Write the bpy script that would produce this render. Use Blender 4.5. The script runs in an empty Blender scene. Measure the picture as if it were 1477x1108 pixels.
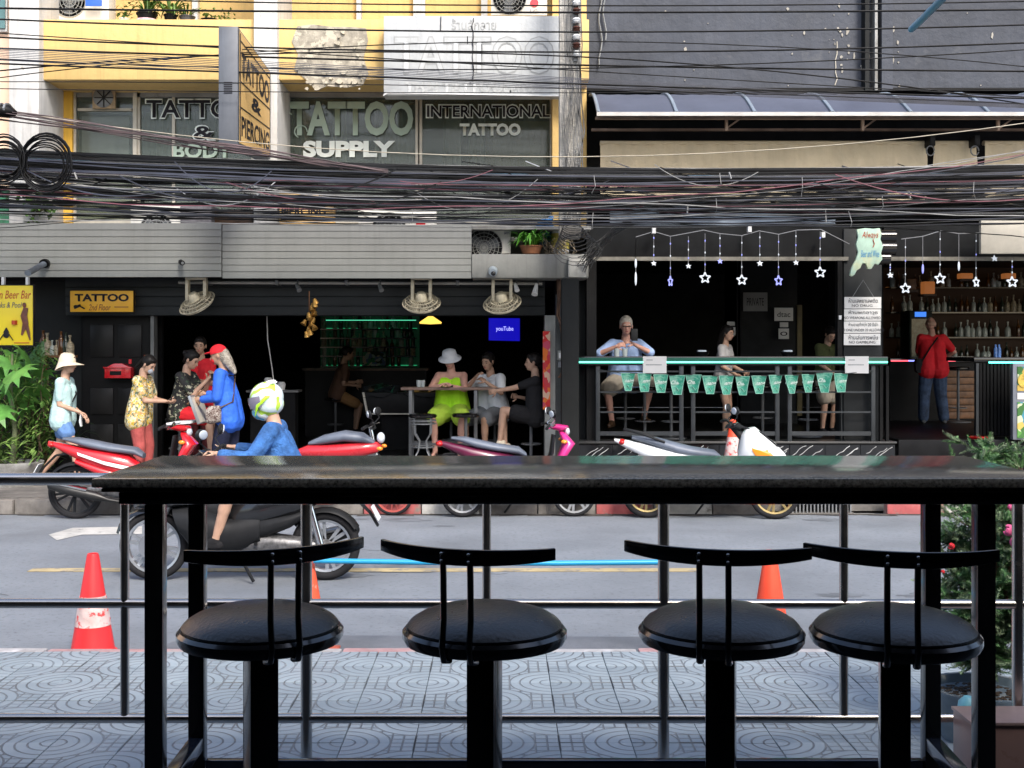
import bpy, bmesh, math, random
from mathutils import Vector, Matrix, Euler
R = math.radians
rnd = random.Random(7)
sc = bpy.context.scene
col = sc.collection

# ------------------------------------------------------------------ camera
FX, PX, PY, CZ = 1000.0, 720.0, 498.0, 1.8
cd = bpy.data.cameras.new('camera'); cam = bpy.data.objects.new('camera', cd); col.objects.link(cam)
cam.location = (0, 0, CZ); cam.rotation_euler = (R(90), 0, 0)
cd.sensor_width = 36; cd.lens = 36 * 1750 / 1477
cd.shift_x = (738.5 - PX) / 1477; cd.shift_y = (PY - 554) / 1477
cd.clip_start = 0.05; cd.clip_end = 500
sc.camera = cam

# ------------------------------------------------------------------ light
w = bpy.data.worlds.new("World"); sc.world = w; w.use_nodes = True
nt = w.node_tree; nt.nodes.clear()
sky = nt.nodes.new('ShaderNodeTexSky'); sky.sky_type = 'NISHITA'; sky.sun_disc = False
bg = nt.nodes.new('ShaderNodeBackground'); wo = nt.nodes.new('ShaderNodeOutputWorld')
nt.links.new(sky.outputs[0], bg.inputs[0]); nt.links.new(bg.outputs[0], wo.inputs[0])
SUN_EL, SUN_AZ = R(45), R(158)          # azimuth from +Y clockwise: behind the camera, to its left
sky.sun_elevation = SUN_EL; sky.sun_rotation = SUN_AZ
sky.air_density = 1.0; sky.dust_density = 3.0; sky.ozone_density = 1.0
bg.inputs[1].default_value = 0.15
sl = bpy.data.lights.new('sun', 'SUN'); so = bpy.data.objects.new('sun', sl); col.objects.link(so)
sl.energy = 1.6; sl.angle = R(14); sl.color = (1, .95, .87)
sd = Vector((math.cos(SUN_EL) * math.sin(SUN_AZ), math.cos(SUN_EL) * math.cos(SUN_AZ), math.sin(SUN_EL)))
so.rotation_euler = sd.to_track_quat('Z', 'Y').to_euler(); so.location = (0, 0, 20)
vs = sc.view_settings
vs.view_transform = 'Standard'; vs.look = 'None'; vs.gamma = 1; vs.use_curve_mapping = False
vs.exposure = 1.2

# ------------------------------------------------------------------ helpers
def P(px, py, Z):
    return Vector(((px - PX) * Z / FX, Z, CZ + (PY - py) * Z / FX))
def PXx(px, Z): return (px - PX) * Z / FX
def PZ(py, Z): return CZ + (PY - py) * Z / FX

MATS = {}
def mat(name, c, rough=.6, metal=0.0, var=.12, scale=4.0, bump=0.0, bscale=60.0, emit=None, es=0, alpha=1, coat=0,
        streak=0.0, c2=None, c2s=2.0, c2t=.5, c2w=.12, spec=.5):
    """procedural material: base colour with noise variation, optional second colour patches, streaks, bump"""
    if name in MATS: return MATS[name]
    m = bpy.data.materials.new(name); m.use_nodes = True; MATS[name] = m
    t = m.node_tree; n = t.nodes; L = t.links
    b = n['Principled BSDF']
    if max(c) < .045 and rough > .3 and not metal and spec == .5: spec = .16      # soot-dark matt paint
    b.inputs['Roughness'].default_value = rough; b.inputs['Metallic'].default_value = metal
    b.inputs['Specular IOR Level'].default_value = spec
    b.inputs['Coat Weight'].default_value = coat
    if coat: b.inputs['Coat Roughness'].default_value = .08
    if alpha < 1: b.inputs['Alpha'].default_value = alpha
    if emit:
        b.inputs['Emission Color'].default_value = (*emit, 1); b.inputs['Emission Strength'].default_value = es
    tc = n.new('ShaderNodeTexCoord')
    def noise(s, d=4, vec=None, r=.6):
        q = n.new('ShaderNodeTexNoise'); q.inputs['Scale'].default_value = s; q.inputs['Detail'].default_value = d
        q.inputs['Roughness'].default_value = r
        L.new(vec or tc.outputs['Object'], q.inputs['Vector']); return q.outputs['Fac']
    def ramp(f, lo, hi):
        q = n.new('ShaderNodeMapRange'); q.inputs[1].default_value = lo; q.inputs[2].default_value = hi
        L.new(f, q.inputs[0]); return q.outputs[0]
    def mix(f, a, bb):
        q = n.new('ShaderNodeMix'); q.data_type = 'RGBA'
        if isinstance(f, float): q.inputs[0].default_value = f
        else: L.new(f, q.inputs[0])
        for i, v in ((6, a), (7, bb)):
            if isinstance(v, tuple): q.inputs[i].default_value = (*v[:3], 1)
            else: L.new(v, q.inputs[i])
        return q.outputs[2]
    cur = tuple(c)
    if var:
        lo = tuple(max(0, x * (1 - var * 1.6)) for x in c); hi = tuple(min(1, x * (1 + var)) for x in c)
        cur = mix(ramp(noise(scale), .3, .7), lo, hi)
    if c2:
        cur = mix(ramp(noise(c2s, 8, r=.7), c2t, c2t + c2w), cur, tuple(c2))
    if streak:
        mp = n.new('ShaderNodeMapping'); mp.inputs['Scale'].default_value = (9, 9, .5)
        L.new(tc.outputs['Object'], mp.inputs['Vector'])
        f = ramp(noise(1.6, 6, mp.outputs[0], .7), .5, .8)
        q = n.new('ShaderNodeMath'); q.operation = 'MULTIPLY'; q.inputs[1].default_value = streak; L.new(f, q.inputs[0])
        cur = mix(q.outputs[0], cur, tuple(x * .35 for x in c))
    if isinstance(cur, tuple): b.inputs['Base Color'].default_value = (*cur, 1)
    else: L.new(cur, b.inputs['Base Color'])
    if bump:
        bm = n.new('ShaderNodeBump'); bm.inputs['Strength'].default_value = bump; bm.inputs['Distance'].default_value = .01 if bscale > 20 else .06
        L.new(noise(bscale, 5), bm.inputs['Height']); L.new(bm.outputs[0], b.inputs['Normal'])
    if rough > .15 and var:
        q = n.new('ShaderNodeMapRange'); q.inputs[3].default_value = max(.02, rough - .1); q.inputs[4].default_value = min(1, rough + .12)
        L.new(noise(scale * 2.3), q.inputs[0]); L.new(q.outputs[0], b.inputs['Roughness'])
    return m

def glow(name, c, s):
    return mat(name, tuple(x * .5 for x in c), .5, var=0, emit=c, es=s)

def pattern_mat(name, cols, scale=30, rough=.8, kind='voronoi', bias=None):
    """printed cloth: several colours picked by a cell or noise pattern"""
    if name in MATS: return MATS[name]
    m = bpy.data.materials.new(name); m.use_nodes = True; MATS[name] = m
    t = m.node_tree; n = t.nodes; L = t.links; b = n['Principled BSDF']; b.inputs['Roughness'].default_value = rough
    tc = n.new('ShaderNodeTexCoord')
    ns = n.new('ShaderNodeTexNoise'); ns.inputs['Scale'].default_value = scale * .5
    L.new(tc.outputs['Object'], ns.inputs['Vector'])
    if kind == 'voronoi':
        v = n.new('ShaderNodeTexVoronoi'); v.inputs['Scale'].default_value = scale
        mx = n.new('ShaderNodeVectorMath'); mx.operation = 'MULTIPLY_ADD'; mx.inputs[1].default_value = (.1, .1, .1)
        L.new(ns.outputs['Color'], mx.inputs[0]); L.new(tc.outputs['Object'], mx.inputs[2]); L.new(mx.outputs[0], v.inputs['Vector'])
        sp = n.new('ShaderNodeSeparateColor'); L.new(v.outputs['Color'], sp.inputs[0]); f = sp.outputs[0]
    else:
        mr = n.new('ShaderNodeMapRange'); mr.inputs[1].default_value = .3; mr.inputs[2].default_value = .7
        L.new(ns.outputs['Fac'], mr.inputs[0]); f = mr.outputs[0]
    r = n.new('ShaderNodeValToRGB'); r.color_ramp.interpolation = 'CONSTANT'; e = r.color_ramp.elements
    k = len(cols); e[0].position = 0; e[0].color = (*cols[0], 1); e[1].position = (bias or [i / k for i in range(k)])[1]; e[1].color = (*cols[1], 1)
    for i in range(2, k):
        x = e.new((bias or [j / k for j in range(k)])[i]); x.color = (*cols[i], 1)
    L.new(f, r.inputs[0]); L.new(r.outputs[0], b.inputs['Base Color'])
    return m

ORG = {}
def tag(o, label=None, cat=None, group=None, kind=None):
    if label: o['label'] = label
    if cat: o['category'] = cat
    if group: o['group'] = group
    if kind: o['kind'] = kind
    return o
def thing(name, label, cat, loc=(0, 0, 0), rz=0, group=None, scale=1.0):
    o = bpy.data.objects.new(name, None); col.objects.link(o); o.location = loc; o.rotation_euler = (0, 0, rz)
    o.scale = (scale,) * 3; o.empty_display_size = .2
    ORG[o.name] = Vector(loc); return tag(o, label, cat, group)

class MB:
    """collects primitives, then links them as ONE mesh object"""
    def __init__(s): s.v = []; s.f = []
    def add(s, vs, fs):
        k = len(s.v); s.v.extend(Vector(x) for x in vs); s.f.extend([tuple(i + k for i in f) for f in fs]); return s
    def box(s, x0, x1, y0, y1, z0, z1):
        return s.add([(x0,y0,z0),(x1,y0,z0),(x1,y1,z0),(x0,y1,z0),(x0,y0,z1),(x1,y0,z1),(x1,y1,z1),(x0,y1,z1)],
                     [(0,3,2,1),(4,5,6,7),(0,1,5,4),(1,2,6,5),(2,3,7,6),(3,0,4,7)])
    def cbox(s, c, size, rot=None):
        a, b, c_ = (x / 2 for x in size); M = (rot.to_matrix() if isinstance(rot, Euler) else rot) if rot else Matrix.Identity(3)
        pts = [M @ Vector(p) + Vector(c) for p in [(-a,-b,-c_),(a,-b,-c_),(a,b,-c_),(-a,b,-c_),(-a,-b,c_),(a,-b,c_),(a,b,c_),(-a,b,c_)]]
        return s.add(pts, [(0,3,2,1),(4,5,6,7),(0,1,5,4),(1,2,6,5),(2,3,7,6),(3,0,4,7)])
    def tube(s, pts, r, seg=8, caps=True, flat=1.0):
        pts = [Vector(p) for p in pts]; n = len(pts)
        rs = list(r) if isinstance(r, (list, tuple)) else [r] * n
        k = len(s.v); prev = None
        for i, p in enumerate(pts):
            d = (pts[min(i + 1, n - 1)] - pts[max(i - 1, 0)])
            d = d.normalized() if d.length > 1e-9 else Vector((0, 0, 1))
            if prev is None:
                u = d.cross(Vector((0, 0, 1)) if abs(d.z) < .9 else Vector((0, 1, 0))).normalized()
            else:
                u = prev - d * prev.dot(d); u = u.normalized() if u.length > 1e-6 else d.orthogonal().normalized()
            prev = u; vv = d.cross(u)
            for j in range(seg):
                a = 2 * math.pi * (j + .5) / seg
                s.v.append(p + (u * math.cos(a) + vv * math.sin(a) * flat) * rs[i])
        for i in range(n - 1):
            for j in range(seg):
                a = k + i * seg + j; b = k + i * seg + (j + 1) % seg
                s.f.append((a, b, b + seg, a + seg))
        if caps:
            s.f.append(tuple(k + j for j in range(seg))[::-1]); s.f.append(tuple(k + (n - 1) * seg + j for j in range(seg)))
        return s
    def bar(s, a, b, w, h, up=(0, 0, 1)):
        a, b = Vector(a), Vector(b); d = (b - a).normalized(); u = d.cross(Vector(up))
        u = u.normalized() if u.length > 1e-6 else Vector((1, 0, 0)); vv = u.cross(d)
        q = [(-1,-1),(1,-1),(1,1),(-1,1)]
        return s.add([p + u * (x * w / 2) + vv * (y * h / 2) for p in (a, b) for x, y in q],
                     [(0,1,2,3),(7,6,5,4),(0,4,5,1),(1,5,6,2),(2,6,7,3),(3,7,4,0)])
    def ell(s, c, r, seg=12, rings=8, rot=None, zmin=-1, zmax=1):
        c = Vector(c); k = len(s.v); M = rot.to_matrix() if isinstance(rot, Euler) else (rot or Matrix.Identity(3))
        r = r if isinstance(r, (tuple, list)) else (r, r, r)
        a0, a1 = math.asin(zmin), math.asin(zmax)
        for i in range(rings + 1):
            a = a0 + (a1 - a0) * i / rings; z, q = math.sin(a), max(math.cos(a), 1e-4)
            for j in range(seg):
                t = 2 * math.pi * j / seg
                s.v.append(c + M @ Vector((q * math.cos(t) * r[0], q * math.sin(t) * r[1], z * r[2])))
        for i in range(rings):
            for j in range(seg):
                a = k + i * seg + j; b = k + i * seg + (j + 1) % seg
                s.f.append((a, b, b + seg, a + seg))
        s.f.append(tuple(k + j for j in range(seg))[::-1]); s.f.append(tuple(k + rings * seg + j for j in range(seg)))
        return s
    def lathe(s, prof, o=(0, 0, 0), axis='Z', seg=20, closed=False, M=None):
        o = Vector(o); k = len(s.v); n = len(prof)
        for (r, z) in prof:
            for j in range(seg):
                t = 2 * math.pi * j / seg; x, y = r * math.cos(t), r * math.sin(t)
                p = Vector((x, y, z)) if axis == 'Z' else Vector((x, z, y)) if axis == 'Y' else Vector((z, x, y))
                s.v.append(o + (M @ p if M else p))
        for i in range(n if closed else n - 1):
            for j in range(seg):
                a = k + i * seg + j; b = k + i * seg + (j + 1) % seg
                c = k + ((i + 1) % n) * seg + (j + 1) % seg; d = k + ((i + 1) % n) * seg + j
                s.f.append((a, b, c, d))
        if not closed:
            if prof[0][0] > 1e-5: s.f.append(tuple(k + j for j in range(seg))[::-1])
            if prof[-1][0] > 1e-5: s.f.append(tuple(k + (n - 1) * seg + j for j in range(seg)))
        return s
    def prism(s, poly, y0, y1, plane='XZ'):
        n = len(poly); m = {'XZ': lambda a, b, d: (a, d, b), 'XY': lambda a, b, d: (a, b, d), 'YZ': lambda a, b, d: (d, a, b)}[plane]
        return s.add([m(a, b, y0) for a, b in poly] + [m(a, b, y1) for a, b in poly],
                     [tuple(range(n)), tuple(range(2 * n - 1, n - 1, -1))] + [(i, i + n, (i + 1) % n + n, (i + 1) % n) for i in range(n)])
    def loft(s, secs, seg=14, e=2.6, y=0):
        """secs: (x, z, halfwidth_y, halfthick, tilt deg of the thickness axis from vertical)"""
        k = len(s.v)
        for (x, z, hw, hh, tl) in secs:
            a = R(tl); up = Vector((math.sin(a), 0, math.cos(a)))
            for j in range(seg):
                t = 2 * math.pi * j / seg; c_, s_ = math.cos(t), math.sin(t)
                yy = hw * math.copysign(abs(c_) ** (2 / e), c_); q = hh * math.copysign(abs(s_) ** (2 / e), s_)
                s.v.append(Vector((x, y + yy, z)) + up * q)
        for i in range(len(secs) - 1):
            for j in range(seg):
                a = k + i * seg + j; b = k + i * seg + (j + 1) % seg
                s.f.append((a, b, b + seg, a + seg))
        s.f.append(tuple(k + j for j in range(seg))[::-1]); s.f.append(tuple(k + (len(secs) - 1) * seg + j for j in range(seg)))
        return s
    def build(s, name, m, parent=None, w=True, loc=None, smooth=None, bevel=0, mesh=False, fixn=True):
        """w: vertices are world coordinates (parent not rotated); loc: origin of a top-level mesh"""
        off = Vector((0, 0, 0))
        if parent is not None and w: off = ORG.get(parent.name, Vector((0, 0, 0)))
        if loc is not None: off = Vector(loc)
        me = bpy.data.meshes.new(name); me.from_pydata([v - off for v in s.v], [], s.f); me.update()
        if bevel or fixn:
            bm = bmesh.new(); bm.from_mesh(me)
            if fixn: bmesh.ops.recalc_face_normals(bm, faces=bm.faces)
            if bevel:
                ed = [e for e in bm.edges if len(e.link_faces) == 2 and e.calc_face_angle(0) > R(30)]
                bmesh.ops.bevel(bm, geom=ed, offset=bevel, segments=2, affect='EDGES', profile=.6, clamp_overlap=True)
            bm.to_mesh(me); bm.free()
        for q in (m if isinstance(m, (list, tuple)) else [m]): me.materials.append(q)
        if smooth is not None or bevel:
            me.shade_smooth(); me.set_sharp_from_angle(angle=R(smooth or 35))
        if mesh: return me
        o = bpy.data.objects.new(name, me); col.objects.link(o)
        if parent is not None: o.parent = parent; ORG[o.name] = off if w else ORG.get(parent.name, Vector())
        elif loc is not None: o.location = loc; ORG[o.name] = Vector(loc)
        return o
def link(name, me, parent=None, loc=None, rot=None, scale=None):
    o = bpy.data.objects.new(name, me); col.objects.link(o)
    if parent is not None: o.parent = parent
    if loc is not None: o.location = loc
    if rot is not None: o.rotation_euler = rot
    if scale is not None: o.scale = scale
    return o
def copy_tree(o, loc=None, rz=None, label=None, parent=None):
    c = o.copy(); col.objects.link(c)
    if parent is not None: c.parent = parent
    for ch in list(o.children): copy_tree(ch, parent=c)
    if loc is not None: c.location = loc; ORG[c.name] = Vector(loc)
    if rz is not None: c.rotation_euler = (0, 0, rz)
    if label: c['label'] = label
    return c

def text(s_, name, m, parent, c, wd, ht, right=(1, 0, 0), up=(0, 0, 1), off=0.0, shear=0, ext=.0015, w=True, res=3):
    """flat lettering fitted into a wd x ht box centred on c"""
    cu = bpy.data.curves.new(name, 'FONT'); cu.body = s_; cu.size = 1; cu.offset = off; cu.shear = shear
    cu.resolution_u = res; cu.extrude = 0; cu.align_x = 'CENTER'
    t = bpy.data.objects.new('t', cu); col.objects.link(t)
    me = bpy.data.meshes.new_from_object(t.evaluated_get(bpy.context.evaluated_depsgraph_get()))
    bpy.data.objects.remove(t); bpy.data.curves.remove(cu)
    if not me.vertices: return None
    xs = [v.co.x for v in me.vertices]; ys = [v.co.y for v in me.vertices]
    x0, x1, y0, y1 = min(xs), max(xs), min(ys), max(ys)
    r_, u_ = Vector(right).normalized(), Vector(up).normalized(); nn = r_.cross(u_)
    c = Vector(c); o = ORG.get(parent.name, Vector()) if (parent and w) else Vector()
    for v in me.vertices:
        v.co = c - o + r_ * ((v.co.x - (x0 + x1) / 2) / (x1 - x0) * wd) + u_ * ((v.co.y - (y0 + y1) / 2) / (y1 - y0) * ht)
    me.materials.clear(); me.materials.append(m); me.name = name
    ob = bpy.data.objects.new(name, me); col.objects.link(ob)
    if parent: ob.parent = parent
    return ob
def struct(name, mb, m, loc=None, **k):
    return tag(mb.build(name, m, loc=loc, **k), kind='structure')
# ------------------------------------------------------------------ materials
asphalt = mat('asphalt', (.20,.222,.252), .85, var=.16, scale=.8, bump=.8, bscale=150, c2=(.13,.145,.165), c2s=24, c2t=.53, c2w=.14)
concrete = mat('concrete', (.30,.30,.29), .85, var=.2, scale=2, bump=.4, bscale=70, c2=(.17,.165,.15), c2s=1.5)
concrete_d = mat('concrete_dirty', (.16,.15,.14), .9, var=.3, scale=3, bump=.6, bscale=50, c2=(.30,.29,.27), c2s=3, c2t=.55)
kerb_red = mat('kerb_red', (.42,.10,.10), .8, var=.2, scale=5, bump=.4, c2=(.22,.18,.16), c2s=3, c2t=.48, c2w=.1)
kerb_white = mat('kerb_white', (.50,.49,.46), .8, var=.2, scale=5, bump=.4, c2=(.20,.18,.16), c2s=3, c2t=.50, c2w=.1)
kerb_old = mat('kerb_old', (.20,.185,.17), .9, var=.3, scale=4, bump=.6, c2=(.10,.09,.08), c2s=2.5, c2t=.5)
dirt = mat('gutter_dirt', (.06,.055,.05), .95, var=.4, scale=8, bump=.6)
paint_w = mat('road_paint', (.45,.45,.43), .8, var=.2, scale=3, c2=(.2,.2,.2), c2s=7, c2t=.55)
paint_y = mat('road_paint_yellow', (.42,.34,.19), .8, var=.2, scale=3, c2=(.2,.19,.17), c2s=7, c2t=.5)
yellow = mat('yellow_plaster', (.66,.455,.175), .8, var=.07, scale=.8, bump=.15, bscale=12, streak=.35)
ochre = mat('ochre_plaster', (.72,.42,.05), .75, var=.1, scale=2, streak=.3)
white_pl = mat('white_plaster', (.56,.555,.54), .8, var=.08, scale=3, bump=.35, bscale=22, streak=.5, c2=(.36,.33,.29), c2s=6, c2t=.66, c2w=.04)
peach = mat('peach_plaster', (.78,.55,.40), .8, var=.05, streak=.2)
spall = mat('spalled_concrete', (.34,.31,.25), .95, var=.3, scale=9, bump=.5, bscale=30, c2=(.48,.44,.35), c2s=7, c2t=.54, c2w=.03)
dark_wall = mat('dark_grey_render', (.046,.053,.070), .7, var=.18, scale=1.2, bump=.25, bscale=9, streak=.4, c2=(.075,.08,.09), c2s=2.2, c2t=.6, c2w=.1)
plank_m = mat('grey_planks', (.20,.208,.20), .6, var=.07, scale=2, bump=.15, bscale=40, streak=.25)
plank_d = mat('charcoal_planks', (.028,.031,.033), .6, var=.15, scale=2, bump=.15)
slab_m = mat('grey_slab_paint', (.22,.225,.215), .75, var=.08, scale=4, bump=.3, bscale=25, streak=.5)
black = mat('black_paint', (.007,.007,.0075), .5, var=.3, scale=3)
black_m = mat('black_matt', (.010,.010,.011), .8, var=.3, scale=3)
black_g = mat('black_gloss', (.008,.008,.009), .18, var=.2, scale=3, coat=.4)
charcoal = mat('charcoal_wall', (.014,.0155,.016), .6, var=.2, scale=1.5, streak=.3)
steel = mat('stainless', (.56,.53,.49), .22, 1.0, var=.1, scale=5)
chrome = mat('chrome', (.7,.7,.7), .12, 1.0, var=0)
grey_metal = mat('grey_metal', (.22,.23,.24), .5, .5, var=.15)
alu = mat('aluminium_frame', (.50,.47,.40), .5, .3, var=.15, streak=.3)
white_p = mat('white_plastic', (.72,.73,.73), .5, var=.06, scale=4, streak=.15)
cream_p = mat('cream_plastic', (.62,.55,.42), .45, var=.2, scale=9, streak=.4)
ac_white = mat('ac_white', (.68,.67,.62), .5, var=.08, scale=3, streak=.35)
rubber = mat('tyre_rubber', (.018,.018,.02), .8, var=.2, bump=.3, bscale=90)
granite = mat('table_granite', (.17,.162,.132), .13, var=.5, scale=120, c2=(.17,.155,.13), c2s=160, c2t=.55, c2w=.05, spec=.8)
granite_e = mat('granite_edge', (.030,.022,.012), .35, var=.5, scale=60, c2=(.10,.06,.02), c2s=70, c2t=.6, bump=.6, bscale=90)
glass_d = mat('window_glass', (.10,.13,.11), .08, var=0, alpha=.45, spec=.8)
curtain = mat('sage_curtain', (.46,.50,.38), .9, var=.12, scale=2)
curtain2 = mat('olive_blind', (.30,.28,.10), .9, var=.1)
orange_b = mat('orange_board', (.70,.40,.09), .5, var=.06, scale=2)
tan = mat('tan_canvas', (.60,.50,.34), .85, var=.08, scale=2, bump=.2, bscale=14, streak=.2)
beige = mat('beige_panel', (.50,.47,.40), .8, var=.1)
roof_metal = mat('awning_sheet', (.11,.125,.175), .45, .3, var=.08, scale=2)
roof_rib = mat('awning_rib', (.24,.29,.35), .5, .2, var=.06)
marble = mat('black_marble', (.012,.013,.015), .12, var=.2, scale=2, coat=.3)
vein = mat('marble_vein', (.55,.55,.55), .3, var=.2)
wood_d = mat('dark_wood', (.07,.035,.015), .5, var=.4, scale=9)
wood = mat('brown_wood', (.22,.10,.04), .5, var=.3, scale=8)
letter_k = mat('letter_black', (.015,.014,.02), .5, var=0)
letter_w = mat('letter_white', (.78,.84,.80), .5, var=0)
letter_g = mat('letter_pale_green', (.36,.46,.38), .6, var=0)
letter_gr = mat('letter_grey', (.36,.37,.37), .7, var=.2, scale=20)
paper = mat('paper', (.75,.74,.72), .8, var=.03)
leaf = mat('leaf_green', (.075,.17,.030), .5, var=.5, scale=3, spec=.4)
leaf_d = mat('leaf_dark', (.030,.075,.020), .5, var=.5, scale=3)
leaf_l = mat('leaf_light', (.16,.27,.06), .5, var=.4, scale=3)
terracotta = mat('terracotta', (.30,.12,.06), .8, var=.3, scale=8, bump=.3)
soil = mat('soil', (.05,.033,.02), .95, var=.5, scale=30, bump=1, bscale=70, c2=(.22,.15,.08), c2s=40, c2t=.6)
red_p = mat('red_gloss', (.55,.012,.020), .2, var=.05, coat=.6)
teal_led = glow('teal_led', (.10,.95,.65), 2.2)
ornge = mat('cone_orange', (.80,.10,.04), .55, var=.1, scale=4, c2=(.62,.36,.30), c2s=14, c2t=.62, c2w=.05)

# ------------------------------------------------------------------ ground
def quad(x0, x1, y0, y1, z): return MB().add([(x0,y0,z),(x1,y0,z),(x1,y1,z),(x0,y1,z)], [(0,1,2,3)])
struct('ground', quad(-120, 120, -60, 160, -.03), concrete)
NK, FK = 3.78, 7.38          # kerb faces, near and far
struct('road', MB().add([(-60,NK,0),(60,NK,0),(60,FK,0),(-60,FK,0)], [(0,1,2,3)]), asphalt)
g = MB()
for i in range(60):
    x = -9 + i * .3; d = rnd.uniform(.03, .10)
    g.add([(x,FK-d,.004),(x+.3,FK-rnd.uniform(.02,.1),.004),(x+.3,FK-.002,.004),(x,FK-.002,.004)], [(0,1,2,3)])
struct('road_gutter', g, dirt)
g = MB()   # arrow and centre line painted on the road
zz = .005
def rp(*pts): g.add([(PXx(a, 1800 / (b - PY)), 1800 / (b - PY), zz) for a, b in pts], [tuple(range(len(pts)))])
rp((70,772),(105,762),(205,760),(205,771),(118,772),(82,780))
o1 = struct('road_arrow_marking', g, paint_w)
g = MB(); g.box(PXx(45,5.55), PXx(1010,5.55), 5.50, 5.58, .003, .006)
struct('road_centre_line', g, paint_y)
# patched asphalt near the kerb
g = MB(); g.add([(-2.2,3.9,.004),(2.8,3.86,.004),(2.9,4.25,.004),(-1.9,4.3,.004)], [(0,1,2,3)])
struct('road_patch', g, mat('asphalt_patch', (.15,.165,.19), .85, var=.2, scale=2, bump=.8, bscale=150, c2=(.10,.11,.125), c2s=60, c2t=.56))

rs_ = random.Random(77); g = MB()
for i in range(16):           # oil stains and worn spots
    cx, cy, q = rs_.uniform(-5, 5), rs_.uniform(3.9, 7.2), rs_.uniform(.04, .16); n = 14
    g.add([(cx + q * rs_.uniform(.6, 1.3) * 1.8 * math.cos(k * 6.283 / n), cy + q * .5 * rs_.uniform(.6, 1.3) * math.sin(k * 6.283 / n), .0025) for k in range(n)], [tuple(range(n))])
struct('road_stains', g, mat('oil_stain', (.135,.15,.17), .8, var=.25, scale=4))
g = MB()
for i in range(7):            # cracks in the asphalt
    x, y = rs_.uniform(-4.5, 4), rs_.uniform(4.2, 7.0); q = []
    for k in range(9): q.append((x, y)); x += rs_.uniform(.05, .22); y += rs_.uniform(-.05, .05)
    for a, b_ in zip(q[:-1], q[1:]): g.add([(a[0], a[1] - .003, .0035), (b_[0], b_[1] - .003, .0035), (b_[0], b_[1] + .003, .0035), (a[0], a[1] + .003, .0035)], [(0, 1, 2, 3)])
struct('road_cracks', g, mat('crack', (.05,.055,.06), .9))

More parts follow.
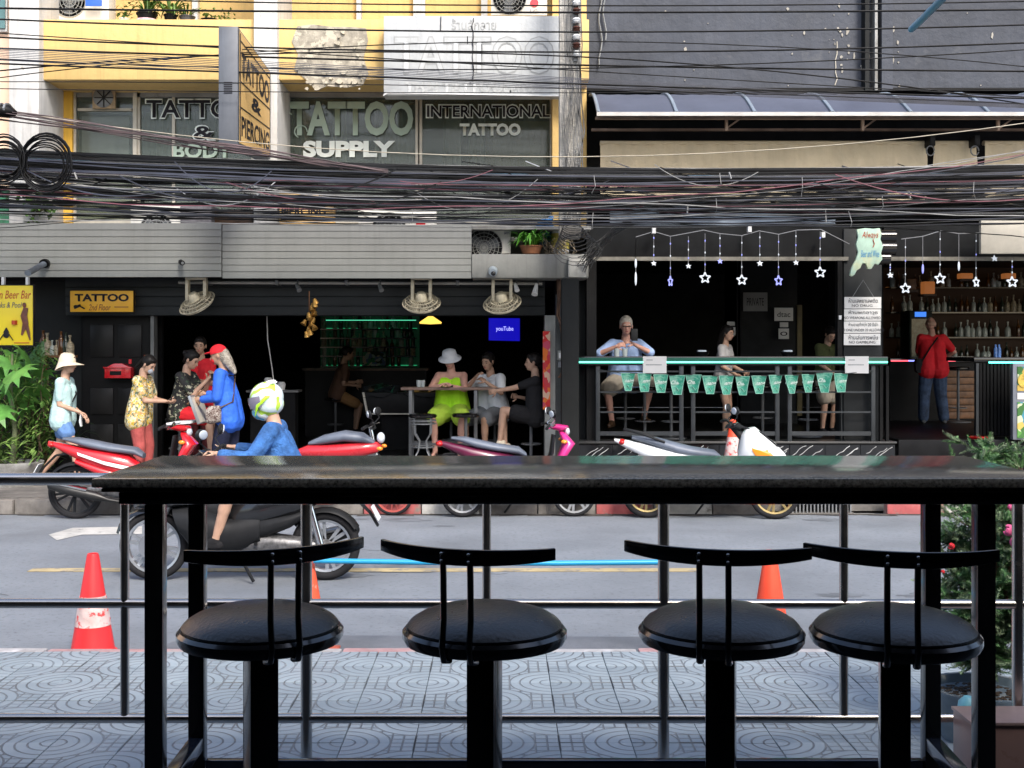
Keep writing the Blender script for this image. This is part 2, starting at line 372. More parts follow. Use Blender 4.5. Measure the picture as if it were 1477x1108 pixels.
# near pavement: patterned tiles
def tile_mat():
    m = bpy.data.materials.new('pavement_tile'); m.use_nodes = True; t = m.node_tree; n = t.nodes; L = t.links; b = n['Principled BSDF']
    tc = n.new('ShaderNodeTexCoord'); sp = n.new('ShaderNodeSeparateXYZ'); L.new(tc.outputs['Object'], sp.inputs[0])
    def mth(op, a, bb=None, c=None):
        q = n.new('ShaderNodeMath'); q.operation = op
        for i, v in enumerate((a, bb, c)):
            if v is None: continue
            if isinstance(v, (int, float)): q.inputs[i].default_value = v
            else: L.new(v, q.inputs[i])
        return q.outputs[0]
    S = .298
    u = mth('DIVIDE', mth('ADD', sp.outputs[0], S / 2), S); v = mth('DIVIDE', mth('ADD', sp.outputs[1], S / 2), S)
    def dist(cx, cy): 
        a = mth('SUBTRACT', u, cx); c = mth('SUBTRACT', v, cy)
        return mth('SQRT', mth('ADD', mth('MULTIPLY', a, a), mth('MULTIPLY', c, c)))
    d0, d1 = dist(0, 0), dist(1, 1)
    def rings(d, rs):
        cur = None
        for r in rs:
            x = mth('ABSOLUTE', mth('SUBTRACT', d, r)); cur = x if cur is None else mth('MINIMUM', cur, x)
        return cur
    ra = mth('MINIMUM', rings(d0, (.17,.335,.50,.665)), rings(d1, (.17,.335,.50,.665)))
    def grid(u_): return mth('MULTIPLY', mth('PINGPONG', mth('ADD', u_, .001), .0835), 1)
    gr = mth('MINIMUM', mth('SUBTRACT', .0835, grid(u)), mth('SUBTRACT', .0835, grid(v)))
    gr2 = mth('MINIMUM', grid(u), grid(v))
    inside = mth('GREATER_THAN', mth('MINIMUM', d0, d1), .665)      # grid only between the arcs
    gsel = mth('ADD', gr2, mth('MULTIPLY', mth('SUBTRACT', 1, inside), 1))
    dd = mth('MINIMUM', ra, gsel)
    mr = n.new('ShaderNodeMapRange'); mr.inputs[1].default_value = .006; mr.inputs[2].default_value = .018; mr.inputs[3].default_value = 0; mr.inputs[4].default_value = 1
    L.new(dd, mr.inputs[0])
    oi = n.new('ShaderNodeObjectInfo')
    ns = n.new('ShaderNodeTexNoise'); ns.inputs['Scale'].default_value = 9; ns.inputs['Detail'].default_value = 8
    geo = n.new('ShaderNodeNewGeometry'); L.new(geo.outputs['Position'], ns.inputs['Vector'])
    mx = n.new('ShaderNodeMix'); mx.data_type = 'RGBA'; mx.inputs[6].default_value = (.18,.225,.26,1); mx.inputs[7].default_value = (.32,.375,.415,1)
    L.new(mth('ADD', mth('MULTIPLY', ns.outputs['Fac'], .62), mth('MULTIPLY', oi.outputs['Random'], .42)), mx.inputs[0])
    ns2 = n.new('ShaderNodeTexNoise'); ns2.inputs['Scale'].default_value = 3.1; ns2.inputs['Detail'].default_value = 6; L.new(geo.outputs['Position'], ns2.inputs['Vector'])
    fade = n.new('ShaderNodeMapRange'); fade.inputs[1].default_value = .35; fade.inputs[2].default_value = .6; fade.inputs[3].default_value = 1; fade.inputs[4].default_value = .55
    L.new(ns2.outputs['Fac'], fade.inputs[0])
    mg = n.new('ShaderNodeMix'); mg.data_type = 'RGBA'; mg.inputs[7].default_value = (.125,.135,.145,1)
    L.new(mth('MULTIPLY', mth('SUBTRACT', 1, mr.outputs[0]), fade.outputs[0]), mg.inputs[0]); L.new(mx.outputs[2], mg.inputs[6])
    L.new(mg.outputs[2], b.inputs['Base Color']); b.inputs['Roughness'].default_value = .7
    bm = n.new('ShaderNodeBump'); bm.inputs['Strength'].default_value = .8; bm.inputs['Distance'].default_value = .006
    hh = mth('ADD', mr.outputs[0], mth('MULTIPLY', ns.outputs['Fac'], .25)); L.new(hh, bm.inputs['Height']); L.new(bm.outputs[0], b.inputs['Normal'])
    return m
pave = struct('pavement', MB().box(-14, 14, 2.42, NK - .002, .0, .128), dirt, loc=(0, 3, 0))
struct('pavement_outer', MB().box(-60, -14, 2.42, NK - .002, 0, .15).box(14, 60, 2.42, NK - .002, 0, .15), concrete, loc=(0, 3, 0))
TM = tile_mat()
# far pavement
far = struct('far_pavement', MB().box(-60, 60, FK + .15, 9.5, 0, .15), concrete_d, loc=(0, 8, 0))
for i in range(-13, 14):
    cx = i * .62 + .1
    px = PX + cx * 1000 / FK
    if 1130 < px < 1240: continue
    m = kerb_red if (px > 1265 and px < 1345) or 545 < px < 625 or 838 < px < 905 else kerb_white if 625 <= px < 700 or px >= 1345 or 905 <= px < 1000 or 1220 < px < 1270 else kerb_old
    kb = MB().box(-.306, .306, 0, .148, -.02, .155).build('kerb_stone', m, bevel=.02, mesh=True, w=False)
    link('kerb_stone', kb, far, (cx, FK - 8 + rnd.uniform(-.008, .008), rnd.uniform(-.006, .004)), (0, 0, rnd.uniform(-.01, .01)))
# kerb drain grate
gx0, gx1 = PXx(1140, FK), PXx(1232, FK)
dg = thing('drain_grate', 'black barred storm drain opening set in the far kerb beside the red stretch', 'drain', ((gx0 + gx1) / 2, FK, 0))
MB().box(gx0, gx1, FK + .10, FK + .14, 0, .13).build('back_plate', black_m, dg)
MB().box(gx0, gx1, FK, FK + .15, .132, .155).box(gx0, gx1, FK, FK + .1, 0, .014).build('lintel', concrete_d, dg)
for i in range(17):
    x = gx0 + .03 + i * (gx1 - gx0 - .06) / 16
    MB().box(x - .007, x + .007, FK + .01, FK + .03, .014, .132).build('bar', grey_metal, dg)

# ------------------------------------------------------------------ the open-front restaurant the camera stands in
struct('floor', MB().box(-5, 5, -5, 2.38, .13, .30), mat('floor_tile', (.05,.05,.05), .4, var=.2), loc=(0, 0, 0))
struct('ceiling', MB().box(-5, 5, -5, 1.25, 3.3, 3.5), mat('ceiling_grey', (.10,.10,.10), .9), loc=(0, 0, 3.3))  # unseen from here; front edge cut back to keep its shade off the pavement
struct('wall_left', MB().box(-5.2, -5, -5, 2.38, 0, 3.5), charcoal, loc=(-5.1, 0, 0))
struct('wall_right', MB().box(5, 5.2, -5, 2.38, 0, 3.5), charcoal, loc=(5.1, 0, 0))
struct('wall_back', MB().box(-5, 5, -5.2, -5, 0, 3.5), charcoal, loc=(0, -5.1, 0))

# ------------------------------------------------------------------ left building: three-storey shophouse
XL, XR = PXx(13, 8.85), PXx(846, 9.0)
sh = thing('shophouse', 'yellow and white shophouse with grey plank canopy over an open dark bar', 'building', (-2.6, 9.2, 0))
def bx(name, m, par, px0, px1, y0, y1, py0, py1, Z=None, **k):
    """box whose front face (at depth y0) covers the given extent"""
    Z = Z or y0
    return MB().box(PXx(px0, Z), PXx(px1, Z), y0, y1, PZ(py1, Z), PZ(py0, Z)).build(name, m, par, **k)
# masonry
zb0, zb1 = PZ(115, 8.75), PZ(28, 8.75)
MB().box(XL + .3, XR, 8.75, 9.25, zb0, zb1).build('parapet', yellow, sh, bevel=.008)
MB().box(XL, XR, 9.75, 9.9, zb1 - .3, 9.2).build('upper_wall', yellow, sh)
MB().box(XL, XR, 8.9, 9.9, 9.2, 9.5).build('roof_slab', concrete, sh)
MB().box(XL, XR, 9.25, 9.75, zb1 - .45, zb1 - .3).build('terrace_slab', concrete, sh)
bx('pilaster', white_pl, sh, 13, 56, 8.66, 9.2, -320, 322, bevel=.006)
bx('pilaster', white_pl, sh, 366, 400, 8.68, 9.3, -320, 322, bevel=.006)
for a, b_ in ((277, 285), (514, 521), (596, 613), (694, 703)):
    bx('wall_strip', white_pl, sh, a, b_, 9.68, 9.748, -200, 60, Z=9.68)
# eroded patch of the parapet where plaster has fallen off
g = MB(); pts = []
rr = random.Random(4)
top = [(430,40),(452,37),(478,39),(505,38),(527,42)]; rt = [(531,60),(526,85),(533,105),(522,122)]
bot = [(500,128),(472,124),(455,130),(440,117)]; lt = [(424,100),(430,80),(421,62)]
poly = [(PXx(a + rr.uniform(-2, 2), 8.75), PZ(b_ + rr.uniform(-2, 2), 8.75)) for a, b_ in top + rt + bot + lt]
MB().prism([(x, z) for x, z in poly], 8.742, 8.752).build('spalled_patch', spall, sh)
g = MB()
for i in range(30):
    a, b_ = rr.uniform(428, 528), rr.uniform(42, 126)
    if rr.random() < .35: b_ = rr.uniform(117, 129)
    x, z = PXx(a, 8.74), PZ(b_, 8.74); n = rr.randint(5, 8); q = rr.uniform(.012, .042)
    g.prism([(x + q * rr.uniform(.6, 1.3) * math.cos(t * 6.283 / n), z + q * rr.uniform(.5, 1.2) * math.sin(t * 6.283 / n)) for t in range(n)], 8.728 - rr.random() * .008, 8.742)
tag(g.build('plaster_flakes', mat('flaking_plaster', (.46,.42,.33), .9, var=.2, scale=9, bump=.4), sh), kind='stuff')
# first-floor jamb and side panels
bx('side_panel', ochre, sh, 56, 104, 9.15, 9.3, 113, 335, Z=9.15)
MB().box(PXx(796, 9.1), XR, 9.0, 9.3, 3.2, 9.2).build('side_panel', yellow, sh)
MB().box(PXx(400, 9.2), PXx(408, 9.2), 9.1, 9.3, 3.2, zb0).build('side_panel', white_pl, sh)
MB().box(XL, XR, 9.2, 9.35, zb0 - .06, zb0).build('lintel', concrete, sh)
MB().box(XL, XR, 9.19, 9.36, 2.68, PZ(323, 9.2)).build('spandrel', slab_m, sh)

def window(px0, px1, py0, py1, Y, fm, mull=(), trans=(), fw=.035, name='window'):
    x0, x1, z0, z1 = PXx(px0, Y), PXx(px1, Y), PZ(py1, Y), PZ(py0, Y)
    f = MB()
    f.box(x0, x0 + fw, Y, Y + .05, z0, z1).box(x1 - fw, x1, Y, Y + .05, z0, z1)
    f.box(x0 + fw, x1 - fw, Y, Y + .05, z0, z0 + fw).box(x0 + fw, x1 - fw, Y, Y + .05, z1 - fw, z1)
    xs = [x0 + fw] + [PXx(q, Y) for q in mull] + [x1 - fw]
    for q in xs[1:-1]: f.box(q - .02, q + .02, Y + .003, Y + .047, z0 + fw, z1 - fw)
    zs = [z0 + fw] + [PZ(q, Y) for q in trans][::-1] + [z1 - fw]
    for q in zs[1:-1]:
        for a, b_ in zip(xs[:-1], xs[1:]): f.box(a + .021, b_ - .021, Y + .003, Y + .047, q - .018, q + .018)
    fr = f.build(name, fm, sh)
    for a, b_ in zip(xs[:-1], xs[1:]):
        for c, d in zip(zs[:-1], zs[1:]):
            MB().box(a, b_, Y + .022, Y + .028, c, d).build('pane', glass_d, fr)
    return fr
def pleats(x0, x1, z0, z1, Y, m, fr, pitch=.09, amp=.02):
    g = MB(); n = max(2, int((x1 - x0) / pitch * 4)); q = []
    for i in range(n + 1):
        x = x0 + (x1 - x0) * i / n; q.append((x, Y + amp * math.sin(i * math.pi / 2) + rnd.uniform(-.004, .004)))
    k = 0
    vs_ = [(x, y, z) for z in (z0, z1) for x, y in q]
    g.add(vs_, [(i, i + 1, i + 2 + n, i + 1 + n) for i in range(n)])
    return g.build('curtain', m, fr, smooth=80, fixn=False)
w0 = window(198, 366, 118, 322, 9.2, alu, mull=(250,), trans=(253,))
pleats(PXx(200, 9.5), PXx(372, 9.5), 3.3, 5.0, 9.5, curtain, w0)
w1 = window(408, 603, 128, 322, 9.2, alu, trans=(255,))
pleats(PXx(408, 9.5), PXx(440, 9.5), 3.3, 5.2, 9.5, curtain, w1); pleats(PXx(480, 9.5), PXx(500, 9.5), 3.3, 5.2, 9.5, curtain, w1)
pleats(PXx(540, 9.5), PXx(600, 9.5), 3.3, 5.2, 9.52, curtain, w1)
w2 = window(605, 797, 128, 322, 9.2, alu, trans=(255,))
pleats(PXx(640, 9.5), PXx(665, 9.5), 3.3, 5.2, 9.5, curtain, w2); pleats(PXx(676, 9.5), PXx(700, 9.5), 3.3, 5.2, 9.5, curtain, w2)
pleats(PXx(700, 9.6), PXx(800, 9.6), 3.3, 4.9, 9.6, curtain2, w2, amp=.004)
for wn, a, b_ in ((w1, 410, 600), (w2, 608, 795)):   # valance rail high behind the glass
    MB().box(PXx(a, 9.3), PXx(b_, 9.3), 9.3, 9.32, PZ(150, 9.3), PZ(128, 9.3)).build('valance', charcoal, wn)
# window lettering
def wl(s, m, fr, px0, px1, py0, py1, Y=9.195, **k):
    return text(s, 'lettering', m, fr, ((PXx(px0, Y) + PXx(px1, Y)) / 2, Y, (PZ(py0, Y) + PZ(py1, Y)) / 2), PXx(px1, Y) - PXx(px0, Y), PZ(py0, Y) - PZ(py1, Y), **k)
wl('TATTOO', letter_w, w0, 209, 365, 142, 172, off=.055)
wl('TATTOO', letter_k, w0, 211, 363, 144, 170, Y=9.19, off=.02)
wl('&', letter_w, w0, 277, 312, 180, 203, off=.06); wl('&', letter_k, w0, 279, 310, 182, 201, Y=9.19, off=.02)
wl('BODY', letter_g, w0, 250, 335, 207, 228, off=.03)
wl('TATTOO', letter_g, w1, 418, 596, 146, 196, off=.035)
g = MB()                                     # swashes of the hand-drawn word
for cx, cy, r_ in ((424, 158, 8), (562, 172, 27), (583, 172, 27), (434, 190, 9)):
    c = P(cx, cy, 9.193); n = 22; q = []
    for i in range(n): q.append(c + Vector((math.cos(i * 6.283 / n), 0, math.sin(i * 6.283 / n))) * r_ * .0092)
    if r_ < 20: MB().tube([p for p in q[:16]], .010, 4).build('lettering_swash', letter_g, w1)
wl('SUPPLY', letter_w, w1, 437, 570, 203, 227, off=.05)
wl('INTERNATIONAL', letter_w, w2, 614, 795, 150, 171, off=.07); wl('INTERNATIONAL', letter_k, w2, 616, 793, 152, 169, Y=9.19, off=.015)
wl('TATTOO', letter_w, w2, 663, 751, 178, 196, off=.05)
# balcony door with fan-light
dr = window(104, 197, 120, 322, 9.18, alu, trans=(158,), fw=.05, name='balcony_door')
bx('door_leaf', mat('blind_fabric', (.62,.66,.60), .9, var=.06, scale=6, streak=.3), dr, 118, 186, 9.27, 9.29, 168, 318, Z=9.27)
bx('lower_panel', curtain2, dr, 112, 192, 9.24, 9.25, 262, 322, Z=9.24)
ef = thing('exhaust_fan', 'small rusty square exhaust fan set above the balcony door', 'exhaust fan', P(148, 140, 9.16))
bx('housing', mat('rusty_cream', (.45,.33,.20), .7, var=.2, scale=12), ef, 132, 165, 9.12, 9.17, 125, 156, Z=9.12, bevel=.006)
MB().lathe([(.02, 0), (.125, 0), (.135, -.012), (.115, -.02), (.02, -.02)], P(148, 140, 9.118), 'Y', 24).build('grille_ring', grey_metal, ef, smooth=40)
g = MB()
for k in range(8):
    a = k * math.pi / 4; c = P(148, 140, 9.095); g.bar(c, c + Vector((math.cos(a), 0, math.sin(a))) * .12, .012, .03, up=(0, 1, 0))
g.build('blades', mat('dark_fan', (.03,.03,.03), .5), ef)
# dim rooms behind the first floor windows
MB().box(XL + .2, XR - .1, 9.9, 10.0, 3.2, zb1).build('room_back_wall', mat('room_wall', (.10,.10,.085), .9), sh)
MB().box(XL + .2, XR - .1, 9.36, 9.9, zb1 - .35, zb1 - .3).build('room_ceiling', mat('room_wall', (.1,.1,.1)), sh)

# canopy: plank fascia, slab end, roof and soffit
zf1, zf0 = PZ(322, 8.45), PZ(400, 8.45)
n = 8
for (pa, pb, lo, hi, dy) in ((-75, 319.2, 0, 0, 0), (320.5, 680, 0, 0, .006)):
    for i in range(n):
        h = (zf1 - zf0) / n
        z1 = zf1 - i * h - (0 if pa < 0 else .015); z0 = z1 - h + .003
        MB().add([(PXx(pa, 8.45), 8.45 + dy + .003, z1), (PXx(pb, 8.45), 8.45 + dy + .003, z1), (PXx(pb, 8.45), 8.45 + dy - .001, z0), (PXx(pa, 8.45), 8.45 + dy - .001, z0),
                  (PXx(pa, 8.45), 8.475 + dy, z1), (PXx(pb, 8.45), 8.475 + dy, z1), (PXx(pb, 8.45), 8.475 + dy, z0), (PXx(pa, 8.45), 8.475 + dy, z0)],
                 [(0,1,2,3),(4,7,6,5),(0,4,5,1),(3,2,6,7),(0,3,7,4),(1,5,6,2)]).build('plank', plank_m, sh)
MB().box(PXx(-75, 8.45), PXx(680, 8.45), 8.485, 8.53, zf0 + .01, zf1 - .01).build('fascia_backing', black, sh)
bx('slab_end', slab_m, sh, 680.5, 849, 8.44, 8.80, 366.5, 401, Z=8.44, bevel=.012)
MB().box(PXx(-75, 8.45), XR, 8.54, 9.15, zf1 - .06, zf1 - .02).build('canopy_roof', concrete, sh)
MB().box(PXx(-75, 8.45), PXx(680, 8.45), 8.53, 8.95, zf0 + .02, zf0 + .05).build('soffit', black_m, sh)
MB().box(PXx(681, 8.8), XR, 8.8, 9.18, zf0 + .02, PZ(366, 8.44)).build('slab', slab_m, sh)
# beam of charcoal boards over the bar opening
zq1, zq0 = PZ(401, 8.8), PZ(455.5, 8.8)
for i in range(4):
    h = (zq1 - zq0) / 4; z1 = zq1 - i * h
    MB().box(PXx(94, 8.8), PXx(786, 8.8), 8.80 + .003 * i, 8.84, z1 - h + .006, z1).build('plank', plank_d, sh, bevel=.003)
MB().box(PXx(94, 8.8), PXx(786, 8.8), 8.845, 8.95, zq0, zq1).build('lintel', black, sh)
bx('pillar', mat('grey_frame', (.24,.245,.23), .7, var=.1, streak=.3), sh, 786, 801, 8.70, 8.9, 455, 700, Z=8.7)
bx('door_jamb', mat('grey_strip', (.13,.135,.135), .5, var=.2), sh, 217, 222, 8.86, 8.95, 455, 700, Z=8.86)
bx('ground_floor_wall', charcoal, sh, -700, 118, 9.0, 9.2, 322, 700, Z=9.0)
bx('ground_floor_wall', charcoal, sh, 801.5, 846, 9.02, 9.2, 401, 700, Z=9.0)
bx('wall_panel', mat('blue_grey', (.07,.085,.10), .6, var=.2), sh, 801.5, 816, 8.99, 9.015, 425, 680, Z=8.99)
# black panelled door
dd = bx('door', black, sh, 118.5, 216, 8.97, 9.03, 452, 700, Z=8.97)
for (a, b_, c, d) in ((130, 163, 468, 515), (170, 204, 468, 515), (130, 163, 560, 598), (170, 204, 560, 598), (130, 163, 612, 660), (170, 204, 612, 660)):
    bx('door_panel', mat('door_black', (.018,.018,.018), .35, var=.2), dd, a, b_, 8.955, 8.968, c, d, Z=8.955, bevel=.008)

# interior of the left bar
xa, xb = PXx(222, 8.95), PXx(786, 8.9)
ii = thing('bar_interior', 'dark open bar room with bottle shelves behind the pool table', 'room', ((xa + xb) / 2, 11, 0))
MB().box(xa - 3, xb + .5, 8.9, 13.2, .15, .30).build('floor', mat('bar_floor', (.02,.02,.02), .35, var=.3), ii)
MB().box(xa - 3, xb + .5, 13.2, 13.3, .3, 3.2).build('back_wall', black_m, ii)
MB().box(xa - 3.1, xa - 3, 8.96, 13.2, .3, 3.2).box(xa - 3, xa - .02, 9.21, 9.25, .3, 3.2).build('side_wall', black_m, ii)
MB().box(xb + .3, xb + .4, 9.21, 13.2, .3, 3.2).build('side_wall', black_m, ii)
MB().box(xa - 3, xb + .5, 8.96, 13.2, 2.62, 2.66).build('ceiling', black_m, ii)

# ------------------------------------------------------------------ peach neighbour at the far left
pb = thing('peach_building', 'pale peach rendered building cut off by the left edge of the photo', 'building', (-9, 9.2, 0))
MB().box(-20, XL - .01, 8.95, 9.6, 3.2, 9.4).build('wall', peach, pb)
MB().box(-20, XL - .01, 9.01, 9.6, 0, 3.2).build('ground_floor', charcoal, pb)
wf = MB().box(PXx(-60, 8.93), PXx(11, 8.93), 8.92, 8.95, PZ(46, 8.93), PZ(-60, 8.93)).build('window', white_pl, pb)
MB().box(PXx(-55, 8.93), PXx(9, 8.93), 8.905, 8.918, PZ(42, 8.93), PZ(-60, 8.93)).build('pane', mat('teal_glass', (.10,.20,.20), .1, var=.2), wf)
MB().box(PXx(-60, 8.9), PXx(15, 8.9), 8.90, 8.94, PZ(322, 8.9), PZ(273, 8.9)).build('shutter', mat('green_shutter', (.03,.16,.08), .6, var=.4, scale=6), pb)

# ------------------------------------------------------------------ right building
RX0 = XR + .01
rb = thing('dark_building', 'dark grey rendered building with black framed open beer bar at street level', 'building', (5.5, 9.2, 0))
zt = PZ(131, 9.1)
MB().box(RX0, 20, 9.1, 9.6, zt, 9.6).build('wall', dark_wall, rb)
MB().box(RX0, 20, 9.5, 9.6, 3.0, zt).build('recess_wall', black_m, rb)
MB().box(RX0, 20, 9.02, 9.1, zt - .03, zt + .01).build('ledge', black, rb)
for a, b_, m in ((1248, 1254, charcoal), (1262, 1266, concrete), (1272, 1288, dark_wall)):
    bx('pilaster', m, rb, a, b_, 9.0, 9.098, -350, 130, Z=9.0)
# flaked paint marks
g = MB(); rr = random.Random(9)
for i in range(60):
    a, b_ = (rr.uniform(1195, 1300), rr.uniform(40, 128)) if i % 3 else (rr.uniform(860, 1470), rr.uniform(5, 128))
    x, z = PXx(a, 9.095), PZ(b_, 9.095); n = 5; q = rr.uniform(.006, .022); e = rr.uniform(1, 4) if rr.random() < .4 else 1
    g.prism([(x + q * rr.uniform(.5, 1.3) * math.cos(t * 1.2566), z + e * q * rr.uniform(.5, 1.2) * math.sin(t * 1.2566)) for t in range(n)], 9.093, 9.0985)
tag(g.build('paint_flakes', mat('flake', (.33,.31,.27), .9), rb), kind='stuff')
g = MB()
for k in range(2):
    q = [P(866 + 6 * k + 2.5 * math.sin(i * 1.3 + k) , i * 13 - 20, 9.07) for i in range(10 - 3 * k)]
    g.tube(q, .011, 6)
g.build('wall_cable', mat('grey_cable', (.30,.31,.31), .6), rb, smooth=60)
g = MB(); g.tube([P(1206 + rr.uniform(-2, 2), 60 + i * 9, 9.096) for i in range(8)], .007, 4)
g.build('paint_drip', mat('drip', (.50,.46,.38), .8), rb)
# corrugated awning: sheets, ribs, frame
aw = thing('metal_awning', 'blue grey sheet metal awning with pale ribs above the beer bar', 'awning', (5, 8.6, 4.6))
xs = [PXx(855, 8.6)] + [PXx(855, 8.6) + .93 + i * .93 for i in range(0, 9)]
A0 = (9.02, PZ(139, 9.02)); A1 = (8.25, PZ(164, 8.25))
for i in range(len(xs) - 1):
    g = MB(); n = 6; q = []
    for k in range(n + 1):
        t = k / n; q.append((A0[0] + (A1[0] - A0[0]) * t, A0[1] + (A1[1] - A0[1]) * t + .10 * math.sin(t * math.pi)))
    vs_ = []
    for dz in (0, -.006):
        for (y, z) in q:
            for m_ in range(9):
                x = xs[i] + (xs[i + 1] - xs[i] - .004) * m_ / 8; vs_.append((x, y, z + dz + .006 * (m_ % 2)))
    w_ = 9; K = (n + 1) * w_
    fs = [(r_ * w_ + c, r_ * w_ + c + 1, (r_ + 1) * w_ + c + 1, (r_ + 1) * w_ + c) for r_ in range(n) for c in range(w_ - 1)]
    fs += [tuple(K + a for a in f[::-1]) for f in fs]
    fs += [(n * w_ + c, n * w_ + c + 1, K + n * w_ + c + 1, K + n * w_ + c) for c in range(w_ - 1)]
    g.add(vs_, fs); g.build('sheet', roof_metal, aw, fixn=False, smooth=30)
    g = MB(); g.tube([(xs[i] + .02, y, z + .012) for y, z in q], .022, 6); g.build('rib', roof_rib, aw, smooth=60)
MB().box(xs[0], xs[-1], 8.235, 8.25, A1[1] - .03, A1[1] + .015).build('front_edge', mat('edge_white', (.55,.53,.50), .5), aw)
g = MB()
for (py, Y) in ((170, 8.35), (187, 8.7)): g.box(xs[0], xs[-1], Y, Y + .03, PZ(py, Y) - .015, PZ(py, Y) + .015)
for px in (1047, 1244, 1440): g.box(PXx(px, 8.37), PXx(px, 8.37) + .03, 8.382, 8.41, PZ(188, 8.38), PZ(164, 8.38)); g.bar(P(px, 186, 8.40), P(px + 28, 166, 8.5), .018, .018)
g.build('frame', mat('rusty_beige', (.34,.24,.18), .6, var=.3), aw)
# canvas blinds below the awning
for k, (a, b_) in enumerate(((866, 1337), (1347, 1409), (1420, 1640))):
    lab = ('long rolled tan canvas blind stretched above the left part of the beer bar', 'short tan canvas piece between two black blind brackets', 'tan canvas blind running out of the photo at the right')[k]
    Y = 8.62; x0, x1 = PXx(a, Y), PXx(b_, Y); g = MB(); n = max(8, int((x1 - x0) * 14)); q = []
    rows = 7; vs_ = []
    for r_ in range(rows + 1):
        z = PZ(208, Y) + (PZ(292, Y) - PZ(208, Y)) * r_ / rows
        for i in range(n + 1):
            x = x0 + (x1 - x0) * i / n
            vs_.append((x, Y + .03 * math.sin(x * 9 + r_ * .9) * (r_ / rows) + .012 * math.sin(x * 31 - r_), z - .02 * math.sin(x * 2.2) * (r_ > 0)))
    g.add(vs_, [(r_ * (n + 1) + i, r_ * (n + 1) + i + 1, (r_ + 1) * (n + 1) + i + 1, (r_ + 1) * (n + 1) + i) for r_ in range(rows) for i in range(n)])
    tb = thing('canvas_blind', lab, 'blind', (x0, Y, 4.3), group='canvas blinds under the awning')
    g.build('canvas', tan, tb, smooth=80, fixn=False)
    MB().tube([(x0, Y + .02, PZ(206, Y)), (x1, Y + .02, PZ(206, Y))], .03, 10).build('roller', tan, tb, smooth=50)
for px in (1342, 1406):
    t = thing('blind_bracket', ('left' if px < 1400 else 'right') + '-hand black roller bracket hanging between tan canvas blinds', 'bracket', P(px, 200, 8.55), group='blind brackets')
    MB().box(PXx(px - 4, 8.55), PXx(px + 4, 8.55), 8.5, 8.62, PZ(212, 8.55), PZ(196, 8.55)).build('housing', black, t, bevel=.01)
    g = MB(); c = P(px, 214, 8.5); g.tube([c + Vector((.05 * math.cos(a * .6), 0, .06 * math.sin(a * .6) - .03)) for a in range(11)], .008, 5); g.build('crank', grey_metal, t)
# pale sheets seen through the cables and the panel at right
t = MB().box(PXx(880, 8.75), PXx(1205, 8.75), 8.75, 8.77, PZ(330, 8.75), PZ(262, 8.75)).build('banner_panel', mat('faded_blue', (.25,.30,.36), .8, var=.5, scale=1.3), rb)
t = thing('folded_panel', 'beige folded awning panel at the right edge over the star lights', 'panel', P(1450, 345, 8.5))
MB().box(PXx(1415, 8.5), PXx(1600, 8.5), 8.5, 8.54, PZ(366, 8.5), PZ(318, 8.5)).build('sheet', beige, t, bevel=.01)
# black fascia, rail, posts
bx('fascia', mat('fascia_black', (.009,.010,.011), .55, var=.4, scale=2), rb, 846, 1225, 8.74, 8.84, 325, 371, Z=8.74)
bx('fascia', mat('fascia_black', (.016,.018,.019)), rb, 1275, 1700, 8.74, 8.84, 325, 371, Z=8.74)
bx('shutter_rail', mat('rail_grey', (.22,.21,.18), .5, .3, var=.3, scale=6), rb, 856, 1224, 8.70, 8.739, 370.5, 376, Z=8.7)
bx('shutter_rail', mat('rail_grey', (.22,.21,.18)), rb, 1275, 1700, 8.70, 8.739, 370.5, 376, Z=8.7)
bx('pillar', mat('pillar_grey', (.028,.030,.031), .5, var=.15), rb, 1217, 1272, 8.72, 8.95, 330, 640, Z=8.72, bevel=.006)
bx('post', black, rb, 846, 860, 8.70, 8.95, 376, 640, Z=8.72)
bx('post', charcoal, rb, 822, 845, 8.84, 9.0, 401, 690, Z=8.84)
bx('post', mat('post_grey', (.05,.052,.052), .45), rb, 1213, 1216.5, 8.75, 8.8, 376, 640, Z=8.75)
FZ = .58
# plinth of black veined marble tiles
MB().box(PXx(833, 8.6), PXx(1292, 8.6), 8.615, 9.3, .15, FZ - .002).build('plinth', black, rb)
MB().box(PXx(831, 8.6), PXx(1293, 8.6), 8.585, 8.8, FZ, FZ + .025).build('plinth_cap', mat('cap_grey', (.05,.05,.05), .3), rb, bevel=.005)
px = 833.5; rr = random.Random(3)
while px < 1291:
    p2 = min(px + 51, 1291.5)
    tl = bx('marble_tile', marble, rb, px, p2 - .8, 8.60, 8.614, 641.5, 690, Z=8.6)
    g = MB()
    for k in range(3):
        x0 = PXx(px + rr.uniform(2, 34), 8.6); z0 = PZ(rr.uniform(655, 662), 8.6); q = []
        for i in range(6): q.append(Vector((x0 + i * .042, 8.5985, z0 + i * .030 + rr.uniform(-.012, .012))))
        q = [v for v in q if v.x < PXx(p2 - 2, 8.6) and v.z < PZ(642.5, 8.6)]
        if len(q) > 1: g.tube(q, [rr.uniform(.002, .006) for _ in q], 4)
    if g.v: g.build('vein', vein, tl)
    px = p2
MB().box(PXx(1293, 9), 20, 8.95, 13.6, .15, FZ).build('entrance_step', mat('step_black', (.012,.012,.013), .4, var=.3, scale=4), rb, bevel=.005)
MB().box(PXx(1293, 8.7), PXx(1440, 8.7), 8.65, 8.94, .15, .36).build('lower_step', mat('step_grey', (.035,.035,.035), .5, var=.3, scale=5), rb, bevel=.008)
for i in range(9):
    bx('tread_strip', grey_metal, rb, 1296 + i * 12, 1304 + i * 12, 8.66, 8.7, 646.5, 649, Z=8.66) if False else None
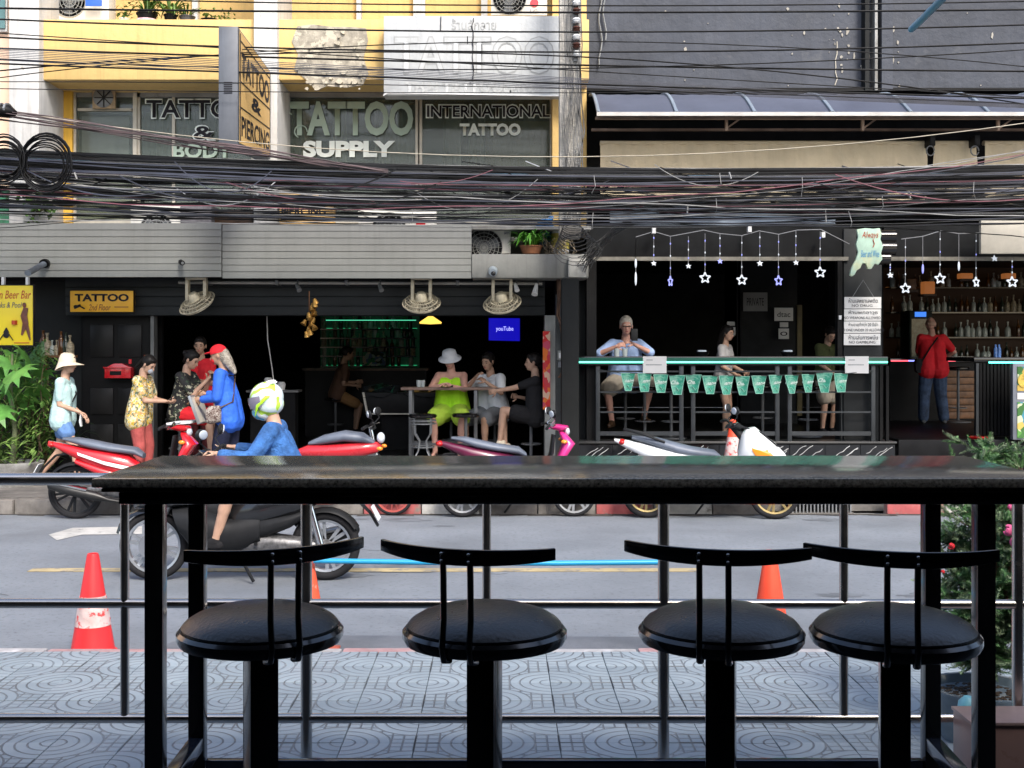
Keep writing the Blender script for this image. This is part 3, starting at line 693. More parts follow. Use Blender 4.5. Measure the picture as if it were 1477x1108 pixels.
# interior shell
MB().box(RX0, 20, 9.3, 13.6, FZ - .12, FZ - .002).build('bar_floor', mat('bar_floor2', (.015,.015,.015), .3, var=.3), rb)
MB().box(RX0, 20, 13.6, 13.7, FZ, 3.4).build('bar_back_wall', black_m, rb)
MB().box(RX0, RX0 + .08, 9.0, 13.6, .1, 3.2).build('bar_side_wall', black_m, rb)
MB().box(RX0, 20, 8.85, 13.6, 3.2, 3.25).build('bar_ceiling', black_m, rb)
MB().box(19.9, 20, 9.6, 13.7, 0, 3.2).build('bar_side_wall', black_m, rb)
# inner walls that carry the notices
MB().box(PXx(1068, 10.8), PXx(1150, 10.8), 10.8, 10.9, FZ, 3.2).build('inner_pier', mat('pier_black', (.020,.021,.022), .5, var=.2), rb)
bx('inner_strip', mat('brass_strip', (.10,.075,.02), .5, var=.3), rb, 1150, 1157, 10.78, 10.8, 440, 600, Z=10.78)
MB().box(PXx(1220, 9.4), PXx(1274, 9.4), 9.4, 9.9, FZ, 3.2).build('inner_pier', black_m, rb)
# ------------------------------------------------------------------ signs on the left building
def board(name, lab, cat, px0, px1, py0, py1, Y, m, d=.05, group=None, bev=.005, part='board'):
    t = thing(name, lab, cat, P((px0 + px1) / 2, (py0 + py1) / 2, Y), group=group)
    MB().box(PXx(px0, Y), PXx(px1, Y), Y, Y + d, PZ(py1, Y), PZ(py0, Y)).build(part, m, t, bevel=bev)
    return t
def ft(s, m, par, px0, px1, py0, py1, Y, name='lettering', **k):
    return text(s, name, m, par, ((PXx(px0, Y) + PXx(px1, Y)) / 2, Y - .003, (PZ(py0, Y) + PZ(py1, Y)) / 2), PXx(px1, Y) - PXx(px0, Y), PZ(py0, Y) - PZ(py1, Y), **k)
white_bd = mat('weathered_white_board', (.42,.435,.44), .6, var=.07, scale=6, streak=.35, bump=.2, bscale=6)
bt = board('shop_sign', 'large weathered white sign board with faded tattoo lettering above the windows', 'sign', 553.5, 812, 23, 138, 8.55, white_bd, d=.14)
ft('ร้านสักลาย', letter_gr, bt, 651, 716, 27, 43, 8.55, off=.02)
ft('THAI TATTOOLAND', letter_gr, bt, 584, 783, 118, 134, 8.55, off=.05)
rel = mat('board_relief', (.30,.31,.31), .6, var=.1)
ft('TATTOO', rel, bt, 568, 800, 52, 108, 8.55, off=.03)
ft('TATTOO', white_bd, bt, 570, 798, 54, 106, 8.548, off=.005)
g = MB(); rr = random.Random(2)
g.tube([P(682 + rr.uniform(-1.2, 1.2), 26 + i * 5, 8.545) for i in range(19)], [rr.uniform(.004, .012) for _ in range(19)], 4)
g.build('tear', letter_k, bt)
g = MB(); g.tube([P(636, 24, 8.545), P(635.5, 44, 8.545)], .007, 4); g.build('crack', letter_k, bt)
g = MB(); q = [P(553, 138, 8.548), P(560, 134, 8.53), P(812, 138.5, 8.548)]; g.tube(q, .01, 4); g.build('bottom_lip', white_p, bt)

# projecting light box sign
ps = thing('projecting_sign', 'grey and orange box sign for tattoo and piercing sticking out over the street', 'sign', P(343, 130, 7.6))
x0, x1 = PXx(315, 7.6), PXx(343, 7.6); Yn, Yf = 7.6, 8.70
nt_, nb, ftp, fb = PZ(38, 7.6), PZ(209, 7.6), PZ(104, Yf), PZ(229, Yf)
MB().add([(x0,Yn,nb),(x1,Yn,nb),(x1,Yf,fb),(x0,Yf,fb),(x0,Yn,nt_),(x1,Yn,nt_),(x1,Yf,ftp),(x0,Yf,ftp)],
         [(0,3,2,1),(4,5,6,7),(0,1,5,4),(1,2,6,5),(2,3,7,6),(3,0,4,7)]).build('box', mat('sign_grey', (.10,.11,.13), .5, var=.1, streak=.3), ps, bevel=.008)
e = .025
def fq(t, s_): # t along depth 0..1, s_ 0 bottom..1 top
    return Vector((x1 + .006, Yn + (Yf - Yn) * t, (nb + (fb - nb) * t) * (1 - s_) + (nt_ + (ftp - nt_) * t) * s_))
MB().add([fq(.03,.02), fq(.97,.02), fq(.97,.98), fq(.03,.98)], [(0,1,2,3)]).build('face', mat('sign_orange', (.72,.46,.17), .5, var=.06, scale=2), ps, fixn=False)
for s_ in (.33, .55, .90):
    MB().bar(fq(.05, s_), fq(.95, s_), .012, .012).build('divider', letter_k, ps)
MB().bar(fq(.05,.04), fq(.05,.96), .012, .012, up=(0,1,0)).bar(fq(.95,.04), fq(.95,.96), .012, .012, up=(0,1,0)).build('border', letter_k, ps)
def stxt(s, sc0, sc1, t0, t1, off=.03):
    up0 = (fq(.5, sc1) - fq(.5, sc0)); rg = fq(t1, (sc0 + sc1) / 2) - fq(t0, (sc0 + sc1) / 2)
    c = (fq(t0, (sc0 + sc1) / 2) + fq(t1, (sc0 + sc1) / 2)) / 2 + Vector((.004, 0, 0))
    o = text(s, 'lettering', letter_k, ps, c, rg.length, up0.length, right=rg, up=(0, 0, 1), off=off)
    # shear follows the box: shift each vertex by the slope between the top and bottom edges
stxt('TATTOO', .60, .83, .08, .92); stxt('&', .385, .52, .36, .66); stxt('PIERCING', .08, .27, .08, .92, .02); 
g = MB(); g.bar(P(392, 108, 8.75), P(405, 112, 9.0), .03, .03); g.bar(P(392, 220, 8.7), P(405, 222, 9.0), .03, .03); g.build('bracket', grey_metal, ps)
for i in range(6):
    MB().box(x0 + .06, x1 - .06, Yn - .004, Yn + .002, PZ(119 + i * 3, Yn) - .006, PZ(119 + i * 3, Yn) + .004).build('vent_slot', letter_k, ps)

sb = board('shop_sign', 'small orange tattoo piercing board partly hidden behind the cable bundle', 'sign', 403, 483, 278, 322.5, 8.66, mat('orange_print', (.76,.48,.18), .5, var=.1))
ft('TATTOO', letter_k, sb, 410, 464, 282, 292, 8.66, off=.03); ft('PIERCING', letter_k, sb, 406, 470, 298, 311, 8.66, off=.03); bx('faint_line', letter_k, sb, 405, 440, 8.653, 8.659, 315, 317, Z=8.653)

ts = board('shop_sign', 'yellow tattoo 2nd floor sign fixed above the black panelled door', 'sign', 101, 192, 419.5, 450, 8.72, mat('sign_yellow_orange', (.80,.42,.02), .45, var=.07, scale=4), d=.05)
ft('TATTOO', letter_k, ts, 108, 186, 424, 435, 8.72, off=.04); ft('2nd Floor', mat('letter_brown', (.18,.03,.02), .5, var=0), ts, 128, 160, 439, 448, 8.72, shear=.3); bx('faint_line', mat('letter_faded', (.45,.20,.02), .5), ts, 165, 185, 8.714, 8.718, 442, 444, Z=8.714)
g = MB(); c = P(114, 442, 8.715); g.bar(c + Vector((-.06, 0, -.02)), c + Vector((.02, 0, .015)), .008, .03); g.bar(c + Vector((.0, 0, .01)), c + Vector((.07, 0, -.03)), .008, .016); g.ell(c + Vector((-.04, 0, 0)), (.03, .006, .018), 8, 5); g.build('hand_drawing', letter_k, ts)
bx('rim', letter_k, ts, 100.3, 192.7, 8.728, 8.76, 418.8, 450.7, Z=8.728)

# golden yellow bar poster at the left edge
gy = mat('banner_yellow', (.78,.60,.015), .4, var=.06, scale=2)
gb = board('bar_banner', 'bright yellow bar banner with red script and drawings at the left edge', 'banner', -28, 47, 412, 498, 8.25, gy, d=.03, part='panel')
bx('rim', letter_k, gb, -30, 48.6, 8.256, 8.285, 410.5, 499.5, Z=8.256)
lr = mat('letter_red', (.45,.05,.01), .5, var=0); lb = mat('letter_navy', (.03,.05,.12), .5, var=0)
ft('Golden Beer Bar', lr, gb, -26, 45, 419, 431, 8.25, shear=.25); ft('Drinks & Pool', lb, gb, -14, 32, 436, 444, 8.25, shear=.25); bx('faint_line', lr, gb, 20, 42, 8.244, 8.249, 494, 495.2, Z=8.244)
g = MB(); c = P(35, 440, 8.243)     # dancer drawing: head, long hair, body, legs
g.ell(c, (.025, .004, .03), 10, 5); g.tube([c + Vector((.02, 0, -.03)), c + Vector((-.005, 0, -.13)), c + Vector((.015, 0, -.22)), c + Vector((-.03, 0, -.36))], [.03, .045, .04, .012], 6, flat=.15)
g.tube([c + Vector((.015, 0, -.20)), c + Vector((.05, 0, -.33)), c + Vector((.07, 0, -.42))], [.03, .02, .008], 6, flat=.15)
g.build('dancer_drawing', mat('ink_brown', (.14,.04,.02), .5, var=.3, scale=20), gb)
g = MB(); c = P(21, 466, 8.243); g.lathe([(.0, .0), (.03, -.02), (.03, .03)], c, 'Z', 8); g.build('glass_drawing', lr, gb)
g = MB(); c = P(9, 480, 8.243); g.tube([c + Vector((0, 0, .06)), c], [.006, .04], 8, flat=.1); g.ell(c + Vector((0, 0, -.03)), (.035, .004, .035), 8, 5)
g.bar(c + Vector((-.0, 0, .03)), c + Vector((-.08, 0, -.09)), .006, .008); g.bar(c + Vector((0, 0, .03)), c + Vector((.08, 0, -.09)), .006, .008)
g.build('pool_drawing', letter_k, gb)
g = MB(); g.bar(P(5, 400, 8.27), P(5, 411, 8.27), .03, .03); g.bar(P(40, 400, 8.27), P(40, 411, 8.27), .03, .03); g.build('hanger', white_p, gb)

# ------------------------------------------------------------------ air conditioners
def ac(lab, px0, px1, py0, py1, Y, fan_px, fan_py, r, brand=None, mk=None, blades=False):
    t = thing('air_conditioner', lab, 'air conditioner', P((px0 + px1) / 2, py1, Y + .15), group='outdoor air conditioner units')
    MB().box(PXx(px0, Y), PXx(px1, Y), Y, Y + .30, PZ(py1, Y), PZ(py0, Y)).build('casing', ac_white, t, bevel=.015)
    c = P(fan_px, fan_py, Y - .004)
    MB().lathe([(.0, -.002), (r, -.002)], c + Vector((0, .006 - .002, 0)), 'Y', 28).build('fan_opening', mat('ac_dark', (.03,.03,.033), .6), t)
    g = MB()
    for k in range(5): g.lathe([(r * (k + 1) / 5 - .004, 0), (r * (k + 1) / 5 + .003, 0), (r * (k + 1) / 5 + .003, -.008), (r * (k + 1) / 5 - .004, -.008)], c + Vector((0, -.004, 0)), 'Y', 24, closed=True)
    for k in range(20 if blades else 12):
        a = k * 6.283 / (20 if blades else 12); g.bar(c + Vector((0, -.01, 0)), c + Vector((math.cos(a) * r, -.01, math.sin(a) * r)), .004, .004)
    g.build('fan_grille', mat('grille', (.30,.31,.30), .5), t)
    g = MB()
    for k in range(3):
        a = k * 2.094 + .4; g.bar(c + Vector((0, .001, 0)), c + Vector((math.cos(a) * r * .85, .001, math.sin(a) * r * .85)), r * .5, .004, up=(0, 1, 0))
    g.build('fan_blades', mat('fan_blade', (.10,.11,.12), .5), t)
    g = MB(); g.box(PXx(px0, Y) + .03, PXx(px0, Y) + .08, Y + .02, Y + .28, PZ(py1, Y) - .035, PZ(py1, Y)).box(PXx(px1, Y) - .08, PXx(px1, Y) - .03, Y + .02, Y + .28, PZ(py1, Y) - .035, PZ(py1, Y)); g.build('foot', grey_metal, t)
    if brand: ft(brand[0], brand[1], t, *brand[2], Y - .002, off=.02)
    return t
a1 = ac('white air conditioner with a blue label on the yellow parapet, upper left', 63, 153, -32, 27, 9.0, 96, -2, .21)
board('x', None, None, 123, 147, -6, 9, 8.99, mat('label_blue', (.03,.12,.50), .4), d=.008).name = 'tmp'
o = bpy.data.objects['tmp']; ch = o.children[0]; ch.parent = a1; ch.location = Vector(o.location) - Vector(a1.location); ch.name = 'label_sticker'; bpy.data.objects.remove(o)
ORG[ch.name] = ORG[a1.name]
ft('Fujitsu', letter_w, a1, 126, 145, -2, 5, 8.985)
a2 = ac('white air conditioner with red round mark above the big white sign', 708, 790, -50, 19, 9.0, 735, -6, .22, brand=('LG', mat('letter_mid', (.30,.30,.30), .5), (765, 776, 10, 16)), blades=True)
MB().lathe([(0, 0), (.055, 0), (.055, -.008), (0, -.008)], P(771, 1, 8.998), 'Y', 20).build('round_mark', red_p, a2)
a3 = ac('old white air conditioner half hidden behind the left plank canopy', 184, 257, 294, 330, 8.75, 222, 330, .21)
a4 = ac('wide white air conditioner with red round mark behind the plank canopy', 515, 628, 300, 332, 8.75, 560, 330, .22)
MB().lathe([(0, 0), (.06, 0), (.06, -.008), (0, -.008)], P(606, 322, 8.745), 'Y', 20).build('round_mark', red_p, a4)
a5 = ac('white air conditioner with exposed fan on the grey slab beside the fern', 682, 737, 331, 365, 8.6, 698, 356, .23, brand=('SANYO', lb, (727, 736, 333, 337)), blades=True)
bg_ = board('junk_box', 'grey metal cabinet behind the plank canopy beside the left air conditioner', 'cabinet', 260, 305, 296, 330, 8.8, mat('purple_grey', (.16,.15,.16), .7, var=.3, scale=9), d=.25)
board('junk_box', 'brown board leaning behind the canopy between the left air conditioner and the pilaster', 'board', 307, 364, 303, 330, 8.9, wood_d, d=.05)
t = thing('blue_bag', 'crumpled blue plastic sheet on the ledge next to the utility pole', 'plastic sheet', P(793, 365, 8.75))
g = MB(); rr = random.Random(5)
for i in range(9): g.ell(P(786 + rr.uniform(-4, 9), 318 + rr.uniform(0, 32), 8.72 + rr.uniform(0, .1)), (rr.uniform(.04, .08), .04, rr.uniform(.05, .12)), 7, 5, Euler((rr.random(), rr.random(), rr.random())))
g.build('sheet', mat('blue_sheet', (.03,.16,.40), .5, var=.4, scale=8), t)
t = thing('storage_drum', 'yellow and white drum standing on the ledge beside the utility pole', 'drum', P(812, 366, 8.7))
MB().lathe([(0, 0), (.10, 0), (.11, .03), (.11, .27), (.09, .30), (0, .30)], P(808, 366, 8.7), seg=16).build('body', white_p, t, smooth=40)
MB().lathe([(.112, .05), (.114, .06), (.114, .24), (.112, .25)], P(808, 366, 8.7), seg=16).build('wrap', mat('wrap_yellow', (.6,.5,.1), .6, var=.3), t, smooth=40)

# ------------------------------------------------------------------ plants on ledges
def strap_leaf(g, base, ang, length, rise, wd, segs=5, droop=1.0):
    pts = []; d = Vector((math.cos(ang), math.sin(ang), 0)); s_ = Vector((-math.sin(ang), math.cos(ang), 0))
    vs_ = []
    for i in range(segs + 1):
        t = i / segs; p = Vector(base) + d * (length * t) + Vector((0, 0, rise * (t * 1.6 - droop * 1.3 * t * t)))
        w_ = wd * (math.sin(math.pi * min(.97, t * .9 + .08))) ; vs_ += [p - s_ * w_, p + s_ * w_]
    g.add(vs_, [(2 * i, 2 * i + 1, 2 * i + 3, 2 * i + 2) for i in range(segs)])
def leafbit(g, p, L, w_, r_):
    """one pointed leaf, folded along its midrib"""
    a, b_ = r_.uniform(0, 6.283), r_.uniform(-.9, .7)
    d = Vector((math.cos(a) * math.cos(b_), math.sin(a) * math.cos(b_), math.sin(b_))); s_ = d.cross(Vector((0, 0, 1))).normalized(); u = s_.cross(d)
    p = Vector(p); g.add([p, p + d * L * .45 + s_ * w_ + u * w_ * .4, p + d * L, p + d * L * .45 - s_ * w_ + u * w_ * .4, p + d * L * .5], [(0, 1, 4), (1, 2, 4), (2, 3, 4), (3, 0, 4)])
def pot_plant(lab, x, y, z, r=.11, h=.18, m=black, lm=leaf, n=30, L=.28, seed=1, name='potted_plant', group=None, strap=True, soilh=True):
    t = thing(name, lab, 'potted plant', (x, y, z), group=group)
    MB().lathe([(0, 0), (r * .75, 0), (r * .98, h * .9), (r * 1.06, h * .9), (r * 1.06, h), (r * .92, h), (r * .9, h * .88), (0, h * .88)], (x, y, z), seg=16).build('pot', m, t, smooth=40)
    g = MB(); r_ = random.Random(seed)
    for i in range(n):
        a = r_.uniform(0, 6.283)
        if strap: strap_leaf(g, (x + math.cos(a) * r * .3, y + math.sin(a) * r * .3, z + h * .9), a, L * r_.uniform(.4, 1), L * r_.uniform(.5, 1.3), L * .055, droop=r_.uniform(.7, 1.3))
        else: leafbit(g, (x + r_.gauss(0, r * .7), y + r_.gauss(0, r * .7), z + h + abs(r_.gauss(0, L * .4))), L * .35, L * .1, r_)
    g.build('foliage', lm, t, fixn=False)
    return t
zl = zb1 + .0
for i, (px, r_, h_, m, lm, n_, L_, st, lab) in enumerate([
    (180, .07, .10, white_p, leaf, 40, .22, False, 'small feathery plant in a pale pot, leftmost on the yellow parapet'),
    (212, .13, .17, black, leaf, 34, .34, True, 'spiky plant in the largest black pot on the yellow parapet, with a pink wrap'),
    (246, .085, .15, black, leaf_l, 34, .34, True, 'light green spiky plant in a black pot, third on the yellow parapet'),
    (270, .10, .13, mat('pot_grey', (.06,.06,.065), .5), leaf, 26, .22, True, 'low plant in a grey pot, fourth on the yellow parapet'),
    (302, .11, .09, black, leaf_l, 40, .20, False, 'leafy plant in a wide low black bowl on the yellow parapet'),
    (328, .07, .07, black, leaf, 40, .16, False, 'smallest plant, rightmost on the yellow parapet beside the box sign')]):
    t = pot_plant(lab, PXx(px, 8.95), 8.95, zl, r_, h_, m, lm, n_, L_, seed=i + 3, group='potted plants on the parapet', strap=st)
    if i == 1:
        MB().lathe([(.118, .0), (.13, .02), (.14, .07), (.132, .085)], (PXx(px, 8.95), 8.95, zl), seg=14).build('pot_wrap', mat('pink_wrap', (.65,.40,.45), .6, var=.3, scale=15), t, smooth=40)
fr_ = pot_plant('bright green fern in an orange-brown trough on the grey slab', PXx(766, 8.6), 8.6, PZ(366.5, 8.6), .14, .10, mat('trough_brown', (.32,.13,.06), .7, var=.3), mat('fern_green', (.10,.33,.03), .5, var=.4), 90, .30, seed=11)
t = thing('dry_plant', 'dried tangled vine stems on the grey slab below the pole', 'plant', P(810, 366, 8.6))
g = MB(); rr = random.Random(8)
for i in range(26):
    x, z = rr.uniform(786, 830), 366
    q = [P(x, z, 8.55)]
    for k in range(5): x += rr.uniform(-7, 7); z -= rr.uniform(0, 8); q.append(P(x, z, 8.55 + rr.uniform(-.1, .1)))
    g.tube(q, rr.uniform(.003, .007), 4)
g.build('stems', mat('dry_stem', (.28,.23,.16), .9, var=.4), t)

def palm_leaf(g, c, n_, L, tilt, r_):
    """palmate leaf (papaya): lobes radiating from one point"""
    M = Euler((r_.uniform(-.5, .5), tilt, r_.uniform(0, 6.28))).to_matrix()
    for k in range(n_):
        a = -2.3 + 4.6 * k / (n_ - 1); l = L * (1 - .25 * abs(a) / 2.3)
        d = Vector((math.cos(a), math.sin(a), -.12)); s_ = Vector((-math.sin(a), math.cos(a), 0)); w_ = l * .16
        pts = [Vector((0, 0, 0)), d * l * .35 + s_ * w_ * .7, d * l * .45 + s_ * w_ * 1.5, d * l * .65 + s_ * w_ * .8, d * l + Vector((0, 0, -.15 * l)), d * l * .65 - s_ * w_ * .8, d * l * .45 - s_ * w_ * 1.5, d * l * .35 - s_ * w_ * .7]
        g.add([Vector(c) + M @ p for p in pts], [(0, 1, 7), (1, 2, 3), (1, 3, 5, 7), (7, 5, 6), (3, 4, 5)])
# vine hanging at upper left
t = thing('climbing_plant', 'thin leafy plant growing above the left end of the plank canopy', 'plant', P(45, 320, 8.6))
g = MB(); rr = random.Random(6); lf = MB()
for (sx, sz, ex, ez) in ((49, 320, 48, 286), (48, 300, 30, 282), (49, 295, 66, 280), (48, 310, 72, 300), (49, 300, 84, 268)):
    q = [P(sx + (ex - sx) * k / 4, sz + (ez - sz) * k / 4 - 3 * math.sin(k * .8), 8.6 + rr.uniform(-.05, .05)) for k in range(5)]
    g.tube(q, [.016, .012, .009, .007, .004], 5)
    for p in q[1:]:
        for k in range(6): leafbit(lf, p + Vector((rr.gauss(0, .06), rr.gauss(0, .05), rr.gauss(0, .05))), .13, .035, rr)
g.build('stem', mat('stem_brown', (.10,.07,.04), .8, var=.3), t); lf.build('leaves', leaf, t, fixn=False)

# ------------------------------------------------------------------ utility pole
up_ = thing('utility_pole', 'pale concrete utility pole with insulators between the two buildings', 'utility pole', (PXx(822, 8.1), 8.1, .15))
MB().box(PXx(807, 8.1), PXx(838, 8.1), 8.1, 8.32, 3.05, 9.5).build('pole', mat('pole_concrete', (.46,.44,.40), .85, var=.15, scale=5, bump=.5, bscale=18, c2=(.22,.20,.17), c2s=5, c2t=.62, c2w=.06), up_, bevel=.02)
MB().box(PXx(807, 8.1) + .04, PXx(838, 8.1) - .0, 8.42, 8.60, .15, 2.6).build('lower_pole', charcoal, up_, bevel=.02)
for i, py in enumerate((3, 14, 28, 40, 52, 64, 76)):
    c = P(832, py, 8.02); MB().lathe([(0, -.03), (.035, -.03), (.05, -.012), (.03, -.004), (.05, .012), (.035, .03), (0, .03)], c, 'Z', 12).build('insulator', mat('insulator_brown', (.08,.03,.02), .25, var=.2) if i % 2 else white_p, up_, smooth=50)
MB().box(PXx(829, 8.0), PXx(835, 8.0), 8.06, 8.09, PZ(84, 8), PZ(-20, 8)).build('rack', grey_metal, up_)
g = MB(); rr = random.Random(12)
for i in range(12):
    x = rr.uniform(812, 838); q = [P(x + rr.uniform(-2, 2) + (k * rr.uniform(-1.5, 1.5)), k * 42 - 20, 8.04) for k in range(9)]
    g.tube(q, rr.choice((.004, .006, .009)), 4)
tag(g.build('riser_cables', mat('cable_mix', (.10,.10,.10), .5, var=.5, scale=3), up_), kind='stuff')
g = MB()
for k in range(9):
    c = P(826 + k, 330 + 4 * k, 8.0); rad = .12 + .02 * k
    g.tube([c + Vector((math.cos(a * .5) * rad, rr.uniform(-.02, .02), math.sin(a * .5) * rad * .6)) for a in range(14)], .006, 4)
tag(g.build('cable_loops', mat('cable_mix', (.1,.1,.1)), up_), kind='stuff')
pv = board('junction_box', 'pale grey junction box on the dark wall under the utility pole', 'box', 820, 846, 370, 400, 8.38, mat('box_grey', (.42,.42,.40), .7, var=.1), d=.06)

# ------------------------------------------------------------------ overhead cables
cab_k = mat('cable_black', (.010,.0105,.012), .45, var=.5, scale=2)
cab_b = mat('cable_blue_black', (.03,.034,.055), .35, var=.4, scale=2)
cab_g = mat('cable_grey', (.22,.22,.22), .5, var=.3)
cab_r = mat('cable_maroon', (.16,.05,.07), .5, var=.3)
cab_l = mat('cable_light', (.48,.50,.54), .4, var=.2)
cab_bl = mat('cable_sky', (.07,.20,.32), .4, var=.2)
def line(g, p0, p1, p2, r, seg=4, n=16, sag=0, wob=0, rg=rnd, Y=(7.6, 7.5, 7.6)):
    """a cable through three picture heights: left edge, middle, right edge"""
    q = []; ph = rg.uniform(0, 6)
    for i in range(n + 1):
        t = -0.15 + 1.3 * i / n
        px = 1477 * t; a = p0 * (t - .5) * (t - 1) * 2 - p1 * t * (t - 1) * 4 + p2 * t * (t - .5) * 2
        y = Y[0] * (1 - t) + Y[2] * t
        q.append(P(px, a + wob * math.sin(i * 1.7 + ph), y))
    g.tube(q, r, seg)
rr = random.Random(21)
cb = thing('cable_bundle', 'thick sagging bundle of black overhead cables crossing the whole street front', 'cables', (0, 7.55, 3.4))
groups = {'a': (cab_k, []), 'b': (cab_b, []), 'c': (cab_g, []), 'd': (cab_r, []), 'e': (cab_l, []), 'f': (cab_bl, [])}
for k in groups: groups[k] = (groups[k][0], MB())
def pick():
    x = rr.random()
    return 'a' if x < .52 else 'b' if x < .76 else 'c' if x < .89 else 'd' if x < .94 else 'e' if x < .985 else 'f'
for i in range(50):      # tight core
    t = rr.random(); Y = rr.uniform(7.4, 7.7)
    line(groups[pick()][1], 214 + 28 * t, 240 + 26 * t, 236 + 28 * t + rr.uniform(-3, 3), rr.uniform(.007, .013), Y=(Y, Y, Y), wob=rr.uniform(0, 1.2), n=22, rg=rr)
for i in range(84):      # looser skirt
    t = rr.random() ** 1.7; Y = rr.uniform(7.3, 7.9)
    line(groups[pick()][1], 238 + 66 * t + rr.uniform(-14, 14), 258 + 66 * t + rr.uniform(-6, 6), 254 + 66 * t + rr.uniform(-14, 14), rr.uniform(.004, .010), Y=(Y, Y, Y), wob=rr.uniform(0, 2), n=24, rg=rr)
for i in range(18):      # crossing strands
    Y = rr.uniform(7.2, 7.9)
    line(groups[pick()][1], rr.uniform(235, 330), rr.uniform(262, 318), rr.uniform(205, 345), rr.uniform(.004, .007), Y=(Y, Y, Y), wob=2, n=24, rg=rr)
for i in range(46):      # slack lengths that sag out of the bundle
    xa_ = rr.uniform(-60, 1350); L_ = rr.uniform(120, 420); ya = rr.uniform(232, 285); yb = rr.uniform(240, 292); sg_ = rr.uniform(8, 38); Y = rr.uniform(7.15, 7.8)
    groups[pick()][1].tube([P(xa_ + L_ * k / 12, ya + (yb - ya) * k / 12 + sg_ * 4 * (k / 12) * (1 - k / 12), Y) for k in range(13)], rr.uniform(.004, .009), 4)
for k, (m, g) in groups.items():
    tag(g.build('strands', m, cb, smooth=80), kind='stuff')
g = MB()
for i in range(14):
    px = rr.uniform(20, 1470); py = rr.uniform(245, 310); c = P(px, py, 7.3)
    if rr.random() < .5: g.tube([c + Vector((0, 0, .05)), c + Vector((rr.uniform(-.03, .03), 0, -.02))], .010, 5)
    else: g.tube([c, c + Vector((rr.uniform(-.03, .03), -.02, -.12)), c + Vector((rr.uniform(-.04, .04), 0, -rr.uniform(.12, .22)))], .003, 4)
tag(g.build('cable_ties', cab_g, cb), kind='stuff')
g = MB()      # maroon trunk falling from the left
for i in range(10):
    o_ = rr.uniform(-9, 9); q = []
    for k in range(15):
        t = k / 14; px = -60 + 620 * t; q.append(P(px, 158 + o_ * (1 - t * .4) + 92 * t ** 1.02 + 2 * math.sin(k + i), 7.35 + .02 * i))
    g.tube(q, rr.uniform(.004, .008), 5)
t = thing('sloping_cables', 'reddish brown bundle of cables sloping down from the upper left', 'cables', P(100, 180, 7.4))
tag(g.build('strands', mat('cable_brown', (.11,.075,.08), .5, var=.5, scale=3), t, smooth=80), kind='stuff')
# coiled spare cable at upper left
for (cx, cy, rx, lab) in ((66, 235, 36, 'large coil of spare black cable hanging beside the left window'), (4, 232, 30, 'coil of spare black cable cut by the left edge of the photo')):
    t = thing('cable_coil', lab, 'cable coil', P(cx, cy, 7.5), group='coils of spare cable')
    for j in range(9):
        g = MB(); c = P(cx + rr.uniform(-3, 3), cy + rr.uniform(-4, 4), 7.18 + j * .015); q = []
        for a in range(25): q.append(c + Vector((math.cos(a * .2618) * rx * .0075 * (1 - .03 * j + rr.uniform(-.02, .02)), 0, math.sin(a * .2618) * rx * 1.15 * .0075 * (1 - .05 * j))))
        g.tube(q, .008, 5, caps=False); g.build('loop', cab_k, t, smooth=80)
t = thing('splice_box', 'black cable splice closure on the cables at the left edge', 'splice box', P(8, 162, 7.4))
MB().tube([P(-40, 158, 7.4), P(-30, 158, 7.4), P(14, 161, 7.4), P(22, 163, 7.4)], [.03, .07, .07, .03], 10).build('body', black, t, smooth=40)
for k in range(5): MB().lathe([(.074, -.01), (.074, .01)], P(-20 + k * 8, 159, 7.4), 'X', 10).build('ridge', grey_metal, t)
# separate wires
wires = [(12, 18, 14, .012, 'top thick wire crossing above the white sign board'), (28, 46, 36, .010, 'second wire from the top, touching the box sign'),
         (54, 75, 62, .010, 'third wire from the top, passing over the box sign'), (70, 92, 103, .011, 'dark wire just above the middle of the white board'),
         (86, 100, 72, .007, 'thin rising wire between the board and the dark wall'), (102, 78, 150, .008, 'wire dipping across the box sign and falling to the right'),
         (48, 96, 140, .006, 'fine wire sloping down from the parapet to the awning'), (-6, 8, 2, .008, 'highest thin wire along the top edge'),
         (112, 60, 96, .006, 'fine wire rising then falling over the yellow parapet'), (92, 118, 142, .010, 'wire sloping past the bottom of the white board'),
         (118, 126, 150, .005, 'fine wire along the top of the metal awning'), (158, 226, 178, .005, 'pale thin wire crossing the tan canvas blind'),
         (128, 134, 128, .005, 'lowest fine wire over the dark wall')]
for i, (a, b_, c, r_, lab) in enumerate(wires):
    g = MB(); Y = 7.9 - .03 * i; line(g, a, b_, c, r_, seg=6, n=20, Y=(Y, Y, Y), rg=rr)
    tag(g.build('overhead_wire', cab_k if i != 11 else mat('wire_tan', (.42,.38,.30), .5), loc=(0, Y, PZ(b_, Y)), smooth=80), 'long ' + lab, 'wire', 'single overhead wires')
# bundle of thin wires sloping over the board to the right
g = MB()
for i in range(8):
    Y = 7.7; line(g, 70 + i * 2.4, 108 + i * 2.2, 150 + i * .8, .004, n=18, Y=(Y, Y, Y), rg=rr)
tag(g.build('thin_wires', cab_b, loc=(0, 7.7, 4.7)), 'fan of thin purple-grey wires sloping across the bottom of the white board', 'wires', kind='stuff')
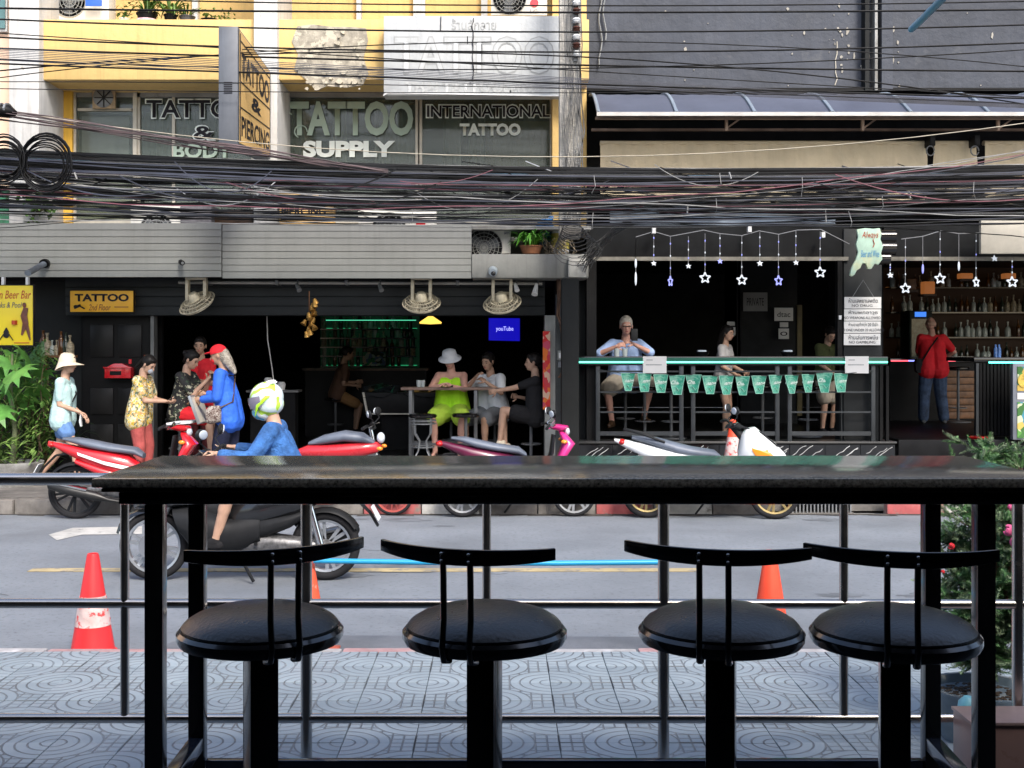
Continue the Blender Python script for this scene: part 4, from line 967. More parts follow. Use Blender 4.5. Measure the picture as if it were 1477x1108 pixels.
# bunch of service wires that drops at the dark bar's left corner
t = thing('service_drop', 'bundle of grey service wires drooping at the left end of the beer bar', 'cables', P(870, 335, 8.2))
g = MB()
for i in range(16):
    x1_ = rr.uniform(830, 850); q = []
    for k in range(9):
        s_ = k / 8; q.append(P(910 + rr.uniform(-6, 6) * (1 - s_) + (x1_ - 910) * s_, 318 + i * .6 + (60 + rr.uniform(-8, 8)) * s_ ** 1.6, 8.0 + .35 * s_))
    g.tube(q, rr.uniform(.004, .008), 4)
tag(g.build('strands', mat('cable_mix', (.1,.1,.1)), t), kind='stuff')
# brown cable bunch down the alley
t = thing('alley_cables', 'brown and black cable bunch running down the wall between the two bars', 'cables', P(815, 500, 8.6))
g = MB()
for i in range(9):
    q = [P(px + rr.uniform(-3, 3), py, 8.62 + rr.uniform(-.03, .03)) for px, py in ((806, 400), (807, 425), (806, 455), (813, 482), (818, 505), (816, 530), (808, 545))]
    g.tube(q, rr.uniform(.006, .012), 5)
tag(g.build('strands', mat('cable_rust', (.12,.06,.035), .6, var=.5, scale=5), t, smooth=80), kind='stuff')
mb_ = board('meter_box', 'small electric meter box with white face in the alley between the bars', 'meter', 804, 819, 506, 520, 8.7, mat('meter_grey', (.25,.26,.24), .5), d=.1)
bx('dial_plate', paper, mb_, 806, 812, 8.695, 8.699, 509, 517, Z=8.695); bx('lower_box', grey_metal, mb_, 805, 815, 8.71, 8.8, 521.5, 530, Z=8.71)

# ------------------------------------------------------------------ things hung from the canopy
cp = thing('conduit', 'white conduit pipe running under the canopy edge between the wall fans', 'pipe', P(500, 408, 8.7))
MB().tube([P(258, 407.5, 8.7), P(782, 409, 8.7)], .022, 8).build('pipe', mat('white_pipe', (.38,.38,.36), .5, var=.15), cp, smooth=60)
for px in (300, 400, 500, 660): MB().box(PXx(px, 8.7) - .02, PXx(px, 8.7) + .02, 8.665, 8.80, PZ(411, 8.7), PZ(405, 8.7)).build('clip', grey_metal, cp)
fan_cream = mat('fan_cream', (.60,.54,.40), .4, var=.25, scale=8, streak=.5)
def wall_fan(lab, px, py, tilt, roll):
    t = thing('wall_fan', lab, 'fan', P(px, 404, 8.62), group='orbit fans under the canopy')
    c0 = P(px, 404, 8.62)
    g = MB(); g.box(c0.x - .13, c0.x - .09, 8.55, 8.66, c0.z - .26, c0.z).box(c0.x + .09, c0.x + .13, 8.55, 8.66, c0.z - .26, c0.z).box(c0.x - .13, c0.x + .13, 8.55, 8.66, c0.z, c0.z + .03)
    g.build('bracket', fan_cream, t, bevel=.008)
    M = Euler((R(tilt), R(roll), 0)).to_matrix(); c = c0 + Vector((0, -.03, -.27))
    MB().lathe([(0, .13), (.05, .12), (.07, .09), (.075, .03), (.04, .0), (0, 0)], c, 'Z', 16, M=M).build('motor', fan_cream, t, smooth=40)
    f0 = c - M @ Vector((0, 0, .02)); g = MB()
    for rad, zz_ in ((.235, 0), (.20, -.035), (.14, -.055), (.08, -.065), (.20, .035), (.14, .05)):
        g.lathe([(rad - .006, zz_ - .005), (rad + .006, zz_ - .005), (rad + .006, zz_ + .005), (rad - .006, zz_ + .005)], f0, 'Z', 28, closed=True, M=M)
    for k in range(28):
        a = k * 6.283 / 28; d = Vector((math.cos(a), math.sin(a), 0))
        g.tube([f0 + M @ (d * .06 + Vector((0, 0, -.066))), f0 + M @ (d * .16 + Vector((0, 0, -.052))), f0 + M @ (d * .236), f0 + M @ (d * .16 + Vector((0, 0, .048))), f0 + M @ (d * .06 + Vector((0, 0, .055)))], .0035, 4)
    g.build('cage', fan_cream, t)
    MB().lathe([(0, -.068), (.06, -.068), (.06, -.06), (0, -.06)], f0, 'Z', 16, M=M).build('hub_badge', fan_cream, t)
    for k in range(3):
        a = k * 2.094; d = Vector((math.cos(a), math.sin(a), 0)); e_ = Vector((-math.sin(a), math.cos(a), 0))
        MB().add([f0 + M @ (d * .04 - e_ * .03 + Vector((0, 0, .01))), f0 + M @ (d * .19 - e_ * .08 + Vector((0, 0, .02))), f0 + M @ (d * .20 + e_ * .07 - Vector((0, 0, .02))), f0 + M @ (d * .04 + e_ * .03 - Vector((0, 0, .01)))], [(0, 1, 2, 3)]).build('blade', mat('fan_blade_cream', (.30,.27,.20), .4), t, fixn=False)
wall_fan('tilted cream wall fan above the people by the black door', 284, 405, 30, -24)
wall_fan('middle cream wall fan above the open bar, left of the television', 608, 405, 30, 0)
wall_fan('right cream wall fan above the television, beside the pillar', 724, 405, 32, -10)
for px, lab in ((430, 'small spotlight under the canopy near the golden bells'), (549, 'small spotlight left of the middle wall fan'), (745, 'small spotlight touching the right wall fan'), (776, 'white double spotlight at the right end of the conduit')):
    t = thing('spotlight', lab, 'spotlight', P(px, 412, 8.6), group='spotlights under the canopy')
    big = px == 776; wm = white_p if px > 740 else grey_metal
    MB().tube([P(px, 405, 8.66), P(px, 411, 8.62)], .012, 6).build('arm', grey_metal, t)
    MB().tube([P(px - 2, 410, 8.62), P(px + 1 - (6 if big else 0), 419 + (6 if big else 0), 8.55)], [.02, .04 if big else .032], 12).build('lamp_head', wm, t, smooth=40)
t = thing('dome_camera', 'round silver security camera on the grey slab end', 'security camera', P(711, 392, 8.42))
MB().tube([P(711, 391, 8.44), P(711, 391, 8.38), P(711, 393, 8.33)], [.06, .055, .045], 16).build('body', mat('cam_silver', (.45,.52,.58), .3, .4, var=.1), t, smooth=40)
MB().ell(P(711.5, 394, 8.33), (.03, .02, .03), 12, 8).build('lens', black_g, t, smooth=60)
t = thing('bullet_camera', 'tiny black camera on the plank canopy', 'security camera', P(261, 378, 8.42))
MB().tube([P(261, 378, 8.44), P(261, 379, 8.33)], .030, 12).build('body', black, t, smooth=40); MB().tube([P(261, 379, 8.332), P(261, 379, 8.32)], .018, 12).build('lens', grey_metal, t)
t = thing('pipe_stub', 'grey drain pipe stub sticking out of the left plank canopy', 'pipe', P(64, 380, 8.4))
MB().tube([P(65, 380, 8.44), P(40, 394, 7.95)], .035, 12).build('pipe', mat('pvc_grey', (.16,.19,.23), .5, var=.2), t, smooth=50)
MB().tube([P(65.5, 379.5, 8.44), P(63.5, 380.6, 8.40)], .055, 12).build('collar', black, t, smooth=50)
# golden bells
t = thing('hanging_bells', 'cluster of small golden bells hanging in front of the bar beam', 'ornament', P(446, 428, 8.5))
gold = mat('gold', (.50,.27,.06), .35, .6, var=.4, scale=20); rr = random.Random(15)
g = MB(); g.tube([P(446, 420, 8.5), P(446, 482, 8.5)], .006, 5); g.build('cord', mat('cord_brown', (.15,.06,.02), .7), t)
for i in range(15):
    c = P(446 + rr.uniform(-8, 8), 434 + i * 3.4, 8.48 + rr.uniform(-.04, .04)); M = Euler((rr.uniform(-.5, .5), rr.uniform(-.5, .5), 0)).to_matrix()
    MB().lathe([(0, .035), (.018, .03), (.028, .0), (.038, -.03), (.042, -.035), (.0, -.03)], c, 'Z', 10, M=M).build('bell', gold, t, smooth=40)
# red mail box
t = thing('mailbox', 'red metal mailbox fixed on the black panelled door', 'mailbox', P(165, 546, 8.95))
Y = 8.78; x0, x1, z0, z1 = PXx(146, Y), PXx(184, Y), PZ(546, Y), PZ(531, Y)
MB().prism([(x0, z0), (x1, z0), (x1, z1), ((x0 + x1) / 2 + .05, z1 + .055), ((x0 + x1) / 2 - .05, z1 + .055), (x0, z1)], Y, 8.953).build('box', red_p, t, bevel=.006)
MB().box(x0 - .015, x1 + .015, Y - .015, Y + .02, z1 - .006, z1 + .012).build('lid_lip', red_p, t, bevel=.003)
MB().box(x0 + .07, x1 - .12, Y - .004, Y - .001, z0 + .04, z0 + .09).build('window_slot', black, t)
MB().tube([(x1 - .02, Y + .05, z1 + .05), (x1 - .02, Y + .05, z1 + .11)], .02, 6).build('flag_knob', red_p, t)
# blue pvc pipe overhead in the foreground
t = MB().tube([P(1315, 42, 2.6), P(1332, 26, 2.45), P(1372, -14, 2.15)], .0125, 14)
tag(t.build('water_pipe', mat('blue_pvc', (.06,.30,.45), .35, var=.05), loc=P(1315, 42, 2.6), smooth=50), 'end of a light blue plastic pipe poking down from the top edge at right', 'pipe')

# ------------------------------------------------------------------ the street was laid out in units of 1/1.75 depth: set true depths
K = 1.75
RIGID = {'air_conditioner', 'wall_fan', 'spotlight', 'dome_camera', 'bullet_camera', 'hanging_bells', 'mailbox', 'potted_plant', 'dry_plant', 'climbing_plant',
         'utility_pole', 'exhaust_fan', 'storage_drum', 'blue_bag', 'kerb_stone'}
done = set()
def deepen(o, rigid):
    rigid = rigid or o.name.split('.')[0] in RIGID
    if o.type == 'MESH' and not rigid and o.data.name not in done:
        done.add(o.data.name)
        for v in o.data.vertices: v.co.y *= K
        o.data.update()
    for c in o.children:
        c.location.y *= K; deepen(c, rigid)
for o in [o for o in sc.objects if o.parent is None and o.type in ('MESH', 'EMPTY')]:
    deepen(o, False); o.location.y *= K
for k_ in ORG: ORG[k_].y *= K
FX = 1750.0; NK *= K; FK *= K
ZT = .15
tm = MB().box(-.1485, .1485, -.1485, .1485, -.03, 0).build('paving_tile', TM, bevel=.003, mesh=True, w=False)
for j in range(8):
    for i in range(-16, 17):
        o = link('paving_tile', tm, pave, (i * .3 + .1, NK - .08 - .15 - .3 * j - 5.25, ZT + rnd.uniform(-.002, .002)),
                 (rnd.uniform(-.006, .006), rnd.uniform(-.006, .006), R(90) * ((i + j) % 2)))
# near kerb stones, painted in worn red and white
for i in range(-12, 13):
    m = mat('kerb_pink', (.40,.24,.24), .8, var=.2, scale=6, c2=(.30,.27,.27), c2s=5) if i % 2 else mat('kerb_pale', (.42,.41,.42), .8, var=.2, scale=6, c2=(.28,.27,.27), c2s=5)
    kb = MB().box(-.395, .395, -.045, .04, -.15, 0).build('kerb_stone', m, bevel=.012, mesh=True, w=False)
    link('kerb_stone', kb, pave, (i * .8 + .35, NK - .042 - 5.25, .15 + rnd.uniform(-.003, .003)), (0, 0, rnd.uniform(-.004, .004)))

# ------------------------------------------------------------------ foreground: bar table
tb = thing('bar_table', 'long dark granite topped bar table on black metal legs in the foreground', 'table', (.2, 3.7, .30))
TZ = 1.43
MB().box(-1.135, 1.56, 3.37, 4.07, TZ - .028, TZ).build('table_top', [granite], tb, bevel=.009)
MB().box(-1.11, 1.54, 3.38, 4.06, TZ - .040, TZ - .029).build('top_edge_layer', granite_e, tb, bevel=.004)
MB().box(-1.07, 1.50, 3.41, 4.02, TZ - .078, TZ - .041).build('frame', black_g, tb, bevel=.004)
LEGS = [(-.975, 3.42), (1.375, 3.42), (-.985, 3.94), (1.41, 3.94)]
for (x, y) in LEGS:
    MB().box(x - .026, x + .026, y, y + .05, .305, TZ - .079).build('leg', black_g, tb, bevel=.004)
bluish = mat('steel_blue_gloss', (.10,.12,.17), .15, .8, var=.2)
MB().bar((-.978, 3.472, .505), (-.983, 3.938, .505), .045, .045).build('side_rail', bluish, tb, bevel=.004)
MB().bar((1.378, 3.472, .505), (1.408, 3.938, .505), .045, .045).build('side_rail', bluish, tb, bevel=.004)
MB().bar((-.957, 3.965, .425), (1.383, 3.965, .425), .03, .045).build('foot_rail', bluish, tb, bevel=.004)

# ------------------------------------------------------------------ stainless railing
rl = thing('railing', 'stainless tube railing behind the bar table along the pavement', 'railing', (0, 4.55, .15))
YR = 4.55
def zr(py): return PZ(py, YR)
MB().tube([(-4.2, YR, zr(691)), (3.6, YR, zr(691))], .0235, 16).build('top_rail', steel, rl, smooth=60)
MB().tube([(-4.2, YR, zr(869.5)), (3.6, YR, zr(872))], .0185, 14).build('middle_rail', steel, rl, smooth=60)
MB().tube([(-4.2, YR, zr(1036)), (3.6, YR, zr(1036))], .0185, 14).build('bottom_rail', steel, rl, smooth=60)
k = 0
for px in (-860, -600, -340, -80, 180, 442, 702, 957, 1217, 1468, 1728):
    main = px in (-600, -80, 442, 957, 1468)
    x = PXx(px, YR); r_ = .0215 if main else .0165
    MB().tube([(x, YR, .15 if main else zr(1036) + .015), (x, YR, zr(691) - .02)], r_, 14).build('post' if main else 'upright', steel, rl, smooth=60)
    if main: MB().lathe([(0, 0), (.045, 0), (.045, .006), (.022, .012), (0, .012)], (x, YR, .15), seg=16).build('post_base', steel, rl)

# ------------------------------------------------------------------ stools
vinyl = mat('black_vinyl', (.016,.015,.012), .30, var=.25, scale=6, bump=.25, bscale=110, spec=.6)
def make_stool():
    t = thing('bar_stool', 'x', 'bar stool', (0, 0, .30), group='black bar stools in a row')
    S = .855      # seat height above the floor
    MB().lathe([(0, S - .042), (.165, S - .042), (.184, S - .036), (.190, S - .025), (.190, S - .012), (.183, S - .004), (.172, S - .004), (0, S - .004)], seg=40).build('seat_rim', black_g, t, w=False, smooth=35)
    MB().lathe([(.176, S - .006), (.179, S + .002), (.170, S + .012), (.150, S + .024), (.115, S + .036), (.07, S + .043), (.03, S + .046), (0, S + .0465)], seg=40).build('cushion', vinyl, t, w=False, smooth=60)
    MB().box(-.033, .033, -.033, .033, .012, S - .043).build('post', black_g, t, w=False, bevel=.003)
    MB().lathe([(0, 0), (.20, 0), (.20, .008), (.05, .018), (0, .018)], seg=32).build('base_plate', black_g, t, w=False, smooth=35)
    g = MB(); rb_ = .34; yc = .155; n = 22; a0 = R(36)      # curved back band, bowed towards the camera (-Y)
    H0, H1 = 1.024, 1.060; vs_ = []
    for i in range(n + 1):
        a = -a0 + 2 * a0 * i / n; k_ = (a / a0) ** 2
        for rad, z in ((rb_, H0 + .012 * k_), (rb_ + .010, H0 + .012 * k_), (rb_ + .010, H1 + .002 * k_), (rb_, H1 + .002 * k_)):
            vs_.append((rad * math.sin(a), yc - rad * math.cos(a), z))
    g.add(vs_, [(4 * i + j, 4 * i + (j + 1) % 4, 4 * i + 4 + (j + 1) % 4, 4 * i + 4 + j) for i in range(n) for j in range(4)] + [(3, 2, 1, 0), (4 * n, 4 * n + 1, 4 * n + 2, 4 * n + 3)])
    g.build('backrest', black_g, t, w=False, bevel=.003)
    for sx in (-.031, .031):
        yb = yc - rb_ - .006
        MB().tube([(sx, yb, H1 - .012), (sx, yb + .004, H0 - .03), (sx, yb + .006, S + .05), (sx, -.196, S - .01), (sx, -.185, S - .040), (sx, -.15, S - .048)], .0072, 8, flat=1).build('back_strut', black_g, t, w=False, smooth=60)
    for sx in (-.031, .031):
        for zb_ in (1.034, 1.050): MB().ell((sx, yc - rb_ - .0155, zb_), (.004, .003, .004), 8, 5).build('bolt', steel, t, w=False, smooth=60)
    return t
proto = make_stool()
st = [(376, 2.80, 27, 'leftmost black bar stool, its back turned towards the right'),
      (699, 2.80, -18, 'second black bar stool from the left, under the middle of the table'),
      (1040, 2.80, -15, 'third black bar stool from the left, almost touching the back of the last one'),
      (1290, 2.77, -13, 'rightmost black bar stool, in front of the right table leg')]
for i, (px, Y, rz, lab) in enumerate(st):
    o = proto if i == 0 else copy_tree(proto)
    o.location = (PXx(px, Y), Y, .30); o.rotation_euler = (0, 0, R(rz)); o['label'] = lab

# ------------------------------------------------------------------ traffic cones
def cone(lab, x, y, z, h=.58, m=ornge, band=None, rr_=.125, base=True):
    t = thing('traffic_cone', lab, 'traffic cone', (x, y, z), group='traffic cones')
    prof = [(rr_, .02), (.035, h - .015), (.030, h), (.022, h), (.022, h - .03)]
    MB().lathe([(rr_ + .012, 0), (rr_ + .012, .018)] + prof, (x, y, z), seg=28).build('cone_body', m, t, smooth=40)
    if base: MB().box(x - .17, x + .17, y - .17, y + .17, z, z + .016).build('base', mat('cone_base', (.45,.10,.06), .7, var=.3, scale=8), t, bevel=.006)
    if band:
        a, b_ = band; ra = lambda q: rr_ + (.035 - rr_) * (q - .02) / (h - .035) + .003
        MB().lathe([(ra(a), a), (ra(b_), b_)], (x, y, z), seg=28).build('band', mat('worn_band', (.62,.48,.46), .7, var=.2, scale=12, c2=(.68,.05,.05), c2s=26, c2t=.54, c2w=.04), t, smooth=60)
    return t
cr = mat('cone_red', (.78,.030,.035), .45, var=.1, scale=5)
cone('red cone with a worn pale band at the near kerb, far left', PXx(134, 7.08), 7.08, 0, .585, cr, (.17, .34), base=False)
cone('plain orange cone near the left stool, holding the end of the blue pipe', PXx(444, 7.05), 7.05, 0, .56, ornge)
cone('plain orange cone between the two right stools', PXx(1111, 7.1), 7.1, 0, .60, mat('cone_orange2', (.80,.07,.025), .5, var=.1, scale=4))
cone('orange and white cone standing behind the white scooter', PXx(1057, 13.9), 13.9, .15, .80, mat('cone_orange2', (.8,.1,.1)), (.38, .60), .15)
t = thing('barrier_pipe', 'bright blue plastic pipe stretched low above the road between cones', 'pipe', (0, 7.0, .5))
q = [(PXx(452, 7.0), 7.0, PZ(809, 7.0)), (PXx(640, 7.0), 7.0, PZ(811.5, 7.0)), (PXx(800, 7.0), 7.0, PZ(812.5, 7.0)), (PXx(956, 7.0), 7.0, PZ(811, 7.0))]
MB().tube(q, .0155, 12).build('pipe', mat('pipe_blue', (.02,.32,.60), .35, var=.05), t, smooth=60)
t = thing('pipe_stake', 'thin dark stake behind the railing post carrying the end of the blue pipe', 'stake', (PXx(957, 7.0), 7.0, 0))
MB().box(PXx(957, 7.0) - .012, PXx(957, 7.0) + .012, 7.02, 7.04, 0, .55).build('rod', grey_metal, t); MB().box(PXx(957, 7.0) - .03, PXx(957, 7.0) + .03, 7.0, 7.06, 0, .02).build('foot', grey_metal, t)

# ------------------------------------------------------------------ glazed pot with feathery shrub, right foreground
px_, py_, pz_ = PXx(1418, 5.1), 5.1, .15
t = thing('potted_shrub', 'tall feathery conifer shrub with pink and red flowers in a blue-grey glazed pot', 'potted shrub', (px_, py_, pz_))
MB().lathe([(0, 0), (.17, 0), (.205, .10), (.215, .17), (.228, .20), (.228, .215), (.208, .215), (.20, .18), (0, .175)], (px_, py_, pz_), seg=36).build('pot', mat('blue_glaze', (.16,.21,.25), .2, var=.3, scale=3, coat=.5), t, smooth=40)
g = MB(); rr = random.Random(31)
for i in range(240):
    a, r_ = rr.uniform(0, 6.283), .19 * math.sqrt(rr.random()); g.ell((px_ + math.cos(a) * r_, py_ + math.sin(a) * r_, pz_ + .178), (rr.uniform(.006, .016),) * 2 + (.006,), 5, 3)
tag(g.build('soil_mulch', soil, t), kind='stuff')
stems = MB(); fol = MB(); fol2 = MB()
def twig(p, d, L, dep):
    n = 5; q = [Vector(p)]; d = Vector(d).normalized()
    for i in range(n):
        d = (d + Vector((rr.gauss(0, .16), rr.gauss(0, .16), rr.gauss(0, .10) + .02))).normalized(); q.append(q[-1] + d * (L / n))
    stems.tube(q, [.010 / (dep * 1.6) * (1 - .13 * i) for i in range(n + 1)], 5)
    return q, d
def spray(p, d, L):
    F = fol if rr.random() < .55 else fol2
    for i in range(15):
        t_ = i / 15; c = Vector(p) + Vector(d) * L * t_
        for s_ in range(3):
            a = rr.uniform(0, 6.283); o_ = Vector(d).orthogonal().normalized(); o_ = (Matrix.Rotation(a, 3, Vector(d)) @ o_)
            e_ = (o_ * .7 + Vector(d) * .7).normalized(); l = L * .34 * (1 - t_ * .6); sd_ = e_.cross(Vector(d)).normalized() * .0028
            F.add([c - sd_, c + sd_, c + e_ * l], [(0, 1, 2)])
base_ = Vector((px_, py_, pz_ + .17))
for (tx, tz, hy) in ((-.04, 1.04, 0), (.05, 1.10, .1), (.16, 1.04, -.05), (.0, .84, -.12), (.22, .88, .05), (-.10, .72, .05), (.10, .62, .1), (.02, .50, 0), (.16, .45, .1)):
    tip = Vector((px_ + tx, py_ + hy, pz_ + tz + .08)); n = 8
    q = [base_ + (tip - base_) * (i / n) + Vector((rr.gauss(0, .012), rr.gauss(0, .012), 0)) for i in range(n + 1)]
    stems.tube(q, [.012 - .001 * i for i in range(n + 1)], 6)
    for i in range(3, n + 1):
        for k in range(7):
            a = rr.uniform(0, 6.283); d = Vector((math.cos(a), math.sin(a), rr.uniform(-.25, .7))); L_ = rr.uniform(.07, .15)
            qq, dd_ = twig(q[i], d, L_, 2)
            for p in qq[1:]:
                for z in range(2):
                    dv = (dd_ + Vector((rr.gauss(0, .6), rr.gauss(0, .6), rr.gauss(0, .5)))).normalized(); spray(p, dv, rr.uniform(.05, .09))
stems.build('branches', mat('bark', (.09,.055,.035), .85, var=.3), t, smooth=60)
tag(fol.build('foliage', mat('conifer_green', (.11,.24,.085), .6, var=.5, scale=5), t, fixn=False), kind='stuff')
tag(fol2.build('foliage_grey', mat('conifer_grey', (.28,.38,.22), .6, var=.4, scale=6), t, fixn=False), kind='stuff')
pk = mat('petal_pink', (.80,.12,.30), .6, var=.2, scale=9); rd = mat('petal_red', (.70,.02,.03), .6, var=.2)
for (px, py, Z, m, s_) in ((1372, 788, 4.9, rd, .7), (1366, 870, 4.935, rd, .45), (1459, 732, 4.935, pk, .8), (1455, 765, 4.865, pk, 1.2), (1466, 782, 4.9, pk, 1.3), (1462, 805, 5.005, pk, .9), (1450, 722, 4.97, rd, .5), (1360, 825, 5.005, rd, .4)):
    c = P(px, py, Z); g = MB()
    for k in range(11):
        v = Vector((rr.gauss(0, 1), rr.gauss(0, 1) - .5, rr.gauss(0, 1))).normalized(); g.ell(c + v * .014 * s_, (.013 * s_, .013 * s_, .006 * s_), 6, 4, v.to_track_quat('Z', 'Y').to_matrix())
    g.build('flower', m, t)
t = thing('planter_block', 'pinkish brown tiled block beside the glazed pot in the lower right corner', 'block', (PXx(1450, 4.38), 4.38, .15))
MB().box(PXx(1402, 4.3), PXx(1402, 4.3) + .5, 4.3, 4.48, .15, PZ(1046, 4.3)).build('block', mat('pink_tile', (.34,.22,.19), .3, var=.12, scale=3), t, bevel=.004)
MB().box(PXx(1402, 4.3) - .004, PXx(1402, 4.3) + .51, 4.29, 4.49, PZ(1046, 4.3) + .0, PZ(1046, 4.3) + .012).build('cap', mat('pink_tile_cap', (.42,.30,.27), .3, var=.1), t, bevel=.003)
t = thing('watering_can', 'light blue plastic tub peeking out between the table leg and the pinkish block', 'tub', (PXx(1392, 4.7), 4.7, .15))
MB().lathe([(0, 0), (.035, 0), (.045, .2), (.035, .27), (.015, .29), (0, .29)], (PXx(1396, 4.7), 4.7, .15), seg=18).build('body', mat('light_blue_plastic', (.18,.50,.60), .4, var=.08), t, smooth=40)
# wire mesh tray behind the shrub
# ------------------------------------------------------------------ scooters
lens_r = mat('lens_red', (.45,.01,.01), .15, var=0, coat=.5)
lens_o = mat('lens_amber', (.8,.25,.02), .15, var=0, coat=.5)
lens_w = mat('lens_clear', (.55,.60,.65), .08, var=0, coat=.6)
seat_bk = mat('seat_vinyl', (.020,.022,.026), .5, var=.3, bump=.15, bscale=120)
seat_gy = mat('seat_grey_vinyl', (.11,.13,.17), .45, var=.2, bump=.15, bscale=120)
eng = mat('engine_metal', (.16,.16,.165), .4, .6, var=.4, scale=25)
blk_pl = mat('black_plastic', (.018,.019,.021), .45, var=.2)
silver = mat('silver_paint', (.42,.43,.44), .3, .7, var=.1)
def scooter(label, loc, rz, body, body2=None, seat=seat_bk, Rw=.27, WB=1.27, style='under', spokes='cast', rimm=None, tyre_w=.05, group='motor scooters on the street', stripe=None, mirror=True, screen=False, side_m=None):
    t = thing('motor_scooter', label, 'scooter', loc, rz, group=group)
    xf, xr = WB / 2, -WB / 2; body2 = body2 or body; rimm = rimm or blk_pl; k = dict(w=False)
    for (cx, nm) in ((xf, 'front'), (xr, 'rear')):
        tw = tyre_w * (1 if nm == 'front' else 1.15); r0 = Rw - tw * .9; prof = []
        for j in range(12):
            a = j * math.pi / 6; prof.append((Rw - tw * .5 + tw * .5 * math.cos(a), tw * .55 * math.sin(a)))
        wh = MB().lathe(prof, (cx, 0, Rw), 'Y', 36, closed=True).build('wheel', rubber, t, smooth=60, **k)
        g = MB(); ri = Rw - tw
        g.lathe([(ri - .012, -tw * .35), (ri + .006, -tw * .42), (ri + .006, tw * .42), (ri - .012, tw * .35)], (cx, 0, Rw), 'Y', 32, closed=True)
        g.build('rim', rimm, wh, smooth=40, **k)
        g = MB(); g.lathe([(0, -.05), (.035, -.05), (.045, -.02), (.045, .02), (.035, .05), (0, .05)], (cx, 0, Rw), 'Y', 14)
        if spokes == 'wire':
            for q in range(28):
                a = q * 6.283 / 28; b_ = a + (.35 if q % 2 else -.35); s_ = .03 if (q // 2) % 2 else -.03
                g.tube([(cx + .04 * math.cos(a), s_, Rw + .04 * math.sin(a)), (cx + ri * math.cos(b_), 0, Rw + ri * math.sin(b_))], .0025, 4)
        else:
            for q in range(6 if spokes == 'cast' else 5):
                a = q * 6.283 / (6 if spokes == 'cast' else 5) + .3
                for da in (-.16, .16):
                    g.bar((cx + .03 * math.cos(a), 0, Rw + .03 * math.sin(a)), (cx + ri * math.cos(a + da), 0, Rw + ri * math.sin(a + da)), .026, .016, up=(0, 1, 0))
        g.build('spokes', rimm, wh, smooth=30, **k)
        if nm == 'front': MB().lathe([(.05, .05), (.105, .05), (.105, .056), (.05, .056)], (cx, 0, Rw), 'Y', 24, closed=True).build('brake_disc', chrome, wh, **k)
    # front fork, fender
    g = MB()
    for s_ in (-.065, .065): g.tube([(xf, s_, Rw), (xf - .05, s_, Rw + .17), (xf - .17, s_ * .8, .64)], [.016, .022, .022], 8)
    g.build('fork', silver if style == 'maxi' else blk_pl, t, smooth=50, **k)
    g = MB(); n = 12; vs_ = []
    for i in range(n + 1):
        a = R(20) + R(140) * i / n; rr_ = Rw + .03 + .01 * math.sin(i)
        for y, d in ((-.055, -.022), (-.04, 0), (0, .012), (.04, 0), (.055, -.022)): vs_.append((xf + (rr_ + d) * math.cos(a), y, Rw + (rr_ + d) * math.sin(a)))
    g.add(vs_, [(5 * i + j, 5 * i + j + 1, 5 * i + j + 6, 5 * i + j + 5) for i in range(n) for j in range(4)])
    g.build('front_fender', body, t, smooth=60, fixn=False, **k)
    side_m = side_m or body
    if style == 'under':
        MB().loft([(xf - .14, .90, .04, .03, 100), (xf - .11, .86, .11, .05, 100), (xf - .06, .78, .17, .07, 98), (xf - .13, .65, .19, .05, 95), (xf - .24, .46, .15, .045, 85), (xf - .33, .31, .12, .04, 50)]).build('leg_shield', body, t, smooth=50, **k)
        MB().loft([(xf - .22, .86, .09, .02, 100), (xf - .24, .68, .15, .02, 95), (xf - .33, .42, .12, .02, 80)]).build('inner_cover', blk_pl, t, smooth=50, **k)
        MB().loft([(xf - .30, .29, .13, .03, 10), (xf - .50, .27, .15, .03, 0), (xf - .72, .29, .14, .035, -10)]).build('floorboard', blk_pl, t, smooth=50, **k)
        MB().loft([(.06, .46, .09, .13, -10), (-.05, .52, .12, .15, -8), (-.25, .58, .14, .13, -6), (xr + .10, .66, .125, .085, -5), (xr - .10, .73, .09, .05, -5), (xr - .27, .79, .035, .02, -5)]).build('side_panel', side_m, t, smooth=50, **k)
        MB().loft([(.04, .36, .08, .06, 0), (-.15, .42, .13, .09, 0), (-.35, .50, .135, .06, 0), (xr + .02, .60, .11, .03, 0)]).build('lower_cover', body2, t, smooth=50, **k)
        MB().loft([(.08, .65, .08, .025, 0), (.0, .70, .115, .04, 0), (-.25, .735, .135, .04, 0), (-.45, .775, .13, .045, 3), (xr + .02, .81, .105, .035, 5), (xr - .12, .83, .06, .015, 5)]).build('seat', seat, t, smooth=50, **k)
        hb = (xf - .26, .93)
        MB().loft([(xf - .08, .92, .03, .03, 60), (xf - .12, .93, .09, .06, 60), (xf - .22, .95, .11, .05, 60), (xf - .28, .93, .08, .03, 60)]).build('handlebar_cover', body, t, smooth=50, **k)
        MB().ell((xf - .075, 0, .895), (.03, .07, .045), 14, 8).build('headlight', lens_w, t, smooth=60, **k)
        tail = (xr - .24, .77)
    elif style == 'mini':
        MB().loft([(-.42, .66, .05, .04, 0), (-.30, .68, .11, .07, 0), (0, .68, .13, .08, 0), (.25, .70, .12, .08, 0), (.42, .72, .08, .06, 0), (.47, .72, .03, .02, 0)]).build('body_shell', body, t, smooth=50, **k)
        MB().loft([(-.30, .76, .07, .02, 0), (-.15, .80, .12, .05, 0), (.08, .84, .135, .06, 0), (.28, .82, .12, .055, -6), (.40, .77, .06, .03, -10)]).build('seat', seat, t, smooth=50, **k)
        MB().loft([(.30, .36, .05, .04, 0), (.1, .40, .09, .14, 0), (-.2, .44, .09, .14, 0), (-.4, .50, .07, .10, 0)]).build('lower_cover', body2, t, smooth=50, **k)
